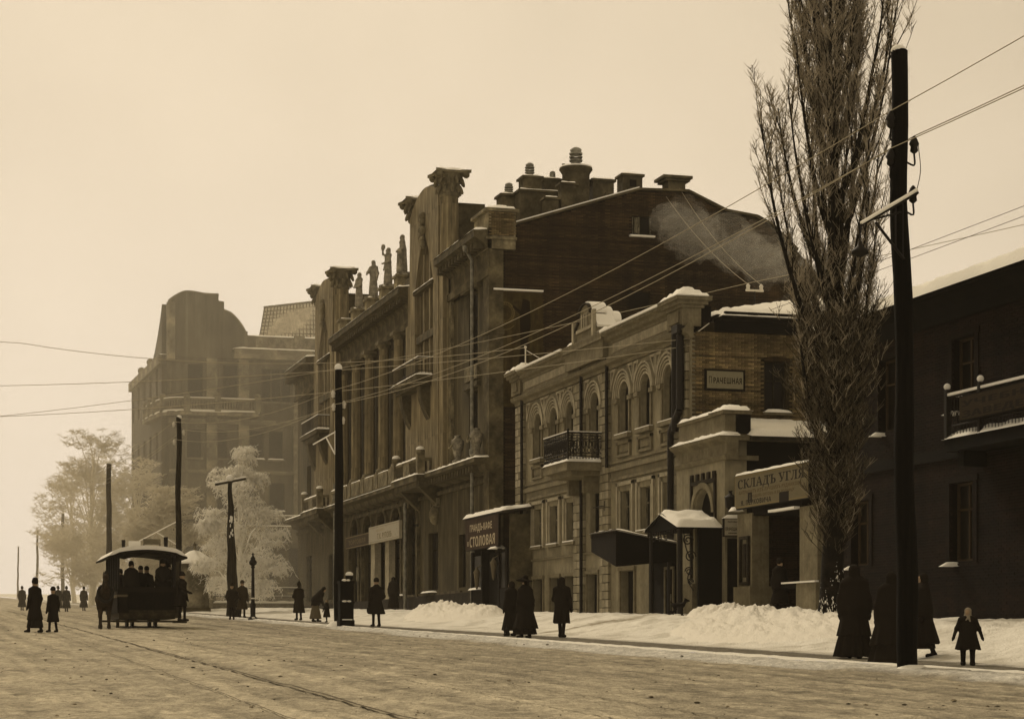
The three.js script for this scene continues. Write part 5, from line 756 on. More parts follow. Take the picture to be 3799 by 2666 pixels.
{
  const s = 75.4, x = 14.86, t = thing('telegraph_pole', 'black wooden pole with snow cap and white insulators standing before the colonnaded house', 'pole', [x, 1.7, s], 'wooden wire poles lining the street');
  part(t, 'shaft', wobblePole(x, 1.5, s, 11.55, 0.2, 0.13, -0.02, M.pole, 7), M.pole); part(t, 'snow_cap', ball(x - 0.02, 11.6, s, 0.15, 1.1, 10), M.snow);
  for (const [a, y] of [[-0.22, 10.45], [0.2, 10.05], [-0.2, 9.95], [0.16, 9.45]]) { const i = part(t, 'insulator', insul(x + a, y, s), M.porcelain); part(i, 'hook', bar([x, y - 0.1, s], [x + a, y, s], 0.02), M.iron); }
  part(t, 'bracket_arm', [bar([x + 0.1, 9.3, s], [x - 1.0, 8.65, s], 0.03), bar([x - 0.5, 8.95, s], [x - 0.15, 8.3, s], 0.03), bar([x - 0.15, 9.2, s], [x - 0.15, 8.3, s], 0.02)], M.frostTwig);
  part(t, 'foot_snow', lathe([[0.5, -0.05], [0.4, 0.06], [0.3, 0.14], [0.24, 0.16]], x, ground(x, s), s, 14), M.snow);
}
{
  const s = 74.7, x = 14.98, g0 = ground(x, s), t = thing('street_post', 'stout dark square-bodied post with a snow-capped round head beside the wooden pole', 'post', [x, g0, s]);
  part(t, 'body', [bx(x - 0.25, x + 0.26, g0 - 0.1, g0 + 1.68, s - 0.25, s + 0.25), bx(x - 0.28, x + 0.29, g0 - 0.05, g0 + 0.22, s - 0.28, s + 0.28), bx(x - 0.28, x + 0.29, g0 + 1.6, g0 + 1.7, s - 0.28, s + 0.28), bx(x - 0.28, x + 0.29, g0 + 0.85, g0 + 0.92, s - 0.28, s + 0.28)], M.pole); part(t, 'head', ball(x + 0.14, g0 + 1.85, s, 0.15, 1), M.pole);
  part(t, 'snow_cap', [ball(x + 0.14, g0 + 1.95, s, 0.15, 0.7), ball(x - 0.1, g0 + 1.72, s - 0.24, 0.1, 0.5), ball(x + 0.05, g0 + 1.72, s - 0.26, 0.08, 0.5), ball(x - 0.1, g0 + 0.93, s - 0.28, 0.1, 0.4), ball(x + 0.08, g0 + 0.93, s - 0.28, 0.09, 0.4), bx(x - 0.18, x + 0.2, g0 + 0.22, g0 + 0.26, s - 0.3, s - 0.25)], M.snow);
}
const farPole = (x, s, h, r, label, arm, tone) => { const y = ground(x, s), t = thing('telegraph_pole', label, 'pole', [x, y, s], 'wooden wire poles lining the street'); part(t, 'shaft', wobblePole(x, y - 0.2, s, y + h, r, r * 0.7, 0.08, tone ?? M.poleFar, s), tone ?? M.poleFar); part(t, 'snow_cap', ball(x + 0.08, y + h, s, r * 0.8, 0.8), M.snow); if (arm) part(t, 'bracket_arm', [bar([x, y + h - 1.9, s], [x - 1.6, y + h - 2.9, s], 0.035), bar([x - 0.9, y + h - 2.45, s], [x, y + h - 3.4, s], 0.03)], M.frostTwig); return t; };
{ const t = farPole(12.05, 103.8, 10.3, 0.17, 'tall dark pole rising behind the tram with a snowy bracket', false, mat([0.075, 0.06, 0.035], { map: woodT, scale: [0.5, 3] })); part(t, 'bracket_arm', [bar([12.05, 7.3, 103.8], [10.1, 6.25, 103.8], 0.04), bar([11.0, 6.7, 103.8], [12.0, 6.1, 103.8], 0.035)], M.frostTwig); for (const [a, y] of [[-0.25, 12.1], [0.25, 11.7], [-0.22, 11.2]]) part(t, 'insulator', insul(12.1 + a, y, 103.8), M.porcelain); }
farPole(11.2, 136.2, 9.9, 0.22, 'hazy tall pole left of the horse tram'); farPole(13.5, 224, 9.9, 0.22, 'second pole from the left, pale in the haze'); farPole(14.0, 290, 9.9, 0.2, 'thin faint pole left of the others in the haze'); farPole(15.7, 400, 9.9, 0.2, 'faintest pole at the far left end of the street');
{
  const x = 14.9, s = 104.4, y = ground(x, s), t = thing('telegraph_pole', 'frosted tapering pole with a snowy crossarm in front of the white tree', 'pole', [x, y, s], 'wooden wire poles lining the street');
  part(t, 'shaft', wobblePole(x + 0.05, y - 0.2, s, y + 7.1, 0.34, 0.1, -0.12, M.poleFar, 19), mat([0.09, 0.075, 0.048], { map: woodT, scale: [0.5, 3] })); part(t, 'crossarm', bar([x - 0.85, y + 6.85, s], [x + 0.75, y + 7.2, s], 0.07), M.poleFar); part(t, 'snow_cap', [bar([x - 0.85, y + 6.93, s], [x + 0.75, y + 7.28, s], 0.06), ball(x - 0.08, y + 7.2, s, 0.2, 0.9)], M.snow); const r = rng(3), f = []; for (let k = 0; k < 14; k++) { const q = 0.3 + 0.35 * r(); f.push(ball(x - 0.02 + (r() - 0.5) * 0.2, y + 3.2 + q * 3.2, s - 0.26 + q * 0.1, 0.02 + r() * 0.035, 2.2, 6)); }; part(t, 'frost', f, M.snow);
}
{
  const x = 14.5, s = 94.5, y = ground(x, s), t = thing('lamp_post', 'slim iron lamp post with a small bulbous head beside the two waiting men', 'street lamp', [x, y, s]);
  part(t, 'post', [lathe([[0.24, -0.05], [0.22, 0.06], [0.12, 0.14], [0.13, 0.7], [0.09, 0.8], [0.065, 2.4], [0.11, 2.45], [0.06, 2.52]], x, y, s, 10)], M.iron); part(t, 'head', lathe([[0.06, 0], [0.17, 0.1], [0.19, 0.2], [0.1, 0.32], [0.12, 0.36], [0.03, 0.5], [0.06, 0.56], [0.0, 0.66]], x, y + 2.5, s, 10), M.iron); part(t, 'snow_cap', [ball(x, y + 2.76, s, 0.12, 0.6), ball(x, y + 0.06, s - 0.15, 0.1, 0.5), ball(x, y + 0.98, s - 0.05, 0.11, 0.3)], M.snow);
}
// ---------- frost mist hanging in the street beyond the square ----------
{
  const mm = new THREE.MeshPhysicalMaterial({ color: C(0.9, 0.86, 0.74), roughness: 1, specularIntensity: 0, transparent: true, opacity: 0.07, side: THREE.DoubleSide, depthWrite: false }), g = [];
  for (const [x, s, rx, ry, rs] of [[8, 139, 260, 170, 5], [6, 157, 280, 180, 6], [0, 178, 340, 240, 6]]) { const e = new THREE.SphereGeometry(1, 64, 40), p = e.attributes.position; for (let i = 0; i < p.count; i++) { const f = 1 + 0.06 * n3d(p.getX(i) * 1.3 + s, p.getY(i) * 1.3, p.getZ(i) * 1.3); p.setXYZ(i, p.getX(i) * f, p.getY(i) * f, p.getZ(i) * f); } e.scale(rx, ry, rs); e.translate(x, 0.0225 * s, -s); e.computeVertexNormals(); g.push(e); }
  const o = single('frost_mist', 'thin pale frost mist hanging across the far end of the street', 'mist', g, mm); o.userData.kind = 'stuff'; o.castShadow = false;
}
// ---------- wires ----------
function wire(label, pts, sag, r, m, group) {             // sags between successive supports
  const all = []; for (let k = 0; k < pts.length - 1; k++) { const [a, b] = [pts[k], pts[k + 1]], q = Array.isArray(sag) ? sag[k] : sag; for (let i = k ? 1 : 0; i <= 20; i++) { const t = i / 20; all.push(V(lerp(a[0], b[0], t), lerp(a[1], b[1], t) - 4 * q * t * (1 - t), lerp(a[2], b[2], t))); } }
  const T = new Tubes(); T.add(all, all.map(() => r), 4); single('overhead_wire', label, 'wire', T.build(), m, group);
}
const GW = 'wires strung along the wooden poles', GX = 'wires strung across the street';
wire('uppermost of the pole wires from the foreground pole', [[17.6, 14.1, -6], [15.71, 10.3, 31.15], [14.64, 10.74, 75.4], [11.85, 12.4, 103.8], [9.5, 13, 160]], [0.7, 0.55, 0.5, 0.5], 0.0095, M.rope, GW);
wire('middle of the three pole wires from the foreground pole', [[18.3, 12.6, -6], [16.15, 9.9, 31.15], [15.06, 10.32, 75.4], [12.35, 12.0, 103.8], [10.2, 12.6, 160]], [0.7, 0.55, 0.5, 0.5], 0.0095, M.rope, GW);
wire('lowest of the three pole wires from the foreground pole', [[18.1, 12.5, -6], [15.71, 9.66, 31.15], [14.66, 10.2, 75.4], [11.88, 11.5, 103.8], [9.7, 12.1, 160]], [0.75, 0.75, 0.6, 0.5], 0.0095, M.rope, GW);
wire('top cross-street wire ending at the mast on the villa', [[-8, 18.8, 118], [4.5, 17.0, 110], [26.07, 14.6, 88.23]], [0.1, 0.9], 0.015, M.rope, GX);
wire('second cross-street wire ending at the villa corner bracket', [[-10, 14.6, 112], [26.0, 12.0, 67.2]], [0.75], 0.0125, M.rope, GX);
wire('third cross-street wire reaching the brick wall of the villa', [[-10, 12.8, 112], [26.05, 11.75, 67.12]], [0.95], 0.0125, M.rope, GX);
wire('wire climbing from the left to the bracket on the villa roof', [[-4, 12.4, 112], [33.1, 16.3, 78.8], [44, 17.5, 60]], [0.9, 0.1], 0.0125, M.rope, GX);
wire('left of two stay wires from the brick gable to the villa roof', [[35.0, 23.4, 94], [33.1, 16.25, 78.8]], [0.35], 0.0125, M.rope, 'stay wires over the villa roof'); wire('right of two stay wires from the chimney to the villa roof', [[35.9, 24.0, 94.5], [33.7, 16.25, 78.8]], [0.45], 0.0125, M.rope, 'stay wires over the villa roof');
wire('upper of two thin wires above the dark brick house', [[26, 12.15, 60], [26, 12.05, 20]], [0.1], 0.008, M.wireDark, 'thin wires above the dark brick house'); wire('lower of two thin wires above the dark brick house', [[26, 11.9, 60], [26, 11.8, 20]], [0.1], 0.008, M.wireDark, 'thin wires above the dark brick house');

// ---------- trees ----------
function poplar() {
  const X = 22.0, S = 46.8, y0 = ground(X, S), t = thing('poplar_tree', 'tall bare poplar with dense upright branches on the snowy sidewalk', 'tree', [X, y0, S]), r = rng(2024);
  const trunk = new Tubes(), limbs = new Tubes(), twigs = new Tubes(), fine = new Tubes(), white = new Tubes();
  const tp = [], tr = []; for (let k = 0; k <= 30; k++) { const q = k / 30; tp.push(V(X + 0.10 * n2(q * 4, 2) + 0.1 * q, y0 - 0.2 + 19.5 * q, S + 0.1 * n2(q * 4, 6))); tr.push(lerp(0.31, 0.05, Math.pow(q, 0.8)) + 0.2 * Math.exp(-q * 40)); } trunk.add(tp, tr, 12);
  const at = (h) => { const q = clamp(h / 19.5, 0, 1) * 30, i = Math.min(29, Math.floor(q)); return tp[i].clone().lerp(tp[i + 1], q - i); };
  const curve = (p0, dir, len, rad, n, up, jit, T, sides, minR) => { const pts = [p0.clone()], rr = [rad], d = dir.clone(), p = p0.clone(); for (let k = 1; k <= n; k++) { d.y += up; d.x += (r() - 0.5) * jit; d.z += (r() - 0.5) * jit; d.normalize(); p.addScaledVector(d, len / n); pts.push(p.clone()); rr.push(Math.max(minR, rad * (1 - 0.9 * k / n))); } T.add(pts, rr, sides); return pts; };
  const on = (pts, q) => { const f = q * (pts.length - 1), i = Math.min(pts.length - 2, Math.floor(f)); return [pts[i].clone().lerp(pts[i + 1], f - i), pts[i + 1].clone().sub(pts[i]).normalize()]; };
  const side = (d, a, out) => { const u = new THREE.Vector3(Math.cos(a), 0, Math.sin(a)); return d.clone().multiplyScalar(1).addScaledVector(u, out).normalize(); };
  const brush = (pts, count, L) => { for (let k = 0; k < count; k++) { const [b, d] = on(pts, 0.08 + 0.92 * r()), a = r() * 6.283, rime = r() < 0.75 * sstep(5, 10.5, b.y - y0) + 0.1, tw = curve(b, side(d, a, 0.8), L * (0.5 + 0.8 * r()), 0.011, 4, 0.24, 0.3, rime ? white : twigs, 3, 0.006); const m = 2 + Math.floor(r() * 4); for (let j = 0; j < m; j++) { const [c, e] = on(tw, 0.2 + 0.75 * r()); curve(c, side(e, r() * 6.283, 1.0), 0.12 + 0.22 * r(), 0.008, 2, 0.2, 0.3, rime ? white : fine, 3, 0.005); } } };
  // plumes: strong limbs that leave the trunk, swing upright and carry their own brush
  for (let k = 0; k < 46; k++) {
    const h = 3.2 + 12.5 * Math.pow((k + r()) / 46, 0.9), a = k * 2.399 + 0.8 * r(), reach = clamp(0.28 + 0.055 * h, 0.4, 0.8) * (0.25 + 0.9 * r()) * (Math.cos(a) < -0.2 ? 1.2 : 0.85), L = (h < 6 ? 5.2 : h < 11 ? 6.2 : 4.5) * (0.75 + 0.4 * r());
    const p = curve(at(h), new THREE.Vector3(Math.cos(a) * reach, 0.85, Math.sin(a) * reach).normalize(), L, 0.04 + 0.055 * (1 - h / 18) + 0.02 * r(), 12, 0.17, 0.10, limbs, 6, 0.012);
    for (let j = 0; j < 12; j++) { const [b, d] = on(p, 0.1 + 0.85 * r()); const q = curve(b, side(d, r() * 6.283, 0.36), L * (0.16 + 0.2 * r()), 0.02, 7, 0.12, 0.2, limbs, 4, 0.008); brush(q, 10, 0.34); }
    brush(p, 30, 0.40);
  }
  // fine growth round the lower trunk
  for (let k = 0; k < 430; k++) { const h = 1.7 + 5.8 * Math.pow(r(), 0.8), a = r() * 6.283, q = curve(at(h), new THREE.Vector3(Math.cos(a), 0.15 + 0.9 * r(), Math.sin(a)).normalize(), 0.75 + 0.19 * h * (0.4 + r() * 0.7), 0.016, 6, 0.16, 0.35, limbs, 3, 0.007); brush(q, 6, 0.34); }
  part(t, 'trunk', trunk.build(), M.bark); part(t, 'limbs', limbs.build(), M.bark); part(t, 'twigs', twigs.build(), M.twig).userData.kind = 'stuff'; part(t, 'twigs', fine.build(), mat([0.12, 0.10, 0.065])).userData.kind = 'stuff'; part(t, 'frosted_twigs', white.build(), mat([0.36, 0.31, 0.225])).userData.kind = 'stuff';
  // snow driven against the foot of the trunk, ragged at its edges
  const sp = [], si = [], na = 110, nh = 150; for (let j = 0; j <= nh; j++) for (let i = 0; i <= na; i++) { const h = 1.55 * j / nh, a = Math.PI * 0.5 + (i / na - 0.5) * 3.0, c = at(h + 0.2), R = 0.30 + 0.2 * Math.exp(-h * 2.05) + 0.022; sp.push(c.x + R * Math.cos(a), y0 + h - 0.05, c.z + R * Math.sin(a)); if (i && j && n2(a * 2 + 5, h * 2.2) * 0.6 + n2(a * 7, h * 6) * 0.45 + 0.2 * n2(a * 20, h * 16) > -0.55 + 1.25 * Math.sqrt(h / 1.55) + 0.6 * Math.abs(i / na - 0.45)) { const k = j * (na + 1) + i; si.push(k - na - 2, k - na - 1, k - 1, k - na - 1, k, k - 1); } }
  const sg = new THREE.BufferGeometry(); sg.setAttribute('position', new THREE.Float32BufferAttribute(sp, 3)); sg.setIndex(si); sg.computeVertexNormals(); part(t, 'snow', sg, M.snow);
}
poplar();
function frostTree(label, x, s, h, w, seed, m, dense, droop, clumps, trunkM) {
  const y0 = ground(x, s), t = thing('frosted_tree', label, 'tree', [x, y0, s]), r = rng(seed), tr = new Tubes(), tw = new Tubes();
  const tp = []; for (let k = 0; k <= 12; k++) tp.push(V(x + 0.35 * n2(k * 0.25, seed), y0 - 0.2 + h * 0.96 * k / 12, s + 0.3 * n2(k * 0.25, seed + 3))); tr.add(tp, tp.map((_, k) => lerp(0.17, 0.02, k / 12) * h / 9), 8);
  const spray = (c, L) => { for (let j = 0; j < 7; j++) { const e = r() * 6.283, l = L * (0.4 + 0.8 * r()), d1 = c.clone().add(new THREE.Vector3(Math.cos(e) * l * 0.5, l * (0.4 - 0.25 * droop * r()), Math.sin(e) * l * 0.5)), d2 = d1.clone().add(new THREE.Vector3(Math.cos(e) * l * 0.35, l * (0.25 - droop * (0.4 + 0.8 * r())), Math.sin(e) * l * 0.35)); tw.add([c, d1, d2], [0.017, 0.015, 0.007], 3); for (let i = 0; i < 3; i++) { const u = d1.clone().lerp(d2, r()), v = u.clone().add(new THREE.Vector3((r() - 0.5) * l * 0.5, l * (0.2 - 0.55 * droop * r()), (r() - 0.5) * l * 0.5)); tw.add([u, v], [0.013, 0.006], 3); } } };
  const cl = clumps ?? Array.from({ length: 36 }, (_, k) => { const q = 0.12 + 0.84 * r(), a = k * 2.4 + r(), e = Math.sqrt(Math.max(0.08, 1 - ((q - 0.48) / 0.52) ** 2)) * (0.55 + 0.45 * r()); return [Math.cos(a) * e * 0.85, q, w * (0.14 + 0.09 * r()), Math.sin(a) * e * 0.85]; });
  for (const [cx, q, R, cz] of cl) {
    const f = clamp(q - 0.22 - 0.1 * r(), 0.12, 0.9) * 12, i = Math.min(11, Math.floor(f)), b = tp[i].clone().lerp(tp[i + 1], f - i), c = new THREE.Vector3(x + cx * w / 2, y0 + q * h, -s + (cz ?? (r() - 0.5)) * w / 2), mid = b.clone().lerp(c, 0.5).add(new THREE.Vector3(0, 0.06 * h, 0));
    tr.add([b, mid, c, c.clone().add(new THREE.Vector3((c.x - b.x) * 0.3, -0.02 * h, (c.z - b.z) * 0.3))], [0.06, 0.04, 0.025, 0.01], 4);
    for (let k = 0; k < dense; k++) { const u = r() * 2 - 1, a = r() * 6.283, rr = R * Math.cbrt(0.15 + 0.85 * r()), g = Math.sqrt(1 - u * u), p = c.clone().add(new THREE.Vector3(rr * g * Math.cos(a), rr * u * 0.75, rr * g * Math.sin(a))); if (k % 2) tr.add([c.clone().lerp(mid, r() * 0.4), p], [0.018, 0.01], 3); spray(p, 0.35 + 0.5 * r()); }
  }
  part(t, 'trunk', tr.build(), trunkM ?? M.hazeTwig); part(t, 'crown', tw.build(), m).userData.kind = 'stuff'; return t;
}
frostTree('white hoar-frosted weeping tree before the corner house', 18.3, 125, 10.6, 4.9, 5, M.frostTwig, 44, 1.0, [[0.12, 0.92, 0.7], [0.0, 0.82, 0.8], [-0.42, 0.78, 1.0], [0.52, 0.79, 0.55], [-0.1, 0.68, 1.2], [0.25, 0.6, 1.0], [-0.62, 0.55, 0.85], [0.62, 0.56, 1.0], [-0.85, 0.5, 0.55], [0.78, 0.44, 0.9], [-0.15, 0.45, 1.1], [-0.6, 0.34, 1.1], [0.5, 0.32, 1.1], [0.85, 0.27, 0.8], [-0.85, 0.27, 0.7], [0.05, 0.24, 1.1], [-0.4, 0.16, 0.9], [0.6, 0.14, 0.9]], M.frostTwig);
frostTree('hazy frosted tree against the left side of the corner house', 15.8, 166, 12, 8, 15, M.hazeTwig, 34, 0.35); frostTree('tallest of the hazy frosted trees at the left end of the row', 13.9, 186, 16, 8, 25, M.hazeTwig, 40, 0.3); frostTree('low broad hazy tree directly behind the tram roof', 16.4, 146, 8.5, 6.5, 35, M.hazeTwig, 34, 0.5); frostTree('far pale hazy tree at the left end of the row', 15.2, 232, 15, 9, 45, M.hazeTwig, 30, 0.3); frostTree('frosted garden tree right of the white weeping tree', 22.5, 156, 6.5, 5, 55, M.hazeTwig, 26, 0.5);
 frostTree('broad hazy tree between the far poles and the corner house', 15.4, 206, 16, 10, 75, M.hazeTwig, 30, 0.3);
// ---------- figures: smooth bodies meshed from distance fields ----------
function netMesh(f, lo, hi, cell) {                      // surface nets
  const n = [0, 1, 2].map((k) => Math.ceil((hi[k] - lo[k]) / cell) + 2), [nx, ny, nz] = n, val = new Float32Array(nx * ny * nz), id = new Int32Array(nx * ny * nz).fill(-1), P = [], I = [];
  for (let z = 0, q = 0; z < nz; z++) for (let y = 0; y < ny; y++) for (let x = 0; x < nx; x++, q++) val[q] = f(lo[0] + (x - 0.5) * cell, lo[1] + (y - 0.5) * cell, lo[2] + (z - 0.5) * cell);
  const st = [1, nx, nx * ny], corner = [0, 1, nx, nx + 1, nx * ny, nx * ny + 1, nx * ny + nx, nx * ny + nx + 1];
  for (let z = 0; z < nz - 1; z++) for (let y = 0; y < ny - 1; y++) for (let x = 0; x < nx - 1; x++) {
    const b = x + y * nx + z * nx * ny; let m = 0; for (let k = 0; k < 8; k++) if (val[b + corner[k]] < 0) m |= 1 << k;
    if (m === 0 || m === 255) continue;
    let sx = 0, sy = 0, sz = 0, c = 0;
    for (let a = 0; a < 8; a++) for (let ax = 0; ax < 3; ax++) { if (a & (1 << ax)) continue; const e = a | (1 << ax), va = val[b + corner[a]], ve = val[b + corner[e]]; if ((va < 0) === (ve < 0)) continue; const t = va / (va - ve); sx += (a & 1) + (ax === 0 ? t : 0); sy += ((a >> 1) & 1) + (ax === 1 ? t : 0); sz += ((a >> 2) & 1) + (ax === 2 ? t : 0); c++; }
    id[b] = P.length / 3; P.push(lo[0] + (x - 0.5 + sx / c) * cell, lo[1] + (y - 0.5 + sy / c) * cell, lo[2] + (z - 0.5 + sz / c) * cell);
  }
  for (let z = 1; z < nz - 1; z++) for (let y = 1; y < ny - 1; y++) for (let x = 1; x < nx - 1; x++) {
    const b = x + y * nx + z * nx * ny; for (let ax = 0; ax < 3; ax++) { const va = val[b] < 0, vb = val[b + st[ax]] < 0; if (va === vb) continue; const u = st[(ax + 1) % 3], v = st[(ax + 2) % 3], q = [id[b], id[b - u], id[b - u - v], id[b - v]]; if (q.some((k) => k < 0)) continue; if (va) I.push(q[0], q[1], q[2], q[0], q[2], q[3]); else I.push(q[0], q[2], q[1], q[0], q[3], q[2]); }
  }
  const g = new THREE.BufferGeometry(); g.setAttribute('position', new THREE.Float32BufferAttribute(P, 3)); g.setIndex(I); g.computeVertexNormals(); return g;
}
// bones: [ax, ay, az, bx, by, bz, ra, rb, squash x?, squash z?]; k: blend radius
function field(bones, k, cut) {
  return (x, y, z) => {
    let d = 9;
    for (const b of bones) {
      const sx = b[8] ?? 1, sz = b[9] ?? 1, ax = b[0] / sx, az = b[2] / sz, ux = b[3] / sx - ax, uy = b[4] - b[1], uz = b[5] / sz - az, px = x / sx - ax, py = y - b[1], pz = z / sz - az;
      const L = ux * ux + uy * uy + uz * uz, t = L > 0 ? clamp((px * ux + py * uy + pz * uz) / L, 0, 1) : 0;
      const e = (Math.hypot(px - ux * t, py - uy * t, pz - uz * t) - (b[6] + (b[7] - b[6]) * t)) * Math.min(sx, sz);
      const h = clamp(0.5 + 0.5 * (d - e) / k, 0, 1); d = lerp(d, e, h) - k * h * (1 - h);
    }
    return cut ? Math.max(d, cut(x, y, z)) : d;
  };
}
function bounds(bones, m = 0.06) { const lo = [9, 9, 9], hi = [-9, -9, -9]; for (const b of bones) for (let k = 0; k < 3; k++) { const sq = k === 0 ? b[8] ?? 1 : k === 2 ? b[9] ?? 1 : 1; lo[k] = Math.min(lo[k], b[k] - b[6] * sq - m, b[k + 3] - b[7] * sq - m); hi[k] = Math.max(hi[k], b[k] + b[6] * sq + m, b[k + 3] + b[7] * sq + m); } return [lo, hi]; }
const mesh = (bones, k, cell, cut) => netMesh(field(bones, k, cut), ...bounds(bones), cell);
// a dressed person facing +z at the origin, 1.75 m unless scaled; returns named geometries
function personParts(o) {
  const lg = o.legR ?? 1, c = o.cell ?? 0.03, body = [], coat = [], hat = [], lean = o.lean ?? 0, st = o.stride ?? 0.06, tw = o.hipW ?? 0.09;
  const bend = (x, y, z) => { if (y < 0.95 || !lean) return [x, y, z]; const d = y - 0.95, a = lean; return [x, 0.95 + d * Math.cos(a) - z * Math.sin(a), z * Math.cos(a) + d * Math.sin(a)]; };
  const B = (L, a, b, ra, rb, sx, sz) => L.push([...bend(...a), ...bend(...b), ra, rb, sx, sz]);
  // head with brow, nose, chin, ears; neck
  const T = o.headTurn ?? 0, hr = (x, y, z) => [x * Math.cos(T) + z * Math.sin(T), y, z * Math.cos(T) - x * Math.sin(T)];
  B(body, hr(0, 1.665, -0.005), hr(0, 1.63, 0.015), 0.09, 0.078, 0.9, 1.05); B(body, hr(0, 1.58, 0.04), hr(0, 1.56, 0.05), 0.052, 0.038); B(body, hr(0, 1.645, 0.095), hr(0, 1.617, 0.112), 0.012, 0.018); for (const q of [-1, 1]) { B(body, hr(q * 0.082, 1.65, 0), hr(q * 0.08, 1.61, 0), 0.02, 0.014); B(body, hr(q * 0.035, 1.672, 0.075), hr(q * 0.045, 1.67, 0.07), 0.016, 0.014); }
  B(body, [0, 1.45, -0.01], [0, 1.58, 0], 0.062, 0.058);
  // trunk, legs, boots
  B(body, [0, 0.98, 0], [0, 1.36, 0], 0.14, 0.15, 1.1, 0.75);
  for (const q of [-1, 1]) { const z = q * st, kz = q * st * 0.5 + 0.03, foot = o.foot ?? 0.14; body.push([q * tw, 0.94, 0, q * tw, 0.5, kz, 0.09 * lg, 0.062 * lg], [q * tw, 0.5, kz, q * tw, 0.09, z, 0.06 * lg, 0.05 * lg], [q * tw, 0.055, z - 0.02, q * (tw + 0.015), 0.045, z + foot, 0.055 * lg, 0.045 * lg]); }
  // coat: shoulders, chest, waist, skirt with a hem
  const hem = o.hem ?? 0.5, hw = o.hemW ?? 0.26, ww = o.waist ?? 0.15, sh = o.shoulder ?? 0.17;
  B(coat, [-sh, 1.42, -0.005], [sh, 1.42, -0.005], 0.072, 0.072, 1, 1.1); B(coat, [0, 1.4, 0], [0, 1.1, 0.005], 0.165, ww, 1.15, 0.8);
  coat.push([0, 1.1, 0, 0, hem, o.swing ?? 0, ww, hw, 1.08, o.hemZ ?? 0.85]); if (lean) B(coat, [0, 1.05, 0], [0, 1.2, 0], 0.16, 0.16, 1.1, 0.85);
  for (const q of [-1, 1]) {
    const A = o.arms?.[q < 0 ? 0 : 1] ?? 'down', s0 = [q * (sh + 0.03), 1.41, 0];
    const [e, h] = A === 'down' ? [[q * 0.265, 1.13, -0.02], [q * 0.27, 0.88, 0.05]] : A === 'pocket' ? [[q * 0.30, 1.14, -0.05], [q * 0.2, 0.98, 0.12]] : A === 'front' ? [[q * 0.27, 1.12, 0.06], [q * 0.06, 1.04, 0.22]] : A === 'flare' ? [[q * 0.34, 1.14, -0.02], [q * 0.42, 0.9, 0.03]] : A === 'out' ? [[q * 0.34, 1.16, 0.02], [q * 0.42, 0.93, 0.06]] : [[q * 0.24, 1.18, 0.15], [q * 0.12, 1.08, 0.34]];
    B(coat, s0, e, 0.068, 0.058, 1, 1); B(coat, e, h, 0.057, 0.05);
    // mittened hand: palm, thumb, gently curled mitten
    const dx = h[0] - e[0], dy = h[1] - e[1], dz = h[2] - e[2], L = Math.hypot(dx, dy, dz), p1 = [h[0] + dx / L * 0.07, h[1] + dy / L * 0.07, h[2] + dz / L * 0.07], p2 = [h[0] + dx / L * 0.14, h[1] + dy / L * 0.14, h[2] + dz / L * 0.14 + 0.015];
    B(body, h, p1, 0.034, 0.042); B(body, p1, p2, 0.04, 0.026); B(body, [h[0] - q * 0.02, h[1] + dy / L * 0.04, h[2] + 0.025], [p1[0] - q * 0.03, p1[1], p1[2] + 0.05], 0.018, 0.014); B(body, e, h, 0.035, 0.03); B(body, s0, e, 0.045, 0.035);
  }
  if (o.collar) B(coat, [0, 1.48, -0.01], [0, 1.52, -0.01], 0.1, 0.095); if (o.cape) { B(coat, [0, 1.4, 0], [0, 1.0, 0], 0.2, 0.29, 1.1, 0.8); }
  if (o.muff) B(coat, [-0.13, 1.06, 0.22], [0.13, 1.06, 0.22], 0.085, 0.085);
  const H = o.hat, hy = 1.70;
  if (H === 'cap') { B(hat, [0, hy + 0.04, -0.01], [0, hy + 0.06, 0.0], 0.105, 0.1, 1, 1.05); B(hat, [-0.04, hy + 0.02, 0.1], [0.04, hy + 0.02, 0.1], 0.03, 0.03, 1, 1.3); }
  else if (H === 'fur') { B(hat, [0, hy - 0.01, -0.005], [0, hy + 0.05, -0.01], 0.108, 0.095); }
  else if (H === 'pointed') { B(hat, [0, hy, 0], [0, hy + 0.05, 0], 0.105, 0.09); B(hat, [0, hy + 0.05, 0], [0, hy + 0.2, -0.02], 0.07, 0.015); B(hat, [0, 1.6, -0.06], [0, 1.68, -0.04], 0.09, 0.09); }
  else if (H === 'brim') { B(hat, [0, hy, 0], [0, hy + 0.1, -0.01], 0.095, 0.085); B(hat, [-0.16, hy + 0.0, 0], [0.16, hy + 0.03, 0.02], 0.03, 0.045, 1, 5); B(hat, [0.06, hy + 0.1, 0], [0.16, hy + 0.07, 0], 0.05, 0.03); B(hat, [0, 1.6, -0.07], [0, 1.66, -0.06], 0.075, 0.08); }
  else if (H === 'bowler') { B(hat, [0, hy, 0], [0, hy + 0.08, 0], 0.1, 0.09); B(hat, [0, hy - 0.01, 0], [0, hy - 0.01, 0.01], 0.03, 0.03, 4.6, 5); }
  else if (H === 'scarf' || H === 'hood') { B(hat, hr(0, 1.68, -0.025), hr(0, 1.62, -0.025), 0.108, 0.1); B(hat, [0, 1.6, -0.03], [0, 1.5, -0.02], 0.09, 0.12, 1.1, 0.9); if (H === 'scarf') { B(hat, [0, 1.52, 0.05], [0.02, 1.46, 0.09], 0.055, 0.05); B(hat, [0.02, 1.47, 0.09], [0.06, 1.37, 0.13], 0.035, 0.03); B(hat, [0, 1.47, 0.09], [-0.06, 1.4, 0.13], 0.03, 0.025); } }
  const cutHem = (x, y) => hem + 0.012 * Math.sin(x * 30) - y;
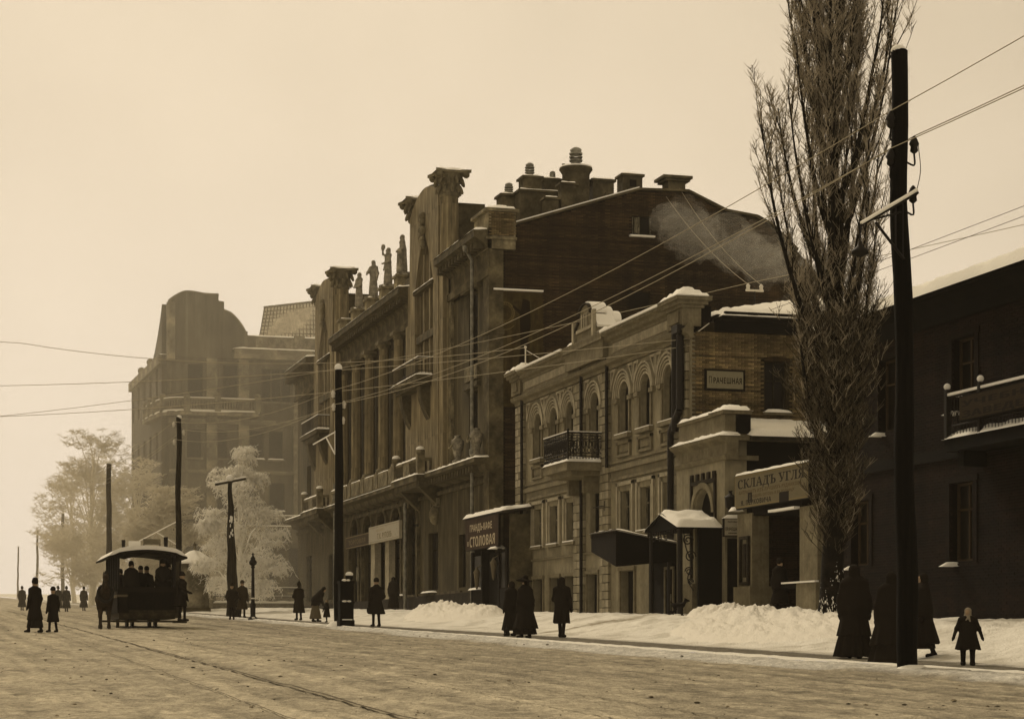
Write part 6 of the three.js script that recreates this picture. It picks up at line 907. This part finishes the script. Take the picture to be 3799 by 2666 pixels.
  const pleat = (g, top, amp, n) => { const p = g.attributes.position; for (let i = 0; i < p.count; i++) { const y = p.getY(i), f = clamp((top - y) / 0.6, 0, 1); if (f <= 0) continue; const x = p.getX(i), z = p.getZ(i), a = Math.atan2(z, x), k = 1 + amp * f * (Math.sin(a * n + x * 6) + 0.5 * Math.sin(a * (n + 4) + 2)); p.setX(i, x * k); p.setZ(i, z * k); } g.computeVertexNormals(); return g; };
  const out = [['body', mesh(body, 0.035, c), o.skinM], ['coat', pleat(mesh(coat, 0.06, c, cutHem), 1.0, 0.045, 9), o.coatM]];
  if (hat.length) { const fc = H === 'scarf' || H === 'hood' ? (x, y, z) => { const p = bend(0, 1.63, 0.09), q = hr(0, 0, 0.1); return 0.072 - Math.hypot(x - p[0] - q[0], (y - p[1]) * 0.85, (z - p[2] - q[2] + 0.1) * 1.0); } : null; out.push([H === 'scarf' ? 'headscarf' : 'hat', mesh(hat, 0.03, Math.min(c, 0.025), fc), o.hatM ?? o.coatM]); }
  if (o.skirt) out.push(['skirt', pleat(mesh([[0, 1.0, 0, 0, o.skirt, 0, 0.14, o.skirtW ?? 0.28, 1.05, 0.9]], 0.02, c, (x, y) => o.skirt + 0.01 * Math.sin(x * 25) - y), 0.9, 0.06, 11), o.skirtM ?? o.coatM]);
  if (o.bag) out.push(['bag', mesh([[0.30, 0.66, 0.06, 0.30, 0.6, 0.06, 0.09, 0.1, 0.6, 1]], 0.02, 0.02), M.cloth]);
  return out;
}
// skin only on the head and hands: legs and boots are dark, given as vertex colours
function tintBody(g, o) { const p = g.attributes.position, c = new Float32Array(p.count * 3), hb = o.lean ? 1.25 : 1.5; for (let i = 0; i < p.count; i++) { const y = p.getY(i), face = y > hb || (o.lean && p.getZ(i) > 0.42 && y > 1.1); c.set(face ? [0.30, 0.215, 0.135] : [0.012, 0.009, 0.007], i * 3); } g.setAttribute('color', new THREE.BufferAttribute(c, 3)); return g; }
const bodyMat = new THREE.MeshPhysicalMaterial({ color: C(1, 1, 1), vertexColors: true, roughness: 0.85, specularIntensity: 0.15 });
function person(label, [x, s], h, face, o, group, y) {
  const t = thing('person', label, 'person', [x, y ?? ground(x, s), s], group), k = h / 1.75;
  for (const [n, g, m] of personParts({ coatM: M.cloth, ...o })) { if (n === 'body') tintBody(g, o); const q = new THREE.Mesh(g, n === 'body' ? bodyMat : m); q.name = n; q.castShadow = q.receiveShadow = true; t.add(q); }
  t.scale.setScalar(k); t.rotation.y = face; return t;
}
// facings: 0 looks down the street to the camera, PI looks up the street, -PI/2 looks across to the left
const away = Math.PI;
// the pair at the far left
person('tall figure in a long dark coat walking at the left edge of the road', [3.1, 65.6], 1.68, -2.4, { hat: 'fur', hem: 0.42, hemW: 0.27, stride: 0.2, cape: 0, skirt: 0.16, skirtW: 0.27, coatM: M.cloth, skirtM: M.cloth }, 'people walking in the snow');
person('shorter companion in a dark coat beside the tall figure at the left edge', [3.7, 66.2], 1.4, -2.5, { hat: 'cap', hem: 0.42, hemW: 0.25, stride: 0.12 }, 'people walking in the snow');
// hazy passers-by on the far road
for (const [u, lab] of [[[5.9, 143], 'hazy figure farthest left on the distant road'], [[7.85, 134.6], 'left of two hazy figures standing close together on the distant road'], [[8.4, 134.9], 'right of two hazy figures standing close together on the distant road'], [[10.0, 141.7], 'broad hazy figure on the distant road halfway to the tram'], [[11.2, 139], 'hazy figure just left of the horse']]) person(lab, u, 1.62, 2.8, { hat: 'fur', hem: 0.25, hemW: 0.3, cell: 0.05, coatM: M.clothB }, 'hazy people on the distant road');
// by the lamp post
person('left of the two waiting men, stout in a short coat and cap', [13.95, 97.6], 1.7, -0.3, { hat: 'cap', hem: 0.62, hemW: 0.24, waist: 0.2, coatM: M.clothB, arms: ['pocket', 'pocket'], stride: 0.03 }, 'men waiting by the lamp post'); person('right of the two waiting men, in a long grey-brown overcoat', [14.75, 99.6], 1.78, 0.2, { hat: 'cap', hem: 0.42, hemW: 0.26, coatM: M.clothC, collar: 1, stride: 0.05, arms: ['pocket', 'down'] }, 'men waiting by the lamp post');
person('person in a pointed hood and long belted coat between lamp post and thick pole', [16.2, 91.7], 1.7, -2.8, { hat: 'pointed', hem: 0.36, hemW: 0.29, waist: 0.19, coatM: M.clothB, stride: 0.04, arms: ['front', 'front'] }, 'people walking in the snow');
person('stooping woman in a dark shawl and lighter skirt left of the pole', [16.1, 87.0], 1.62, 1.2, { hat: 'hood', hem: 0.78, hemW: 0.26, lean: 0.62, coatM: M.cloth, skirt: 0.14, skirtW: 0.3, skirtM: M.clothGrey, stride: 0.1, arms: ['fwd', 'fwd'], cape: 1 }, 'people walking in the snow');
person('small child held by the stooping woman beside the pole', [16.3, 85.4], 0.98, -1.2, { hat: 'hood', hem: 0.4, hemW: 0.3, waist: 0.2, hatM: M.clothGrey, coatM: M.cloth, arms: ['out', 'fwd'] }, 'children on the sidewalk');
person('man in a knee-length coat walking before the shop with the pale sign', [16.1, 74.4], 1.76, -2.9, { hat: 'cap', hem: 0.48, hemW: 0.33, waist: 0.17, coatM: M.cloth, collar: 1, stride: 0.07, arms: ['pocket', 'down'], bag: 1 }, 'people walking in the snow');
person('dark figure by the house wall left of the long snow heap', [24.0, 106.5], 1.8, 2.6, { hat: 'hood', hem: 0.14, hemW: 0.3, coatM: M.cloth, cape: 1 }, 'people walking in the snow');
// the group in the middle
person('woman in a wide-brimmed hat and long flared black coat walking the small dog', [16.25, 55.0], 1.68, -2.7, { hat: 'brim', hem: 0.3, hemW: 0.37, hemZ: 0.9, waist: 0.16, cape: 1, collar: 1, skirt: 0.12, skirtW: 0.33, coatM: M.cloth, stride: 0.08, cell: 0.024 }, 'people walking in the snow'); person('companion half hidden at the left of the woman in the brimmed hat', [16.75, 58.2], 1.62, -2.6, { hat: 'hood', hem: 0.18, hemW: 0.33, cape: 1, coatM: M.cloth }, 'people walking in the snow');
person('tall hooded walker in a straight long coat, alone before the villa', [17.65, 56.0], 1.74, 2.5, { hat: 'hood', hem: 0.42, hemW: 0.24, hemZ: 0.8, waist: 0.19, coatM: M.cloth, stride: 0.13, headTurn: 0.4, arms: ['down', 'front'], cell: 0.024 }, 'people walking in the snow');
// in the gateway
person('dark figure standing in the opening of the coal yard gateway', [25.7, 58.6], 1.78, 0.3, { hat: 'fur', hem: 0.4, hemW: 0.3, coatM: M.cloth, cape: 1 }, 'people walking in the snow');
// at the foreground pole
person('left of two women in black standing behind the foreground pole', [17.85, 37.0], 1.86, 2.6, { hat: 'hood', hem: 0.42, hemW: 0.30, cape: 1, waist: 0.18, skirt: 0.03, skirtW: 0.36, coatM: M.cloth, cell: 0.02 }, 'women in black by the foreground pole'); person('right of two women in black standing behind the foreground pole', [17.15, 34.0], 1.68, 2.9, { hat: 'hood', hem: 0.36, hemW: 0.38, cape: 1, waist: 0.2, skirt: 0.02, skirtW: 0.42, coatM: M.cloth, cell: 0.02, muff: 1 }, 'women in black by the foreground pole');
person('passer-by striding out at the right of the foreground pole', [18.95, 36.2], 1.66, -1.9, { hat: 'hood', hem: 0.30, hemW: 0.3, coatM: M.cloth, stride: 0.26, skirt: 0.2, skirtW: 0.3, cell: 0.02, swing: -0.1, cape: 1 }, 'people walking in the snow');
person('toddler in a pale knitted headscarf and dark flared coat, right of the foreground pole', [18.25, 33.1], 1.04, -0.45, { hat: 'scarf', hatM: M.scarf, hem: 0.48, hemW: 0.36, hemZ: 0.85, waist: 0.22, shoulder: 0.2, coatM: M.cloth, stride: 0.03, hipW: 0.14, foot: 0.12, legR: 1.5, arms: ['flare', 'flare'], cell: 0.018, headTurn: -0.35 }, 'children on the sidewalk');

// ---------- dogs and horse ----------
function animal(name, label, category, [x, s], face, bones, k, cell, m, y) { const t = thing(name, label, category, [x, y ?? ground(x, s), s]); const g = uvMetres(mesh(bones, k, cell)); const q = new THREE.Mesh(g, m); q.name = 'body'; q.castShadow = true; t.add(q); t.rotation.y = face; return t; }
const dogB = (h) => [[0, 0.40, 0.16, 0, 0.39, -0.14, 0.095, 0.085, 0.8, 1], [0, 0.42, 0.2, 0, 0.56, 0.3, 0.065, 0.055], [0, 0.57, 0.31, 0, 0.55, 0.43, 0.062, 0.028], [-0.04, 0.61, 0.28, -0.055, 0.68, 0.27, 0.024, 0.008], [0.04, 0.61, 0.28, 0.055, 0.68, 0.27, 0.024, 0.008], [0, 0.45, -0.2, 0, 0.6, -0.34, 0.025, 0.015], ...[-1, 1].flatMap((q) => [[q * 0.06, 0.36, 0.15, q * 0.06, 0.2, 0.14, 0.045, 0.026], [q * 0.06, 0.2, 0.14, q * 0.06, 0.03, 0.16, 0.024, 0.022], [q * 0.06, 0.025, 0.16, q * 0.06, 0.02, 0.2, 0.026, 0.02], [q * 0.06, 0.38, -0.14, q * 0.065, 0.25, -0.1, 0.065, 0.036], [q * 0.065, 0.25, -0.1, q * 0.06, 0.15, -0.2, 0.032, 0.022], [q * 0.06, 0.15, -0.2, q * 0.06, 0.03, -0.19, 0.021, 0.02], [q * 0.06, 0.025, -0.19, q * 0.06, 0.02, -0.15, 0.025, 0.02]])].map((b) => b.map((v, i) => (i < 8 ? v * h : v)));
animal('dog', 'small dark dog trotting at the left of the woman in the brimmed hat', 'dog', [15.85, 55.6], 2.6, dogB(0.52), 0.02, 0.014, M.fur);
animal('dog', 'black dog before the iron post of the entrance hood', 'dog', [22.95, 60.4], 0.9, dogB(0.88), 0.04, 0.022, M.fur);
const horseB = [[0, 1.22, 0.5, 0, 1.2, -0.55, 0.30, 0.29, 0.9, 1], [0, 1.02, 0.55, 0, 1.3, 0.6, 0.22, 0.22], [0, 1.2, -0.6, 0, 1.3, -0.72, 0.28, 0.2], [0, 1.35, 0.68, 0, 1.85, 1.05, 0.2, 0.115, 0.75, 1], [0, 1.92, 1.05, 0, 1.88, 1.18, 0.115, 0.11, 0.85, 1], [0, 1.86, 1.2, 0, 1.56, 1.42, 0.10, 0.058], [0, 1.54, 1.43, 0, 1.5, 1.46, 0.062, 0.058], [-0.06, 2.0, 1.06, -0.085, 2.13, 1.06, 0.03, 0.01], [0.06, 2.0, 1.06, 0.085, 2.13, 1.06, 0.03, 0.01], [0, 1.38, -0.85, 0, 0.75, -1.0, 0.06, 0.09], ...[-1, 1].flatMap((q) => [[q * 0.16, 1.1, 0.5, q * 0.15, 0.62, 0.52, 0.13, 0.065], [q * 0.15, 0.62, 0.52, q * 0.15, 0.12, 0.5, 0.055, 0.042], [q * 0.15, 0.1, 0.51, q * 0.15, 0.04, 0.55, 0.05, 0.065], [q * 0.17, 1.1, -0.6, q * 0.17, 0.78, -0.45, 0.18, 0.10], [q * 0.17, 0.78, -0.45, q * 0.16, 0.5, -0.72, 0.085, 0.055], [q * 0.16, 0.5, -0.72, q * 0.16, 0.1, -0.66, 0.048, 0.042], [q * 0.16, 0.1, -0.65, q * 0.16, 0.04, -0.6, 0.05, 0.065]])];
{ const t = animal('horse', 'brown tram horse in harness at the left end of the horse tram', 'horse', [5.85, 72.6], -0.05, horseB.map((b) => b.map((v, i) => (i < 8 ? v * 0.96 : v))), 0.07, 0.035, M.horse);
  const add = (n, g, m) => { const q = new THREE.Mesh(uvMetres(g), m); q.name = n; t.add(q); }; const tor = new THREE.TorusGeometry(0.27, 0.05, 8, 20); tor.scale(0.95, 1.25, 1); tor.rotateX(-0.5); tor.translate(0, 1.25, 0.68); add('collar', tor, M.iron); const sad = new THREE.TorusGeometry(0.285, 0.03, 6, 20); sad.translate(0, 1.16, 0.15); add('girth_strap', sad, M.iron); const br = new THREE.TorusGeometry(0.085, 0.015, 6, 16); br.rotateX(0.9); br.translate(0, 1.6, 1.3); add('bridle', br, M.iron); const mane = netMesh(field([[0, 1.92, 0.92, 0, 1.5, 0.62, 0.05, 0.06, 0.6, 1], [0, 2.0, 1.05, 0, 1.8, 1.2, 0.04, 0.02]], 0.03), [-0.15, 1.35, 0.4], [0.15, 2.15, 1.35], 0.03); add('mane', mane, M.fur); }

// ---------- horse tram ----------
const tramX = 7.45, tramS = 73.6;
{
  const g0 = ground(tramX, tramS), X0 = tramX - 1.06, X1 = tramX + 1.06, S0 = tramS, S1 = tramS + 5.2;
  const t = thing('horse_tram', 'open-sided black horse tram with snow on its curved roof, full of passengers', 'tram', [tramX, g0, tramS + 2.5]);
  part(t, 'body', [bx(X0, X1, g0 + 0.62, g0 + 1.42, S0 + 0.05, S0 + 0.12), bx(X0, X0 + 0.06, g0 + 0.62, g0 + 1.35, S0 + 0.05, S1), bx(X1 - 0.06, X1, g0 + 0.62, g0 + 1.35, S0 + 0.8, S1), bx(X0, X1, g0 + 0.62, g0 + 1.3, S1 - 0.1, S1), bx(X0, X1, g0 + 0.55, g0 + 0.64, S0, S1), bx(X0 + 0.05, X1 - 0.05, g0 + 1.4, g0 + 1.5, S0 + 0.02, S0 + 0.14)], M.cloth);
  part(t, 'side_band', [bx(X0 - 0.02, X0, g0 + 1.12, g0 + 1.22, S0 + 0.1, S1), bx(X0 + 0.0, X0 + 0.45, g0 + 1.14, g0 + 1.22, S0 + 0.02, S0 + 0.05)], M.clothGrey);
  part(t, 'dash_panel', [bx(X0 + 0.35, X1 - 0.1, g0 + 0.68, g0 + 1.32, S0 + 0.02, S0 + 0.05)], M.darkWood);
  part(t, 'underframe', [bx(X0 + 0.05, X1 - 0.05, g0 + 0.34, g0 + 0.56, S0, S1), bx(X0 + 0.4, X1 - 0.05, g0 + 0.46, g0 + 0.66, S0 - 0.04, S0), bx(X0 - 0.55, X1 + 0.3, g0 + 0.22, g0 + 0.29, S0 - 0.05, S0 + 0.1), bx(X1 - 0.1, X1 + 0.35, g0 + 0.2, g0 + 0.26, S0 - 0.2, S0 + 0.5), bx(X0 - 0.05, X0 + 0.06, g0 + 0.02, g0 + 0.3, S0 - 0.02, S0 + 0.06)], mat([0.075, 0.06, 0.035], { map: stain, scale: 0.5 }));
  for (const [x, s] of [[-0.42, 1.3], [0.42, 1.3], [-0.42, 3.4], [0.42, 3.4]]) { const w = new THREE.CylinderGeometry(0.36, 0.36, 0.09, 20); w.rotateZ(Math.PI / 2); w.translate(tramX + x, g0 + 0.36, -(tramS + s)); const m = part(t, 'wheel', w, M.iron); part(m, 'axle_box', bx(tramX + x - 0.12, tramX + x + 0.12, g0 + 0.25, g0 + 0.48, tramS + s - 0.5, tramS + s - 0.3), M.iron); }
  for (const [x, s] of [[X0 + 0.04, 0.1], [X0 + 0.04, 1.1], [X0 + 0.04, 2.1], [X0 + 0.04, 3.1], [X0 + 0.04, 4.1], [X0 + 0.04, 5.1], [X1 - 0.04, 0.9], [X1 - 0.04, 2.1], [X1 - 0.04, 3.1], [X1 - 0.04, 4.1], [X1 - 0.04, 5.1], [X1 - 0.06, 0.1]]) part(t, 'post', bx(x - 0.04, x + 0.04, g0 + 1.3, g0 + 2.72, S0 + s - 0.04, S0 + s + 0.04), M.iron);
  const arc = (r0, over) => { const p = []; for (let k = 0; k <= 14; k++) { const q = k / 14 * 2 - 1; p.push([tramX + q * (1.06 + over), g0 + r0 + 0.02 + 0.20 * (1 - Math.abs(q) ** 1.9) - (Math.abs(q) > 0.85 ? 0.05 : 0)]); } return p; };
  part(t, 'roof', extS([...arc(2.62, 0.36), ...arc(2.56, 0.36).reverse()], S0 - 0.25, S1 + 0.2), M.cloth);
  part(t, 'end_bulkhead', [extS([...arc(2.58, -0.05), [X1, g0 + 2.55], [X1 - 0.25, g0 + 2.5], [tramX, g0 + 2.72], [X0 + 0.25, g0 + 2.5], [X0, g0 + 2.55]], S0 + 0.1, S0 + 0.16)], M.cloth);
  part(t, 'snow_cover', extS([...arc(2.78, 0.34).map(([a, b], k) => [a, b - (k === 0 || k === 14 ? 0.14 : 0)]), ...arc(2.63, 0.36).reverse()], S0 - 0.24, S1 + 0.2), M.snow);
  part(t, 'route_board', bx(tramX - 0.1, tramX + 0.52, g0 + 3.06, g0 + 3.26, S0 + 0.4, S0 + 0.46), M.greyTrim); part(t, 'route_board', bx(tramX - 0.58, tramX - 0.15, g0 + 3.0, g0 + 3.2, S0 + 0.9, S0 + 0.96), M.snow); part(t, 'bracket', [cyl(tramX - 0.08, S0 + 0.43, g0 + 2.85, g0 + 3.1, 0.02), cyl(tramX + 0.5, S0 + 0.43, g0 + 2.85, g0 + 3.1, 0.02)], M.iron);
  part(t, 'lamp_chimney', [cyl(tramX - 0.8, S0 + 0.6, g0 + 2.75, g0 + 3.22, 0.05, 0.07, 8)], M.iron); part(t, 'lamp_chimney', [cyl(tramX + 0.72, S0 + 0.5, g0 + 2.75, g0 + 3.34, 0.06, 0.08, 8)], M.iron);
  part(t, 'bench', [bx(X0 + 0.15, X1 - 0.15, g0 + 0.64, g0 + 1.05, S0 + 1.5, S0 + 1.9), bx(X0 + 0.15, X1 - 0.15, g0 + 0.64, g0 + 1.05, S0 + 3, S0 + 3.4)], M.darkWood);
  const on = 'passengers of the horse tram', fy = g0 + 0.64;
  person('tram passenger in a flat cap standing at the left front of the tram', [tramX - 0.52, tramS + 0.55], 1.74, 0.3, { hat: 'fur', hem: 0.3, coatM: M.cloth, hemW: 0.3, cape: 1 }, on, fy); person('left of two tram passengers seen side by side under the roof arch', [tramX - 0.02, tramS + 2.2], 1.62, 0.2, { hat: 'cap', hem: 0.3, coatM: M.cloth, hemW: 0.28, collar: 1 }, on, fy); person('right of two tram passengers seen side by side under the roof arch', [tramX + 0.24, tramS + 2.6], 1.62, -0.2, { hat: 'cap', hem: 0.3, coatM: M.cloth, hemW: 0.28, collar: 1 }, on, fy);
  person('broad tram driver in a peaked cap standing at the right front', [tramX + 0.62, tramS + 0.5], 1.8, 0, { hat: 'cap', hem: 0.3, coatM: M.cloth, hemW: 0.34, cape: 1, collar: 1, arms: ['fwd', 'fwd'] }, on, fy); person('tram passenger standing behind the driver', [tramX + 0.9, tramS + 1.3], 1.72, 0.4, { hat: 'fur', hem: 0.3, coatM: M.cloth, hemW: 0.3, cape: 1 }, on, fy); person('seated tram passenger by the left posts', [tramX - 0.8, tramS + 1.8], 1.5, -0.6, { hat: 'fur', hem: 0.3, coatM: M.cloth, hemW: 0.3, cape: 1 }, on, fy);
  person('man in a cap and long coat riding on the right step of the tram', [X1 + 0.2, tramS + 0.1], 1.72, 0.9, { hat: 'cap', hem: 0.55, hemW: 0.27, swing: -0.06, coatM: M.cloth, collar: 1, arms: ['fwd', 'down'] }, on, g0 + 0.26);
}

// ---------- parapet statues ----------
function statue(label, s, face, arms, o) {
  const t = thing('statue', label, 'statue', [25.95, 22.2, s], 'draped statues on the parapet of the colonnaded house'), g = [];
  for (const [n, q] of personParts({ arms, hat: 'scarf', hem: 0.12, hemW: 0.22, hemZ: 0.9, waist: 0.16, stride: 0.02, cell: 0.03, skirt: 0.06, skirtW: 0.2, ...o })) if (n !== 'bag') g.push(uvMetres(q));
  const m = new THREE.Mesh(mergeGeometries(g), M.statue); m.name = 'figure'; m.castShadow = m.receiveShadow = true; t.add(m);
  const fold = []; for (let k = 0; k < 9; k++) { const a = k / 9 * 6.283; fold.push(uvMetres(bar([0.17 * Math.cos(a), 0.1, 0.15 * Math.sin(a)], [0.12 * Math.cos(a + 0.3), 1.1, 0.1 * Math.sin(a + 0.3)], 0.045, 0.02))); } const d = new THREE.Mesh(mergeGeometries(fold), M.statue); d.name = 'drapery'; t.add(d);
  const b = new THREE.Mesh(uvMetres(new THREE.BoxGeometry(0.7, 0.12, 0.6)), M.statue); b.name = 'base'; b.position.y = 0.0; t.add(b);
  t.scale.setScalar(2.3 / 1.8); t.rotation.y = face; return t;
}
statue('farthest left parapet statue, arms folded', 125.06, -1.2, ['front', 'front'], {}); statue('second parapet statue from the left, holding something to its shoulder', 120.77, -0.9, ['fwd', 'down'], { headTurn: 0.4 });
{ const t = statue('third parapet statue from the left, one arm lifted beside its head', 116.62, -1.3, ['down', 'front'], { headTurn: -0.3 }); const a = new THREE.Mesh(uvMetres(mesh([[-0.2, 1.42, 0, -0.36, 1.52, 0.08, 0.06, 0.05], [-0.36, 1.52, 0.08, -0.32, 1.78, 0.1, 0.05, 0.04], [-0.32, 1.78, 0.1, -0.32, 1.88, 0.08, 0.09, 0.1]], 0.03, 0.03)), M.statue); a.name = 'raised_arm'; t.add(a); }
{ const t = statue('nearest parapet statue, leaning with one arm reaching left', 112.62, -1.6, ['down', 'front'], { lean: 0.08 }); const a = new THREE.Mesh(uvMetres(mesh([[0.1, 1.1, 0.2, 0.28, 0.96, 0.35, 0.06, 0.05], [0.2, 0.95, 0.2, 0.2, 0.1, 0.2, 0.12, 0.16]], 0.05, 0.03)), M.statue); a.name = 'attribute'; t.add(a); }

// ---------- chimney smoke drifting before the side wall ----------
{
  const t = thing('chimney_smoke', 'thin pale smoke drifting left from the low chimney by the poplar across the brick gable', 'smoke', [38.5, 17.6, 86]), r = rng(404), list = [];
  const path = [[38.7, 17.9, 85.5, 0.25], [38.5, 18.5, 86, 0.5], [38.1, 19.2, 88, 0.7], [37.4, 20.0, 89.5, 0.75], [36.5, 20.7, 90.5, 0.7], [35.5, 21.2, 91.6, 0.6], [34.8, 21.5, 91.9, 0.55], [34.2, 21.7, 92.2, 0.4]];
  for (let k = 0; k < 34; k++) { const q = (k + 0.8 * r()) / 34 * (path.length - 1.001), i = Math.floor(q), f = q - i, [a, b] = [path[i], path[i + 1]], R = lerp(a[3], b[3], f), e = new THREE.IcosahedronGeometry(1, 4), p = e.attributes.position, sd = r() * 40; for (let v = 0; v < p.count; v++) { const m = 1 + 0.35 * n3d(p.getX(v) * 1.3 + sd, p.getY(v) * 1.3, p.getZ(v) * 1.3) + 0.15 * n3d(p.getX(v) * 3 + sd, p.getY(v) * 3, p.getZ(v) * 3); p.setXYZ(v, p.getX(v) * m, p.getY(v) * m, p.getZ(v) * m); } e.computeVertexNormals(); const z = R * (0.8 + 0.9 * r()) * 0.95; e.scale(z * 1.2, z, z); e.translate(lerp(a[0], b[0], f) + (r() - 0.5) * R * 1.8, lerp(a[1], b[1], f) + (r() - 0.5) * R * 1.5, -lerp(a[2], b[2], f) + (r() - 0.5) * R); list.push(e); }
  const sm = new THREE.MeshPhysicalMaterial({ color: C(0.93, 0.9, 0.8), roughness: 1, specularIntensity: 0, transparent: true, opacity: 0.024, depthWrite: false });
  part(t, 'plume', list, sm).userData.kind = 'stuff';
  const c = thing('roof_chimney', 'low domed dark chimney on the villa roof where the smoke rises', 'chimney', [38.8, 15.2, 85]); part(c, 'stack', [bx(37.9, 39.8, 13, 16.6, 84.6, 86)], M.brickDark); part(c, 'cap', [extS(archPts(38.85, 1.1, 16.6, 16.75, 0.75), 84.5, 86.1)], M.roofTin); part(c, 'snow_edge', tube([[37.75, 16.7, 84.6], [38.1, 17.3, 84.6], [38.85, 17.55, 84.6], [39.6, 17.35, 84.6]], 0.06, 20, 5), M.snow);
}
renderer.render(scene, camera);
